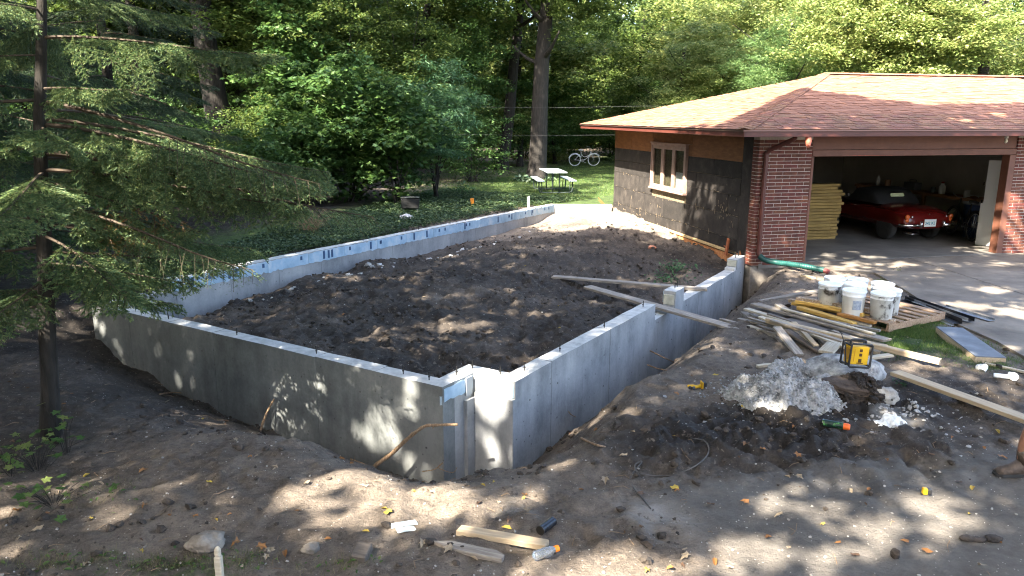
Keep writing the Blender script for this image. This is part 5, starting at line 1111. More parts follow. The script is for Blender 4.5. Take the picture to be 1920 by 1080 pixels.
sp_ = spline(pts_, 7); mb = MB(); mb.tube(sp_, list(np.linspace(.024, .014, len(sp_))*(1+.1*np.sin(np.arange(len(sp_))*1.7))), 8); mb.tube([Pd(797, 800, 7.10), Pd(772, 812, 7.05), Pd(757, 830, 7.02)], [.010, .007, .004], 6); mb.tube([Pd(812, 798, 7.07), Pd(812, 804, 7.03)], [.008, .004], 6)
mb.build('fallen_branch', m_bark1, smooth=True, label='bare crooked branch leaning in front of the wall notch', cat='branch')
stick([Pd(657, 861, 7.45), Pd(682, 870, 7.4), Pd(702, 878, 7.32)], (.012, .008), 'short stick touching the foot of the crooked branch')
stick([Pd(792, 884, 7.0), Pd(815, 880, 6.95), Pd(830, 868, 6.9), Pd(822, 877, 6.9), Pd(848, 886, 6.85), Pd(857, 876, 6.85)], (.006, .003), 'thin twig hanging low across the wall notch')
stick([Pd(488, 808, 8.45), Pd(500, 775, 8.5), Pd(514, 748, 8.55)], (.018, .010), 'grey root sticking up against the shaded front wall')
stick([Q(566, 742-5, .02), Q(590, 740, .05), Q(620, 735, .02)], (.008, .004), 'thin root lying by the shaded front wall') if False else None
stick([Q(300, 742, .02), Q(325, 741, .04), Q(350, 740, .02)], (.010, .006), 'short root lying beside the shaded front wall')
stick([Pd(1216, 656, 10.6), Pd(1232, 664, 10.45), Pd(1250, 673, 10.4), Q(1267, 672, .02)], (.011, .010), 'upper root poking out of the bank beside the right wall')
stick([Pd(1214, 684, 10.2), Pd(1230, 690, 10.1), Q(1250, 696, .01)], (.010, .008), 'lower root poking out of the bank beside the right wall')
stick([Pd(1064, 768, 8.5), Pd(1072, 778, 8.4), Q(1090, 783, .01)], (.006, .005), 'pale twig sticking out of the bank near the notch')
stick([Q(1090, 825, .01), Q(1115, 840, .04), Q(1135, 838, .0)], (.012, .008), 'dark crooked stick on the soil right of the notch')
m_cab = mat('grey_cable', (.045, .04, .036), (.10, .09, .08), scale=10, rough=.7)
stick([Q(1295, 822, .01), Q(1322, 835, .02), Q(1328, 852, .02), Q(1312, 872, .015), Q(1280, 886, .012), Q(1245, 892, .012), Q(1200, 890, .012), Q(1190, 876, .015), Q(1203, 872, .03), Q(1182, 895, .012), Q(1190, 918, .012), Q(1205, 938, .012), Q(1220, 955, .008)], (.006, .006), 'thin looped grey cable lying on the soil', m_cab, cat='cable')
# ------------------------------------------------------------------ plants
m_bark = mat('oak_bark', (.011, .0095, .008), (.040, .033, .028), (.021, .018, .015), scale=7, stretch=(3, 3, .5), rough=.95, bump=1., bscale=9, detail=9)
m_barkb = mat('dark_bark', (.010, .0085, .007), (.030, .025, .020), scale=6, stretch=(3, 3, .5), rough=.95, bump=.9, bscale=12)
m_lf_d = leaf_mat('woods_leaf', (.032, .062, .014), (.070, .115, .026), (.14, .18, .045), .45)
m_lf_y = leaf_mat('sunny_leaf', (.075, .12, .028), (.17, .22, .065), (.30, .31, .11), .4)  # sunlit yellow-green brightness is put into the leaf colour
m_lf_b = leaf_mat('bush_leaf', (.022, .055, .014), (.045, .10, .024), (.09, .15, .038), .38)
m_lf_a = leaf_mat('ash_leaf', (.020, .060, .025), (.040, .100, .040), (.075, .14, .055), .30)
m_lf_i = leaf_mat('ivy_leaf', (.016, .035, .014), (.032, .065, .022), (.10, .13, .05), .2)
m_needle = leaf_mat('spruce_needle', (.042, .088, .040), (.095, .15, .060), (.21, .25, .095), .28, rough=.6)
m_needle_d = leaf_mat('dark_spruce_needle', (.016, .036, .019), (.032, .062, .032), (.065, .10, .045), .18, rough=.6)
m_needle_o = leaf_mat('dry_needle', (.16, .075, .022), (.24, .13, .045), (.32, .19, .07), .2)
def crown_mesh(name, R, H, nclump, per, ls, m, seed, shape='rhomb', flat=.4, cr=(.5, .95), shell=.5):
    r = np.random.default_rng(seed); d = r.normal(size=(nclump, 3)); d /= np.linalg.norm(d, axis=1)[:, None]
    rad = r.uniform(0, 1, nclump)**shell; wob = 1+.3*np.sin(3*np.arctan2(d[:, 1], d[:, 0])+seed)*np.cos(2*d[:, 2]+seed)
    c = d*(rad*wob)[:, None]*np.array([R, R, H/2]); k = r.uniform(*cr, nclump)
    C = np.repeat(c, per, 0)+r.normal(size=(nclump*per, 3))*np.repeat(k, per)[:, None]*np.array([.55, .55, .55*flat])
    C[:, 2] -= .12*((C[:, :2]-np.repeat(c, per, 0)[:, :2])**2).sum(1)
    S = ls*r.uniform(.6, 1.25, len(C))
    return leaf_mesh(name, C, S, m, shape, up=.45, droop=.6, rng=r), c
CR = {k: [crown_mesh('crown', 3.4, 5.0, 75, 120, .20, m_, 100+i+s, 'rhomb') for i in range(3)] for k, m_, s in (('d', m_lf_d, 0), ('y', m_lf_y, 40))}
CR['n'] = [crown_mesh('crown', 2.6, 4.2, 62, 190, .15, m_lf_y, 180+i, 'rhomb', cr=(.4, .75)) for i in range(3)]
m_lf_g = leaf_mat('pale_green_leaf', (.045, .10, .030), (.10, .18, .055), (.19, .26, .09), .4)
CR['g'] = [crown_mesh('crown', 2.6, 4.2, 80, 170, .15, m_lf_g, 210+i, 'long', cr=(.35, .7)) for i in range(2)]
CR['m'] = [crown_mesh('crown', 2.6, 4.2, 90, 150, .145, m_lf_d, 190+i, 'rhomb', cr=(.35, .7)) for i in range(2)]
CR['w'] = [crown_mesh('crown', 2.2, 2.6, 60, 120, .12, m_lf_b, 170+i, 'oval', cr=(.35, .65)) for i in range(2)]
tr_rng = np.random.default_rng(77)
def tree(name, label, x, y, r0, crowns, H=13., lean=(0, 0), group=None, bark=m_bark, cat='tree', limbs=5, sides=16, flare=1.35, fork=None, zb=None):
    z = zg(x, y)-.08 if zb is None else zb
    t = empty(name, (x, y, z), label, cat, 0, group); mb = MB()
    hs = [0, .25, .7, 1.6, 3, 5, 7.5, 10, H]; hs = [h for h in hs if h <= H]
    pts_ = [(lean[0]*h+.05*math.sin(h*.8+x), lean[1]*h+.05*math.cos(h*.7+y), h) for h in hs]
    mb.tube(pts_, [r0*(flare if i == 0 else 1+.13*(flare-1)/.35 if i == 1 else 1-.045*min(h, 9)) for i, h in enumerate(hs)], sides, ridge=.06)
    if fork:
        for f in fork: mb.tube(spline(f[0], 5), list(np.linspace(f[1], f[2], len(spline(f[0], 5)))), 10)
    for k in range(limbs):
        h = tr_rng.uniform(.35, .95)*H; a = tr_rng.uniform(0, 6.28); l = tr_rng.uniform(1.2, 3.); b0_ = np.array([lean[0]*h, lean[1]*h, h])
        e_ = b0_+np.array([math.cos(a)*l, math.sin(a)*l, l*.6]); mb.tube(spline([b0_, (b0_+e_)/2+np.array([0, 0, -.15]), e_], 4), list(np.linspace(r0*.33, r0*.08, 9)), 6)
    mb.build('trunk', bark, t, smooth=True)
    for (kd, dx, dy, dz, sc_) in crowns:
        me_, _ = CR[kd][int(tr_rng.integers(len(CR[kd])))]; o = bpy.data.objects.new('crown', me_); COL.objects.link(o); o.parent = t; o.location = (dx, dy, dz); o.rotation_euler = (0, 0, tr_rng.uniform(0, 6.28)); o.scale = (sc_, sc_, sc_*tr_rng.uniform(.85, 1.1))
    return t
def X(px, Y): return (px-960)/FPX*Y*1.0/(_cp)*_cp if False else (px-960)/FPX*(Y*_cp+CAMH*_sp*.9)
# trunks that can be told apart
tree('oak_tree', 'thickest oak trunk rising behind the spruce at the left', X(428, 30), 30, .52, [('d', 2, 3, 9.5, 1.4), ('d', -3, 2, 10.5, 1.4), ('d', 0, -3, 12, 1.5), ('d', 4, 0, 12, 1.3)], 15, lean=(-.075, 0), limbs=6, sides=28)
tree('oak_tree', 'large straight oak trunk on the lawn behind the picnic table', X(1003, 33.5), 33.5, .40, [('d', 2.5, 1, 9.4, 1.1), ('d', -2.5, 2, 9.0, 1.1), ('d', .5, -2, 11, 1.4), ('m', 1.8, -.8, 6.9, .55), ('d', 5, 0, 11, 1.2)], 14, lean=(.055, 0), limbs=5, sides=28, flare=1.5)
tree('oak_tree', 'dark trunk just left of the thickest oak', X(392, 36), 36, .30, [('d', 0, 0, 9, 1.2), ('d', -3, 0, 7, 1.1)], 13, lean=(-.03, 0), bark=m_barkb)
tree('oak_tree', 'slimmer oak trunk to the left of the straight lawn oak', X(940, 39), 39, .32, [('d', 1, 1, 9.5, 1.2), ('d', -2, 1, 6.2, 1.0)], 13, lean=(.12, 0), bark=m_barkb)
tree('woods_tree', 'leaning dark trunk high above the broadleaf bush', X(752, 38), 38, .27, [('d', 2, 1, 9, 1.2), ('d', -2, 2, 8, 1.1)], 13, lean=(.19, 0), bark=m_barkb)
tree('woods_tree', 'forked trunk standing right of the thickest oak', X(452, 35), 35, .20, [('d', 2, 2, 9, 1.1), ('d', -2, 1, 8, 1.0)], 6.2, lean=(0, 0), bark=m_barkb, fork=[([(0, 0, 5.2), (.4, 0, 7), (1.6, 0, 10)], .18, .12), ([(0, 0, 5.2), (-.3, 0, 7), (-.6, 0, 10)], .17, .11)])
tree('woods_tree', 'thin dark trunk seen left of the thickest oak near the top', X(320, 34), 34, .26, [('d', -1, 2, 8.5, 1.2), ('d', 2, 2, 9.5, 1.)], 13, bark=m_barkb)
tree('woods_tree', 'dark trunk showing through the spruce branches', X(278, 31), 31, .24, [('d', -1, 2, 9, 1.1), ('d', -2, 1, 5.5, .8)], 12, bark=m_barkb)
tree('woods_tree', 'slender straight trunk at the edge of the sunlit trees', X(1233, 47), 47, .20, [('d', 0, 1, 10, 1.2), ('d', 1, 1, 6.5, 1.)], 14, bark=m_barkb)
tree('woods_tree', 'dark trunk above the middle of the broadleaf bush', X(706, 43), 43, .30, [('d', 0, 1, 9.5, 1.3), ('d', 0, 2, 6, 1.1)], 13, bark=m_barkb)
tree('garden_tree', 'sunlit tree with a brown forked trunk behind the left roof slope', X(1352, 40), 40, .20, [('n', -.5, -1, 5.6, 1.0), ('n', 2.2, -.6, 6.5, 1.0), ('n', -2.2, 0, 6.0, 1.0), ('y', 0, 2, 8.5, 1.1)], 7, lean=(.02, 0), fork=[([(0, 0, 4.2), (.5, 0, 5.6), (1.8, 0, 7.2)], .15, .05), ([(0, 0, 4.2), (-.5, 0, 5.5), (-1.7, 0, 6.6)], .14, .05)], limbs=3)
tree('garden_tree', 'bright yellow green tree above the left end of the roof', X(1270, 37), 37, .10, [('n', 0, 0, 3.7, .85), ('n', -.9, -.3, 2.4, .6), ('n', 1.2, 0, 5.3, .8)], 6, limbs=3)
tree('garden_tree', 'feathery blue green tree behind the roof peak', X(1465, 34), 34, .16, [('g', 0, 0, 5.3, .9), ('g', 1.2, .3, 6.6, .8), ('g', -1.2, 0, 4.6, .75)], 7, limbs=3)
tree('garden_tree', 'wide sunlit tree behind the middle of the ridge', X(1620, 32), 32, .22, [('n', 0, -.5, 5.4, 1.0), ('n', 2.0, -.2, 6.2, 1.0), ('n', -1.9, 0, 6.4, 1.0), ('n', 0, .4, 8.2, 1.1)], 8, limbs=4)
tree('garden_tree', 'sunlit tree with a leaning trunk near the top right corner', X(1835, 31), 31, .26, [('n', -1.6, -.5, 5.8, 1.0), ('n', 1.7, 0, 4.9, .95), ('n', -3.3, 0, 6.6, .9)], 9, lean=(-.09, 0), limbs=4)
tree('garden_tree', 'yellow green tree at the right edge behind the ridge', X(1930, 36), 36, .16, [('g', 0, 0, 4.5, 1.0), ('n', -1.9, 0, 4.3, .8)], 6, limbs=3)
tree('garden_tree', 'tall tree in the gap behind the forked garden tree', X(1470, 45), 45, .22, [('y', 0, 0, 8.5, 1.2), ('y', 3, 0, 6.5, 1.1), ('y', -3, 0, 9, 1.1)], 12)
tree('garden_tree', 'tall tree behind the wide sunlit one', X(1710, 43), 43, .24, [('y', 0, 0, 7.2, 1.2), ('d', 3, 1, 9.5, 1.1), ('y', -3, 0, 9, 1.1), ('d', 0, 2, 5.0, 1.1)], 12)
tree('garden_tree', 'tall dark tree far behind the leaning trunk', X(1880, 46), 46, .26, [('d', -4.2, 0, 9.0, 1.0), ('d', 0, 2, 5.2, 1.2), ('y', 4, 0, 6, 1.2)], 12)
k = 0
for row, (Y0, xa, xb, st, up) in enumerate(((33, -25, -4, 3.0, 0), (42, -33, 9, 3.3, 1), (52, -42, 18, 4.2, 2), (63, -50, 50, 5.2, 3))):
    x = xa
    while x < xb:
        xx = x+tr_rng.uniform(-1, 1); yy = Y0+tr_rng.uniform(-2.5, 2.5); kd = 'd' if (tr_rng.uniform() < .75 or row < 1) else 'y'
        cs = [(kd, tr_rng.uniform(-1, 1), tr_rng.uniform(-1, 1), tr_rng.uniform(5.2, 6.6)+.7*up, tr_rng.uniform(.9, 1.2)), ('d', tr_rng.uniform(-1.5, 1.5), tr_rng.uniform(-1, 1), 9.8+1.0*up, 1.0)][:1 if tr_rng.uniform() < .65 else 2]
        if row < 3: cs.append(('w', tr_rng.uniform(-1, 1), tr_rng.uniform(-1.5, 0), tr_rng.uniform(1.3, 2.4), tr_rng.uniform(.8, 1.2))); cs.append(('w' if row < 2 else 'd', tr_rng.uniform(-1.5, 1.5), tr_rng.uniform(-1, .5), tr_rng.uniform(3.4, 4.6), tr_rng.uniform(.8, 1.1)))
        if row > 0: cs.append((kd, tr_rng.uniform(-1, 1), tr_rng.uniform(0, 1), 2.5+.3*row, tr_rng.uniform(.7, .95)))
        tree('woods_tree', 'slim tree standing among the many shaded trunks of the woods', xx, yy, tr_rng.uniform(.09, .22), cs, 12+up, lean=(tr_rng.uniform(-.05, .05), 0), group='trees of the shaded woods', bark=m_barkb, limbs=3, sides=9)
        x += st
# bushes
def bush(name, label, px, Y, R, H, zc, m, shape, n, per, ls, seed, stems=6, cat='bush', up=.45, group=None):
    x = X(px, Y); z = zg(x, Y); t = empty(name, (x, Y, z-.02), label, cat, 0, group)
    me_, cc = crown_mesh('foliage', R, H, n, per, ls, m, seed, shape, flat=.35, cr=(.28, .6)); o = link('foliage', me_, t, loc=(0, 0, zc))
    mb = MB(); rr = np.random.default_rng(seed)
    for k in range(stems): e_ = cc[int(rr.integers(len(cc)))]+np.array([0, 0, zc]); mb.tube(spline([(rr.normal()*.1, rr.normal()*.1, 0), (e_[0]*.3, e_[1]*.3, e_[2]*.5), e_*.9], 4), list(np.linspace(.035, .008, 9)), 6)
    mb.build('stem', m_barkb, t); return t
bush('broadleaf_bush', 'big dark maple leaved bush in the middle of the wood edge', 665, 23.5, 2.2, 4.3, 2.35, m_lf_b, 'maple', 110, 95, .155, 301, 9)
bush('broadleaf_bush', 'lower maple leaved bush in front of the big one', 590, 22.5, 1.5, 2.4, 1.5, m_lf_b, 'maple', 60, 90, .15, 302)
bush('broadleaf_bush', 'bright drooping maple sapling leaning over the grill', 745, 22.2, 1.25, 3.3, 1.95, m_lf_b, 'maple', 60, 90, .145, 303)
bush('ash_bush', 'blue green bush with narrow leaflets right of the maple leaved bush', 815, 24, 1.5, 4.2, 2.5, m_lf_a, 'long', 90, 120, .17, 304)
bush('undergrowth_bush', 'dark low bush at the left behind the long wall', 500, 21.5, 1.8, 2.2, 1.2, m_lf_b, 'oval', 60, 80, .12, 305)
bush('undergrowth_bush', 'dark bush in the shade left of the slim oak trunk', 885, 31, 1.6, 2.6, 1.3, m_lf_b, 'oval', 60, 80, .12, 306)
bush('hedge_bush', 'green bush behind the pale bicycle', 1085, 49, 1.7, 3.6, 1.6, m_lf_b, 'oval', 70, 90, .14, 307)
bush('hedge_bush', 'green bush between the bicycle and the garage', 1145, 48.5, 1.5, 3.4, 1.6, m_lf_b, 'oval', 60, 90, .14, 308)
bush('hedge_bush', 'pale green bush right of the straight lawn oak', 1038, 48, 1.2, 2.8, 1.2, m_lf_a, 'oval', 60, 80, .13, 309)
bush('hedge_bush', 'sunlit bush peeping over the low end of the roof', 1200, 47, 1.7, 5.4, 3.0, m_lf_y, 'oval', 90, 80, .14, 310)
bush('hedge_bush', 'dark bush behind the left edge of the garage roof', 1155, 51, 1.8, 4.6, 2.6, m_lf_b, 'oval', 80, 80, .14, 314)
for i, (px, Y, R, H, zc, m_, shp, ls, lb) in enumerate(((130, 24, 2.4, 4.6, 2.4, m_lf_b, 'maple', .18, 'tall maple leaved bush far back behind the spruce trunk'), (250, 22.5, 2.0, 3.6, 2.0, m_lf_b, 'oval', .13, 'rounded bush behind the drooping spruce boughs'), (345, 24.5, 1.8, 2.4, 1.3, m_lf_b, 'maple', .17, 'maple leaved bush in front of the thickest oak'),
        (478, 25, 1.6, 2.8, 1.6, m_lf_d, 'oval', .14, 'yellow green bush right of the thickest oak'), (555, 27, 1.8, 6.0, 3.8, m_lf_b, 'maple', .19, 'tall broadleaf thicket left behind the maple leaved bush'), (640, 28, 2.4, 6.6, 4.6, m_lf_d, 'oval', .16, 'tall thicket rising behind the maple leaved bush'), (760, 30, 2.4, 6.4, 4.4, m_lf_d, 'oval', .16, 'tall thicket behind the maple sapling'),
        (875, 34, 2.4, 7.0, 4.2, m_lf_b, 'oval', .16, 'tall thicket left of the slim oak trunk'), (930, 44, 2.4, 6.5, 3.6, m_lf_d, 'oval', .17, 'green thicket seen between the two oak trunks'), (1075, 54, 2.6, 8.0, 4.4, m_lf_b, 'oval', .17, 'tall green thicket behind the bicycle'), (985, 50, 2.2, 5.0, 2.5, m_lf_b, 'oval', .15, 'low thicket behind the straight lawn oak'), (1170, 51, 2.6, 8.6, 5.0, m_lf_d, 'oval', .17, 'tall thicket above the low end of the roof'))):
    bush('thicket', lb, px, Y, R, H, zc, m_, shp, 95, 100 if shp == 'maple' else 120, ls*.82, 400+i, 4)
bush('fern_patch', 'yellowish ferns at the foot of the hedge near the bicycle', 1030, 45.5, 1.0, .8, .35, m_lf_y, 'long', 40, 60, .16, 311, 2, 'fern')
for i, (px, Y, z) in enumerate(((120, 24, 1.2), (250, 27, 1.5), (20, 20, 1.3), (560, 27, 1.6), (350, 25, 1.4))): bush('undergrowth_bush', ['dark bush behind the spruce trunk', 'dark bush low between the spruce and the thickest oak', 'dark bush at the far left behind the spruce', 'dark tall bush behind the maple leaved bush at its left', 'dark bush at the foot of the thickest oak'][i], px, Y, 2.0, 2.8, z, m_lf_b, 'oval', 60, 80, .13, 320+i)
for px, Y, R, zc, lb in ((40, 15.5, 1.6, .75, 'low dark bush behind the spruce trunk at the left edge'), (165, 17.5, 1.5, .7, 'low dark bush in the shade between the spruce and the long wall'), (-60, 13, 1.6, .8, 'low dark bush half cut off by the left edge')): bush('undergrowth_bush', lb, px, Y, R, 1.5, zc, m_lf_b, 'oval', 60, 80, .10, 500+int(Y*2), 5)
# far wood that reads as one mass
r_ = np.random.default_rng(5); n = 34000; C = np.c_[r_.uniform(-75, 75, n), r_.normal(76, 2.5, n), r_.uniform(0, 1, n)**.8*24]
keep = ~((C[:, 0] > 32) & (C[:, 2] > 8+r_.uniform(0, 8, n)))
C2 = np.c_[r_.uniform(-30, 30, 9000), r_.normal(70, 2, 9000), r_.uniform(0, 1, 9000)*7]; C = np.concatenate([C, C2]); keep = np.r_[keep, np.ones(9000, bool)]
link('far_woods', leaf_mesh('far_woods', C[keep], r_.uniform(.7, 1.5, keep.sum()), m_lf_y, 'rhomb', up=.3), kind='stuff')
# bare twiggy shrub, hostas, weeds, seedlings
q = Q(585, 440); t = empty('twiggy_shrub', tuple(q), 'bare brown twiggy shrub on the ground cover behind the long wall', 'shrub'); mb = MB(); rr = np.random.default_rng(8)
for k in range(90):
    a = rr.uniform(0, 6.28); l = rr.uniform(.25, .6); e_ = rr.uniform(.15, 1.); b0_ = rr.normal(size=3)*.05; b0_[2] = 0; p1_ = b0_+np.array([math.cos(a)*l*e_*.5, math.sin(a)*l*e_*.5, l*.55]); p2_ = p1_+np.array([math.cos(a)*l*e_*.6, math.sin(a)*l*e_*.6, l*(.5-.4*e_)]); mb.tube([b0_, p1_, p2_], [.007, .005, .002], 4)
    for j in range(3): f = rr.uniform(.2, 1); m_ = p1_+(p2_-p1_)*f; mb.tube([m_, m_+rr.normal(size=3)*.10+[0, 0, .05]], [.003, .0012], 3)
mb.build('twigs', m_bark1, t)
def hosta(px, py, label, s=.25):
    q = Q(px, py); r_ = np.random.default_rng(int(px)); n = 46; a = r_.uniform(0, 6.28, n); rad = r_.uniform(.05, .5, n)*s*1.6; C = np.c_[np.cos(a)*rad, np.sin(a)*rad, .05+r_.uniform(0, .28, n)*s*2]
    o = link('hosta', leaf_mesh('hosta', C, r_.uniform(.6, 1, n)*s, leaf_mat('hosta_leaf', (.05, .10, .04), (.10, .16, .08), (.30, .36, .24), .2) if 'hosta_leaf' not in MATS else MATS['hosta_leaf'], 'oval', up=.5, droop=.8, rng=r_), loc=tuple(q), label=label, cat='plant'); return o
hosta(977, 340, 'hosta plant left of the straight oak foot', .3); hosta(1000, 342, 'variegated hosta plant in front of the straight oak foot', .3); hosta(1030, 339, 'yellowish hosta plant between the oak foot and the picnic table', .22)
def weed(px, py, label, n, s, R, H, m, seed, shape='oval'):
    q = Q(px, py); r_ = np.random.default_rng(seed); C = r_.normal(size=(n, 3))*np.array([R, R, 0]); C[:, 2] = np.abs(r_.normal(size=n))*H+.02
    t = empty('weed_clump', tuple(q), label, 'weed'); link('leaves', leaf_mesh('leaves', C, r_.uniform(.6, 1.2, n)*s, m, shape, up=.35, rng=r_), t, kind='stuff'); return t
weed(1266, 506, 'green weed clump on the soil nearer the brick pillar', 130, .07, .16, .07, m_lf_a, 1); weed(1250, 526, 'green weed clump beside the raised block of the right wall', 150, .07, .20, .06, m_lf_a, 2)
weed(1685, 510+3, 'small weed at the driveway edge beside the pallet', 40, .05, .07, .04, m_lf_d, 3); weed(1450, 512, 'small weed below the brick pillar beside the green pipe', 50, .06, .10, .05, m_lf_a, 4); weed(1695, 722, 'little weed on the mud beside the clean long plank', 22, .05, .06, .02, m_lf_a, 5)
weed(545, 415, 'small leafy shrub sapling beside the bare twiggy shrub', 120, .10, .35, .30, m_lf_y, 6)
m_ml = leaf_mat('seedling_leaf', (.030, .070, .016), (.055, .105, .026), (.14, .17, .05), .3)
def seedling(px, py, label, n, R, H, seed):
    q = Q(px, py); t = empty('maple_seedling', tuple(q), label, 'seedling'); r_ = np.random.default_rng(seed); C = r_.normal(size=(n, 3))*np.array([R, R, 0]); C[:, 2] = r_.uniform(.35, 1, n)*H
    link('leaves', leaf_mesh('leaves', C-np.array([.04, 0, 0]), r_.uniform(.05, .095, n), m_ml, 'maple', up=.65, droop=.3, rng=r_), t); mb = MB()
    for c_ in C: mb.tube(spline([(c_[0]*.2, c_[1]*.2, 0), (c_[0]*.6, c_[1]*.6, c_[2]*.7), c_], 3), .0022, 4)
    mb.build('stem', m_barkb, t)
seedling(70, 880, 'maple seedlings with broad leaves at the left of the spruce trunk', 34, .20, .30, 1); seedling(125, 850, 'tallest maple seedling right of the spruce trunk foot', 13, .12, .42, 2); seedling(100, 945, 'yellowing maple seedlings on the shaded soil near the left edge', 26, .16, .16, 3); seedling(20, 890, 'maple seedling at the left edge', 16, .12, .25, 4)
def blades(name, pts_, h, w, m, seed, kind='stuff'):
    r_ = np.random.default_rng(seed); n = len(pts_); a = r_.uniform(0, 6.28, n); hh = h*r_.uniform(.5, 1.3, n); le = r_.normal(size=(n, 2))*hh[:, None]*.45; dx = np.c_[np.cos(a), np.sin(a), 0*a]*w/2
    V = np.stack([pts_-dx, pts_+dx, pts_+np.c_[le, hh]], 1).reshape(-1, 3); return link(name, fast_mesh(name, V, np.arange(n*3).reshape(-1, 3), m), kind=kind)
m_gr = leaf_mat('grass_blade', (.030, .070, .012), (.060, .12, .020), (.16, .18, .055), .25)
r_ = np.random.default_rng(3); pts_ = []
for (px, py, rx, ry, n) in ((1705, 622, 42, 15, 9000), (1760, 600, 30, 10, 3500), (1800, 655, 50, 12, 2600), (1870, 685, 45, 9, 1200), (1690, 655, 25, 9, 2200), (1655, 535, 10, 10, 500), (1640, 640, 16, 8, 900)):
    a = r_.normal(size=(n, 2)); pts_.append(np.array([P(px+rx*u*.75, py+ry*v*.75, -.02) for u, v in a]))
pts_ = np.concatenate(pts_); keep = ~inside(pts_[:, 0], pts_[:, 1], DRIVE); pts_ = pts_[keep]; pts_[:, 2] = gz(pts_[:, 0], pts_[:, 1]); keep = noise2(pts_[:, 0]*2.2, pts_[:, 1]*2.2, 4)+.25+r_.uniform(-.3, .3, len(pts_)) > 0
blades('pallet_grass', pts_[keep], .045, .005, m_gr, 1)
pts_ = []
for (px, py, rx, ry, n) in ((330, 1062, 90, 12, 480), (120, 1060, 90, 12, 300), (470, 1055, 40, 14, 180), (190, 930, 60, 25, 130), (640, 1070, 60, 10, 150)):
    a = r_.normal(size=(n, 2)); pts_.append(np.array([P(px+rx*u*.7, py+ry*v*.7, -.12) for u, v in a]))
pts_ = np.concatenate(pts_); pts_[:, 2] = gz(pts_[:, 0], pts_[:, 1]); blades('soil_grass', pts_, .05, .0035, leaf_mat('dry_grass', (.05, .06, .02), (.09, .10, .035), (.22, .19, .09), .2), 2)
C = pts_[r_.uniform(0, 1, len(pts_)) < .16]+np.array([0, 0, .015]); link('low_weeds', leaf_mesh('low_weeds', C, r_.uniform(.02, .05, len(C)), m_ml, 'oval', up=.6, rng=r_), kind='stuff')
n = 110000; xs = r_.uniform(-4, 7, n); ys = 21.5+r_.uniform(0, 1, n)**1.4*25; keep = (~inside(xs, ys, OUTL)) & ~in_garage(xs, ys) & ((xs-fA[0])*N1[0]+(ys-fA[1])*N1[1] > .25); keep |= False
pts_ = np.c_[xs, ys, gz(xs, ys)][keep]; pts_ = pts_[(((pts_[:, 0]-fF[0])*N1[0]+(pts_[:, 1]-fF[1])*N1[1] > .2) | (pts_[:, 1] > 22.6))]
blades('lawn_grass', pts_, .055, .012, m_gr, 3)
n = 60000; tt_ = r_.uniform(1.0, 16, n); ww_ = r_.uniform(0, 1, n)**.9*(.6+.32*tt_); q = fA+D1*tt_[:, None]+N1*(.22+ww_[:, None]); q[:, 2] = gz(q[:, 0], q[:, 1])
keep = (noise2(q[:, 0]*1.1, q[:, 1]*1.1, 8)+.15*tt_-.35+.5*ww_+r_.uniform(-.4, .4, n) > 0) & (tt_ > 2+.2*ww_); q = q[keep]; q[:, 2] += r_.uniform(.02, .13, len(q))
link('ground_cover', leaf_mesh('ground_cover', q, r_.uniform(.045, .085, len(q)), m_lf_i, 'oval', up=.55, droop=.3, rng=r_), kind='stuff')
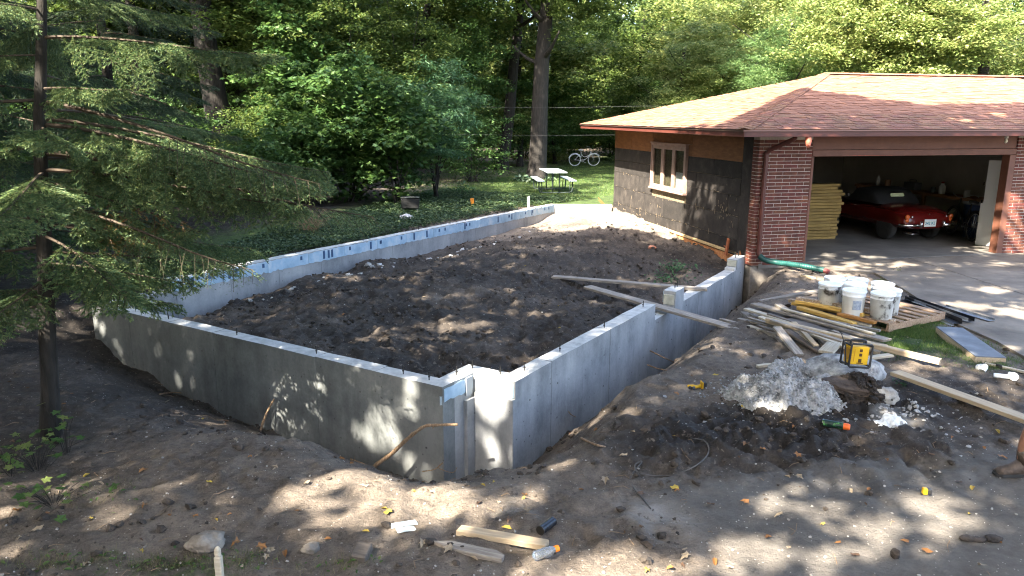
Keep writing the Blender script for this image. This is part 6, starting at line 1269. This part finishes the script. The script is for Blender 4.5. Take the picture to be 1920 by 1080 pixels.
# ------------------------------------------------------------------ spruces
m_twig = mat('spruce_twig', (.030, .021, .014), (.075, .053, .035), scale=12, rough=.85)
def spruce_branch(L, seed, dens=270, nl=.033, nw=.0115, ma=None, drop=.16, bare=0.):
    r = np.random.default_rng(seed); segs = []; mb = MB()
    xs = np.linspace(0, L, 16); st = np.c_[xs, .10*np.sin(xs*1.3+seed)*xs/L, -drop*xs**1.35+.10*np.maximum(0, xs-L*.7)**1.5]
    mb.tube(st, list(np.linspace(.016*L/2.4+.004, .003, 16)), 5)
    def at(x): return np.array([np.interp(x, xs, st[:, i]) for i in range(3)])
    x = .28+bare*L; s = 1
    while x < L:
        s = -s; f = x/L; l = (.12+.72*(1-f)**.75*min(1, .35+f*2.4))*r.uniform(.65, 1.15)*L/2.6; a = math.radians(r.uniform(42, 62)); p = at(x)
        d = np.array([math.cos(a), s*math.sin(a), -.15-.45*r.uniform()]); n_ = max(3, int(l/.12)); pts_ = [p+d*l*t+np.array([0, 0, -.16*l*t*t*2]) for t in np.linspace(0, 1, n_+1)]
        mb.tube(pts_, [.0045*(1-.7*k/n_) for k in range(n_+1)], 3, cap=False)
        for k in range(n_): segs.append((pts_[k], pts_[k+1]))
        y = .06; 
        while y < l:
            t = y/l; k = min(n_-1, int(t*n_)); b_ = pts_[k]+(pts_[k+1]-pts_[k])*(t*n_-k)
            for ss in (-1, 1):
                if r.uniform() < .18: continue
                ll = (.06+.15*(1-t))*r.uniform(.6, 1.3); aa = math.radians(r.uniform(35, 60)); dh = d/np.linalg.norm(d); sd_ = np.cross([0, 0, 1.], dh); sd_ /= np.linalg.norm(sd_)
                dd = dh*math.cos(aa)+ss*sd_*math.sin(aa)+np.array([0, 0, -r.uniform(.05, .5)]); dd /= np.linalg.norm(dd); segs.append((b_, b_+dd*ll))
            y += r.uniform(.040, .070)
        x += r.uniform(.038, .066)
    for k in range(12): segs.append((st[k+4-1], st[k+4])) if k+4 < 16 else None
    A = np.array([s_[0] for s_ in segs]); B = np.array([s_[1] for s_ in segs]); ln_ = np.linalg.norm(B-A, axis=1); cnt = np.maximum(3, (ln_*dens).astype(int)); idx = np.repeat(np.arange(len(segs)), cnt); t = r.uniform(0, 1.03, len(idx))
    ax = ((B-A)/ln_[:, None])[idx]; p = A[idx]+(B-A)[idx]*t[:, None]; rn = r.normal(size=p.shape); rn[:, 2] += .35; rn -= ax*np.sum(rn*ax, 1)[:, None]; rn /= np.linalg.norm(rn, axis=1)[:, None]
    dr_ = ax*.75+rn*.75; dr_ /= np.linalg.norm(dr_, axis=1)[:, None]; w = np.cross(dr_, rn); w /= np.linalg.norm(w, axis=1)[:, None]+1e-9; l_ = nl*r.uniform(.75, 1.2, len(p))
    V = np.stack([p-w*nw/2, p+w*nw/2, p+dr_*l_[:, None]], 1).reshape(-1, 3); nF = len(p)
    sv = np.array(mb.v); st_t = []
    for f in mb.f:
        for k in range(1, len(f)-1): st_t.append((f[0], f[k], f[k+1]))
    V2 = np.concatenate([V, sv]); F2 = np.concatenate([np.arange(nF*3).reshape(-1, 3), np.array(st_t)+nF*3]); mi = np.r_[np.zeros(nF, int), np.ones(len(st_t), int)]
    return fast_mesh('branch', V2, F2, [ma or m_needle, m_twig], False, mi)
BR = [spruce_branch(2.6, 1), spruce_branch(2.4, 2, drop=.13), spruce_branch(2.7, 3, drop=.19), spruce_branch(1.6, 4, drop=.12)]
BRD = [spruce_branch(2.6, 5, 170, .030, .010, m_needle_d), spruce_branch(2.4, 6, 170, .030, .010, m_needle_d, .2)]
BRO = spruce_branch(1.1, 7, 110, .022, .006, m_needle_o, .1, .2)
BRB = spruce_branch(2.9, 8, 60, .024, .007, m_needle, .15, .35)
def spruce(label, x, y, H, r0, z0, meshes, seed, step=.16, reach=1., extra=(), lean=0.):
    z = zg(x, y); t = empty('spruce_tree', (x, y, z-.05), label, 'spruce'); mb = MB(); mb.tube([(lean*h+.02*math.sin(h*2), .02*math.cos(h*3), h) for h in np.linspace(0, H, 14)], [r0*(1.25 if i == 0 else 1-.9*i/13) for i in range(14)], 12, ridge=.05); mb.build('trunk', m_barkb, t, smooth=True)
    r = np.random.default_rng(seed); h = z0; a = r.uniform(0, 6)
    while h < H-.3:
        a += 2.4+r.uniform(-.4, .4); s = reach*(1-.80*((h-z0)/(H-z0))**1.3)*r.uniform(.78, 1.08); o = bpy.data.objects.new('branch', meshes[int(r.integers(len(meshes)))]); COL.objects.link(o); o.parent = t
        o.location = (lean*h, 0, h); o.rotation_euler = (r.uniform(-.25, .25), -.25*(h-z0)/(H-z0)+r.uniform(-.08, .08), a); o.scale = (s, s*r.uniform(.8, 1.1), s); h += step*r.uniform(.6, 1.4)
    for (me_, h, az, pit, s) in extra:
        o = bpy.data.objects.new('branch', me_); COL.objects.link(o); o.parent = t; o.location = (lean*h, 0, h); o.rotation_euler = (0, pit, az); o.scale = (s, s, s)
    return t
BRL = [spruce_branch(1.5, 14, drop=.10), spruce_branch(1.3, 15, drop=.2)]
ex_ = [(BR[0], 2.6, .04, -.05, .9), (BR[2], 3.0, -.14, -.04, .95), (BR[1], 2.75, .36, -.05, 1.0), (BR[0], 3.05, .16, .0, .95), (BRB, 2.75, .22, .03, 1.0), (BRB, 3.2, -.2, .06, .92), (BRB, 2.3, -.35, .0, .8), (BRO, 2.1, .3, .1, 1.0), (BRO, 2.5, -.1, .2, 1.2), (BRL[0], 1.75, -.05, .03, .95), (BRL[1], 1.55, .6, .1, .9), (BRL[0], 1.5, 2.6, .05, 1.), (BRL[1], 1.45, -2.4, .05, 1.1), (BRL[0], 1.9, 3.0, .05, 1.2), (BRL[0], 1.85, .45, .05, 1.15), (BRL[1], 2.0, -.6, .05, 1.2), (BRL[0], 1.35, 3.6, .05, 1.0), (BRL[0], 2.1, 1.0, .05, 1.1), (BRL[0], 1.6, -1.5, .05, .9), (BRL[1], 1.7, 1.5, .1, 1.)]
spq = Gd(92, 815); spruce('spruce with a slim dark trunk and drooping boughs at the left front', spq[0], spq[1], 6.6, .085, 2.1, BR, 21, .13, .9, ex_, .11)

spruce('darker spruce standing behind the slim trunked one at the far left', -8.3, 11.2, 12, .14, 1.1, BRD, 22, .11, 1.15)
spruce('dark spruce in the background between the left spruces and the thickest oak', -9.6, 18.5, 13, .15, 1.6, BRD, 23, .13, 1.25)
# ------------------------------------------------------------------ lawn furniture and small far things
tq = Q(1044, 364); pt = empty('picnic_table', tuple(tq), 'white topped picnic table with a dark metal frame on the lawn', 'picnic table', .10)
m_pw = mat('picnic_white', (.55, .62, .66), (.70, .76, .78), scale=5, rough=.5); m_pf = mat('picnic_frame', (.04, .055, .05), (.08, .10, .09), scale=6, rough=.5, metal=.3)
for k in range(4): mb = MB(); mb.box((-.27+k*.18, 1.0, .755), (.172, 2.1, .035)); mb.build('top_plank', m_pw, pt, bevel=.004)
for sx in (-1, 1): mb = MB(); mb.box((sx*.57, 1.0, .46), (.25, 2.1, .035)); mb.build('bench_plank', m_pw, pt, bevel=.004)
for y in (.25, 1.75):
    mb = MB(); mb.tube(spline([(-.60, y, .44), (-.60, y, .15), (-.50, y, .035), (0, y, .03), (.50, y, .035), (.60, y, .15), (.60, y, .44)], 5), .024, 8)
    for sx in (-1, 1): mb.tube([(sx*.12, y, .03), (sx*.14, y, .735)], .022, 7); mb.tube([(sx*.52, y, .44), (sx*.50, y, .2), (sx*.52, y, .04)], .018, 6)
    mb.build('frame', m_pf, pt, smooth=True)
m_gk = mat('grill_black', (.006, .006, .006), (.012, .012, .012), scale=6, rough=.6)
gq = Q(770, 402); gr_ = empty('charcoal_grill', tuple(gq), 'black box grill with a thin handle in the ground cover under the bush', 'grill', .1)
mb = MB(); mb.box((0, 0, .30), (.46, .34, .26), taper=1.06); mb.build('fire_box', m_gk, gr_, bevel=.02); mb = MB(); mb.box((0, 0, .455), (.50, .37, .035)); mb.build('lid', m_gk, gr_, bevel=.012); mb = MB(); mb.tube([(-.24, -.2, .46), (-.24, -.23, .485), (.24, -.23, .485), (.24, -.2, .46)], .009, 6); mb.build('handle', m_chr, gr_)
for sx in (-1, 1): mb = MB(); mb.tube([(sx*.18, -.1, 0), (sx*.18, -.1, .19)], .02, 6); mb.build('leg', m_gm, gr_)
q = Q(762, 414); link('rock', lump_mesh('rock', (.17, .12, .11), mat('white_rock', (.36, .34, .32), (.62, .60, .58), scale=7, rough=.9, bump=.4), 8, 4, .25, 1.3), loc=(q[0], q[1], q[2]+.06), label='pale pinkish rock in front of the black grill', cat='rock')
q = Q(886, 388); mb = MB(); mb.box((0, 0, .12), (.10, .03, .26), rotm(y=-.12)); mb.box((-.03, 0, .20), (.05, .035, .10), rotm(y=-.12)); mb.build('orange_marker', mat('orange_plastic', (.60, .20, .02), (.75, .28, .03), scale=8, rough=.5), bevel=.006, loc=tuple(q), label='orange marker standing in the ground cover behind the long wall', cat='marker')
q = Q(991, 389); mb = MB(); mb.box((0, 0, .13), (.055, .05, .30)); mb.box((0, 0, .29), (.04, .035, .03)); mb.build('white_stake', m_wh, bevel=.004, loc=tuple(q), label='short white stake on the lawn just behind the far end of the wall', cat='stake')
for (a, e, lb, sg) in (((860, 200, 27), (1200, 199, 27), 'upper thin wire stretched in front of the lawn oak', .05), ((870, 252, 27), (1150, 253, 27), 'lower thin wire stretched in front of the lawn oak', .03)):
    p0, p1 = Pd(*a), Pd(*e); d = p1-p0; mb = MB(); mb.tube([p0-d*1.2+np.array([0, 0, .1]), p0, (p0+p1)/2-np.array([0, 0, sg]), p1, p1+d*.3], .0028, 5); mb.build('overhead_wire', mat('wire_grey', (.07, .07, .07), rough=.7, spec=.1), label=lb, cat='wire')
q = Q(1138, 388); mb = MB(); rr = np.random.default_rng(4)
for k in range(9): mb.tube([(0, 0, .02), (-.12-.02*k, rr.normal()*.05, .06+.03*k*rr.uniform(.4, 1))], .005, 4)
mb.build('orange_twine', mat('orange_twine', (.45, .12, .03), rough=.8), loc=(q[0], q[1], q[2]), label='tangle of orange twine at the far foot of the black garage wall', cat='twine')
# ------------------------------------------------------------------ fallen leaves
lm_ = [('brown', (.11, .06, .032)), ('yellow', (.38, .27, .045)), ('orange', (.27, .12, .035)), ('pale tan', (.32, .25, .17))]
lmeshes = []
for i, (nm, c_) in enumerate(lm_):
    m_ = mat('fallen_leaf_'+nm.replace(' ', '_'), tuple(.7*k for k in c_), c_, scale=8, rough=.7, var=.25)
    for j in range(3):
        T, F = LEAF['maple' if j < 2 else 'oval']; r_ = np.random.default_rng(i*7+j); V = T.copy(); V[:, 2] = V[:, 2]*2.2+.25*V[:, 1]**2*r_.uniform(-.5, 2.5)+r_.normal(size=len(V))*.05; V[:, 0] -= .5; V[:, 1] *= r_.uniform(.6, 1); V[:, 2] -= V[:, 2].min()
        me_ = bpy.data.meshes.new('fallen_leaf'); me_.from_pydata(V.tolist(), [], [tuple(dict.fromkeys(f)) for f in F]); me_.materials.append(m_); lmeshes.append((nm, me_))
r_ = np.random.default_rng(31)
fixed = [(1212, 1073, 1), (470, 857, 2), (405, 976, 1), (317, 967, 2), (395, 905, 1), (230, 787, 0), (680, 912, 3), (1135, 905, 3), (1168, 857, 3), (1268, 917, 1), (1385, 858, 0), (1663, 865, 2), (1630, 918, 2), (1542, 985, 1), (1785, 822, 2), (1845, 842, 2), (1882, 860, 2), (1870, 810, 1), (1297, 706, 0), (1050, 615, 1), (1046, 575, 1), (985, 500, 1), (560, 960, 2), (440, 1022, 2), (265, 1013, 0), (493, 1028, 2), (535, 1040, 2), (1475, 895, 3), (1500, 897, 3), (1440, 1010, 2), (1790, 600, 1), (1728, 615, 1), (1918, 620, 1), (800, 500, 3), (668, 545, 2), (700, 520, 2), (600, 620, 1), (645, 590, 2), (1570, 1020, 2), (985, 960, 3), (730, 962, 1), (720, 955, 1), (1340, 1055, 2), (1090, 920, 2), (1200, 928, 0), (925, 905, 1), (905, 912, 1), (640, 862, 2), (660, 870, 2)]
pl_ = [(a, b_, c_) for a, b_, c_ in fixed]
while len(pl_) < 165:
    px, py = r_.uniform(0, 1900), 470+r_.uniform(0, 1)**.6*600
    if 160 < px < 970 and 560+.2*(px-160) < py < 700+.24*(px-160) and py < 880: continue
    pl_.append((px, py, int(r_.choice([0, 1, 2, 3], p=[.36, .14, .25, .25]))))
for px, py, k in pl_:
    q = Gd(px, py)
    if inside(np.array([q[0]]), np.array([q[1]]), DRIVE)[0] and r_.uniform() < .6: continue
    z_ = .004 if inside(np.array([q[0]]), np.array([q[1]]), DRIVE)[0] else q[2]+.004
    nm, me_ = lmeshes[k*3+int(r_.integers(3))]; o = link('fallen_leaf', me_, loc=(q[0], q[1], z_), label='%s fallen leaf lying on the bare ground' % nm, cat='leaf', group='%s fallen leaves' % nm); s = r_.uniform(.035, .085); o.scale = (s, s, s); o.rotation_euler = (r_.uniform(-.25, .25), r_.uniform(-.25, .25), r_.uniform(0, 6.28))
# ------------------------------------------------------------------ person at the right edge: booted leg in the frame
bq = Gd(1915, 893); pr = empty('person', (bq[0]-.05, bq[1]+.02, bq[2]), 'person with bare legs and brown work boots stepping in at the right edge', 'person', 0)
m_skin = mat('skin', (.20, .095, .06), (.30, .155, .10), scale=12, rough=.6); m_boot = mat('boot_leather', (.045, .032, .024), (.11, .08, .06), scale=14, rough=.75, bump=.4); m_short = mat('grey_shorts', (.06, .06, .065), (.10, .10, .105), scale=20, rough=.9); m_shirt = mat('dark_shirt', (.03, .035, .05), (.05, .055, .075), scale=20, rough=.9); m_hair = mat('brown_hair', (.03, .02, .012), (.06, .04, .025), scale=40, rough=.7)
def skin(name, verts, edges, radii, m, par, root=0, sub=2):
    me_ = bpy.data.meshes.new(name); bm = bmesh.new(); ly = bm.verts.layers.skin.verify()
    for i, (v, r) in enumerate(zip(verts, radii)): q = bm.verts.new(v); q[ly].radius = (r, r); q[ly].use_root = (i == root)
    bm.verts.ensure_lookup_table()
    for e in edges: bm.edges.new((bm.verts[e[0]], bm.verts[e[1]]))
    bm.to_mesh(me_); bm.free(); o = link(name, me_, par); me_.materials.append(m)
    o.modifiers.new('skin', 'SKIN').use_smooth_shade = True; s = o.modifiers.new('sub', 'SUBSURF'); s.levels = sub; s.render_levels = sub; return o
Vb = [(.38, .05, .92), (.39, .05, 1.12), (.40, .04, 1.36), (.38, .04, 1.46), (.36, .04, 1.54), (.35, .04, 1.66), (.36, .04, 1.75),
      (.32, -.05, .88), (.09, -.02, .50), (.055, .0, .27), (.05, .0, .10),
      (.46, .16, .88), (.47, .19, .50), (.55, .20, .27), (.55, .20, .10),
      (.40, -.16, 1.40), (.30, -.24, 1.15), (.13, -.20, .95), (.07, -.18, .87), (.40, .24, 1.40), (.44, .32, 1.13), (.36, .30, .90), (.33, .29, .82)]
Eb = [(0, 1), (1, 2), (2, 3), (3, 4), (4, 5), (5, 6), (0, 7), (7, 8), (8, 9), (9, 10), (0, 11), (11, 12), (12, 13), (13, 14), (2, 15), (15, 16), (16, 17), (17, 18), (2, 19), (19, 20), (20, 21), (21, 22)]
Rb = [.15, .14, .17, .07, .055, .085, .075, .095, .060, .056, .042, .095, .06, .056, .042, .055, .042, .030, .034, .055, .042, .03, .034]
skin('body', Vb, Eb, Rb, m_skin, pr)
def boot(x, y, par):
    mb = MB(); sects = [(-.20, .045, .035, .028), (-.16, .052, .07, .03), (-.08, .050, .10, .03), (-.02, .048, .15, .03), (.05, .045, .15, .03), (.075, .040, .12, .03)]
    V, F = [], []
    for sx, w, h, z0 in sects:
        for a in np.linspace(0, math.pi, 9): V.append((x+sx, y+w*math.cos(a), z0+(h-z0)*math.sin(a)**.7))
    for i in range(len(sects)-1):
        for j in range(8): F.append((i*9+j, i*9+j+1, i*9+10+j, i*9+9+j))
        F.append((i*9+8, i*9, i*9+9, i*9+17))
    F += [tuple(range(8, -1, -1)), tuple((len(sects)-1)*9+j for j in range(9))]; mb.add(V, F)
    mb.tube([(x+.02, y, .11), (x+.015, y, .17), (x+.012, y, .21)], [.056, .058, .060], 14); b_ = mb.build('boot', m_boot, par, smooth=True)
    mb = MB(); mb.prism([(x-.21, y-.03), (x-.17, y-.055), (x+.07, y-.048), (x+.085, y), (x+.07, y+.048), (x-.17, y+.055), (x-.21, y+.03)], .0, .029); mb.build('sole', m_rub, b_, bevel=.004)
    mb = MB(); mb.tube([(x+.012, y, .205), (x+.015, y, .245)], [.057, .052], 14); mb.build('sock', mat('grey_sock', (.08, .075, .07), (.16, .15, .14), scale=30, rough=.95), b_)
boot(.05, .0, pr); boot(.55, .20, pr)
mb = MB(); mb.tube([(.31, -.05, .92), (.24, -.04, .78), (.17, -.03, .62)], [.125, .118, .112], 14); mb.tube([(.46, .16, .92), (.465, .175, .75), (.47, .18, .60)], [.125, .118, .112], 14); mb.tube([(.38, .05, .86), (.38, .05, 1.0)], [.19, .175], 16); mb.build('shorts', m_short, pr, smooth=True)
mb = MB(); mb.tube([(.385, .05, .96), (.39, .05, 1.12), (.40, .04, 1.38), (.385, .04, 1.47)], [.19, .185, .205, .085], 18); mb.tube([(.40, -.12, 1.42), (.34, -.22, 1.24)], [.085, .07], 10); mb.tube([(.40, .20, 1.42), (.43, .30, 1.22)], [.085, .07], 10); mb.build('shirt', m_shirt, pr, smooth=True)
mb = MB(); mb.lathe([(.06, -.02), (.105, .02), (.098, .08), (.05, .115), (.002, .12)], 16, (.375, .04, 1.70)); mb.build('hair', m_hair, pr, smooth=True)
# five fingers on each hand
for hx, hy, hz, dx in ((.07, -.18, .87, -.25), (.33, .29, .82, -.12)):
    mb = MB()
    for k in range(4): mb.tube([(hx-.015+.0, hy-.028+.019*k, hz-.02), (hx-.03+dx*.08, hy-.03+.02*k, hz-.065), (hx-.02, hy-.028+.019*k, hz-.095-(.008 if k in (1, 2) else 0))], [.0095, .0088, .007], 7)
    mb.tube([(hx-.01, hy-.03, hz+.005), (hx-.05, hy-.045, hz-.03), (hx-.055, hy-.04, hz-.055)], [.011, .010, .008], 7); mb.build('fingers', m_skin, pr, smooth=True)
# ------------------------------------------------------------------ unseen trees beside and behind the viewer: crowns shaped to throw the dappled shade
KU, KV = -SDIR[0]/SDIR[2], -SDIR[1]/SDIR[2]
def uv(p): return p[0]+KU*p[2], p[1]+KV*p[2]
SLP = math.atan2(1.244, (GL+2*OH)/2+.05); ep = GC+np.array([0, 0, 2.6])
nL = np.array([0, 0, 1.])*math.cos(SLP)-G1*math.sin(SLP); nF_ = np.array([0, 0, 1.])*math.cos(SLP)-G2*math.sin(SLP); eL = ep-G1*.76; eF = ep-G2*.76
def sw_(x, y): return Ppl(x, y, GC, G1)
LITP = [uv(P(975, 418, .0)), uv(P(1050, 438, .05)), uv(P(1150, 430, .05)), uv(P(1240, 446, .05)), uv(sw_(1285, 440)), uv(sw_(1283, 345)), uv(Ppl(1352, 236, eL, nL)), uv(Ppl(1420, 206, eL, nL)), uv(Ppl(1488, 173, eL, nL)), uv(Ppl(1560, 176, eF, nF_)), uv(Ppl(1640, 189, eF, nF_)), uv(Ppl(1740, 200, eF, nF_)), uv(Ppl(1925, 196, eF, nF_)), (30, 22), (45, 70), (6., 70), (5.2, 34), (2.4, 24.3), (1.0, 23.2)]
HO = []
def hole(p, r, r2=None): u, v = uv(p); HO.append((u, v, r, r2 or r))
for px, py, r in ((1150, 1062, .5), (1065, 1068, .4), (1290, 1066, .3), (1420, 1035, .35), (1460, 925, .27), (1430, 958, .2), (1560, 955, .16), (1630, 985, .25), (1760, 960, .26), (1700, 1000, .2), (1640, 1020, .25), (1540, 1055, .28), (1800, 1000, .16), (1750, 1072, .16),
                  (610, 895, .24), (690, 890, .28), (560, 928, .24), (750, 925, .34), (650, 960, .24), (820, 960, .25), (1010, 925, .25), (900, 970, .18), (1100, 960, .18), (720, 1000, .15), (560, 1000, .14), (330, 905, .12), (420, 930, .14), (230, 985, .10), (90, 965, .09), (500, 960, .10), (395, 1003, .15), (250, 898, .06), (175, 940, .05), (880, 925, .18), (820, 900, .15), (960, 940, .16), (30, 1040, .09), (120, 1050, .07), (380, 950, .07), (300, 940, .05), (470, 935, .07), (220, 960, .05),
                  (1700, 790, .22), (1770, 755, .2), (1860, 735, .22), (1890, 765, .2), (1800, 815, .13), (1720, 850, .13), (1590, 850, .12), (1050, 870, .15), (1180, 760, .12), (1110, 860, .1), (1330, 700, .15), (1250, 740, .1), (1480, 840, .1), (1360, 900, .1),
                  (1450, 590, .18), (1530, 608, .2), (1610, 640, .16), (1700, 660, .2), (1490, 640, .1), (1590, 530, .40), (1650, 545, .35), (1560, 530, .3), (1720, 690, .25), (1770, 632, .10), (1900, 660, .2), (1730, 610, .14), (1640, 485, .25), (1690, 498, .30), (1850, 548, .32), (1800, 575, .3), (1700, 530, .16), (1600, 476, .16), (1900, 590, .3), (1760, 510, .2), (1860, 500, .2), (1560, 490, .12),
                  (800, 520, .2), (1000, 520, .17), (940, 640, .18), (1130, 460, .25), (830, 470, .2), (1050, 478, .15), (1100, 560, .15), (640, 520, .12), (980, 470, .15), (1230, 470, .14), (1160, 520, .15)): hole(P(px, py, -.05), r*(.82 if px > 1000 and py > 880 else 1))
for px, py, r, z in ((1440, 745, .22, .2), (1480, 765, .16, .15), (1415, 715, .15, .2), (1560, 690, .12, .3), (1610, 680, .14, .45), (980, 700, .16, .13), (1040, 665, .2, .13), (1110, 630, .2, .13), (1175, 598, .18, .13), (1270, 540, .2, .15), (1345, 520, .2, -.06), (1385, 480, .2, .13), (700, 690, .14, .13), (780, 712, .16, .13), (860, 698, .2, .13), (600, 660, .1, .13), (930, 700, .16, .13), (400, 615, .08, .13)): hole(P(px, py, z), r)
for px, py, r in ((770, 745, .13), (690, 760, .08), (700, 800, .09), (735, 830, .10), (650, 800, .05), (640, 692, .06), (560, 690, .05), (505, 775, .06), (465, 690, .05), (575, 765, .06), (720, 770, .07), (430, 690, .04), (320, 645, .05), (300, 610, .04), (385, 690, .03), (250, 690, .05), (790, 800, .06), (760, 850, .09), (600, 730, .04), (660, 720, .07), (675, 800, .08), (710, 735, .07), (745, 790, .08), (620, 800, .06), (590, 790, .05), (540, 720, .05), (520, 750, .04), (480, 740, .04), (690, 840, .07), (720, 850, .08), (780, 770, .06), (800, 850, .06), (750, 720, .06), (640, 760, .05), (355, 680, .03), (410, 720, .03), (330, 700, .03)): hole(Ppl(px, py, fB, D1), r*(1.7 if px > 650 else 1.25))
for px, py, r in ((905, 705, .2), (945, 712, .2), (940, 730, .25), (920, 740, .3), (925, 715, .22), (925, 770, .28), (915, 850, .14), (915, 830, .16), (945, 850, .15), (935, 890, .12), (900, 760, .16), (958, 740, .1), (905, 880, .08)): hole(Ppl(px, py, fC, D1), r)
for px, py, r in ((1370, 375, .13), (1360, 400, .10), (1310, 345, .12)): hole(sw_(px, py), r)
for px, py, r in ((1470, 372, .10), (1895, 420, .35), (1905, 380, .22), (1900, 470, .2)): hole(Ppl(px, py, GC, G2), r)
for px, py, r in ((1800, 225, .2), (1560, 215, .1), (1690, 230, .12), (1450, 232, .1), (1870, 215, .25), (1640, 215, .1), (1740, 240, .1)): hole(Ppl(px, py, eF, nF_), r)
for px, py, r in ((1720, 150, .12), (1830, 152, .15)): hole(Ppl(px, py, eF, nF_), r)
for px, py, r in ((1100, 380, .4), (1130, 379, .4), (960, 363, .3), (1120, 330, .3), (700, 440, .2), (580, 440, .25)): hole(P(px, py, .15), r)
for px, py, Y, r in ((440, 415, 7.4, .38), (510, 390, 7.5, .38), (360, 390, 7.2, .26), (210, 210, 7., .34), (250, 130, 7.2, .34), (330, 100, 7.3, .18), (40, 580, 6.7, .22), (40, 290, 6.7, .18), (250, 530, 7., .22), (330, 330, 7.2, .2), (520, 150, 7.6, .2), (380, 320, 7.3, .2), (120, 180, 6.9, .2), (560, 360, 7.6, .22), (460, 230, 7.5, .25), (300, 250, 7.2, .22), (500, 300, 7.6, .25), (180, 400, 7., .2), (130, 500, 6.9, .18), (420, 480, 7.4, .22), (420, 150, 7.5, .25), (150, 60, 7., .25), (300, 30, 7.3, .3)): hole(Pd(px, py, Y), r)
HO = np.array(HO)
def litf(u, v):
    w = .10*noise2(u*3.1, v*3.1, 71); w2 = .10*noise2(u*3.3+9, v*2.9, 72)
    m = inside(u+w*1.5, v+w2*1.5, LITP)
    for (a, b_, r1, r2) in HO: m |= (((u+w-a)/r1)**2+((v+w2-b_)/r2)**2) < 1.1
    return m
r_ = np.random.default_rng(55); SH = [(-13.5, -2), (-12, -9), (10, -5), (15, 1.5), (-15, 8), (-19, 18), (-24, 27)]
SHL = ['big shade tree left of the viewer', 'big shade tree behind the viewer at the left', 'big shade tree behind the viewer at the right', 'big shade tree right of the viewer', 'big shade tree beyond the left edge', 'shade tree further off beyond the left edge', 'farthest shade tree beyond the left edge']
cl_ = []
def fill(u0, u1, v0, v1, lam, h0, h1):
    n = int((u1-u0)*(v1-v0)*lam); a = np.c_[r_.uniform(u0, u1, n), r_.uniform(v0, v1, n), r_.uniform(h0, h1, n)]; cl_.append(a)
fill(-9, 4.5, 2.5, 20, 3.3, 8.5, 12.5); fill(4.5, 14, 2.5, 20, 2.4, 8.5, 12.5); fill(-9, 6, 20, 24, 1.5, 9, 13); fill(6, 16, 16, 24, 1.4, 9, 12.5); fill(-30, -3, 24, 40, .42, 10, 14); fill(-11, -3.5, 31, 40, 1.0, 11, 14); fill(-20, -9, 4, 24, .8, 9, 13); fill(-3, 5.5, 24, 44, .9, 11, 14)
CLU = np.concatenate(cl_); per = 95
kk_ = r_.uniform(.5, .9, len(CLU)); C = np.repeat(CLU, per, 0)+r_.normal(size=(len(CLU)*per, 3))*np.repeat(kk_, per)[:, None]*np.array([.55, .55, .35])
C = C[~litf(C[:, 0], C[:, 1])]  # leaves left out of the crowns where sun patches should fall
W3 = np.c_[C[:, 0]-KU*C[:, 2], C[:, 1]-KV*C[:, 2], C[:, 2]]
near = np.argmin(np.stack([np.hypot(W3[:, 0]-a, W3[:, 1]-b_) for a, b_ in SH], 1), 1)
for i, (a, b_) in enumerate(SH):
    q = W3[near == i]
    if len(q) < 50: continue
    z = zg(a, b_); t = empty('shade_tree', (a, b_, z-.1), SHL[i], 'tree'); mb = MB(); mb.tube([(0, 0, 0), (0, 0, .4), (.1, 0, 3), (.1, .1, 7), (0, .1, 10)], [.5, .38, .33, .27, .16], 14, ridge=.06)
    for k in range(10): e_ = q[int(r_.integers(len(q)))]-np.array([a, b_, z-.1]); mb.tube(spline([(0, 0, 5+r_.uniform(0, 3)), (e_[0]*.5, e_[1]*.5, e_[2]*.85), e_], 5), list(np.linspace(.13, .03, 11)), 6)
    mb.build('trunk', m_bark, t, smooth=True); link('crown', leaf_mesh('crown', q-np.array([a, b_, z-.1]), r_.uniform(.19, .31, len(q)), m_lf_d, 'rhomb', up=.55, rng=r_), t)
# unseen leaf belt added left and behind the viewer to block low sky
r_ = np.random.default_rng(66)
C = np.concatenate([np.c_[r_.normal(-19.5, 1.3, 9000), r_.uniform(-16, 17, 9000), r_.uniform(0, 1, 9000)**.9*13], np.c_[r_.uniform(-20, 5, 9000), r_.normal(-14.5, 1.3, 9000), r_.uniform(0, 1, 9000)**.9*12]])
link('unseen_leaf_belt', leaf_mesh('unseen_leaf_belt', C, r_.uniform(.5, 1.1, len(C)), m_lf_d, 'rhomb', up=.3, rng=r_), kind='stuff')
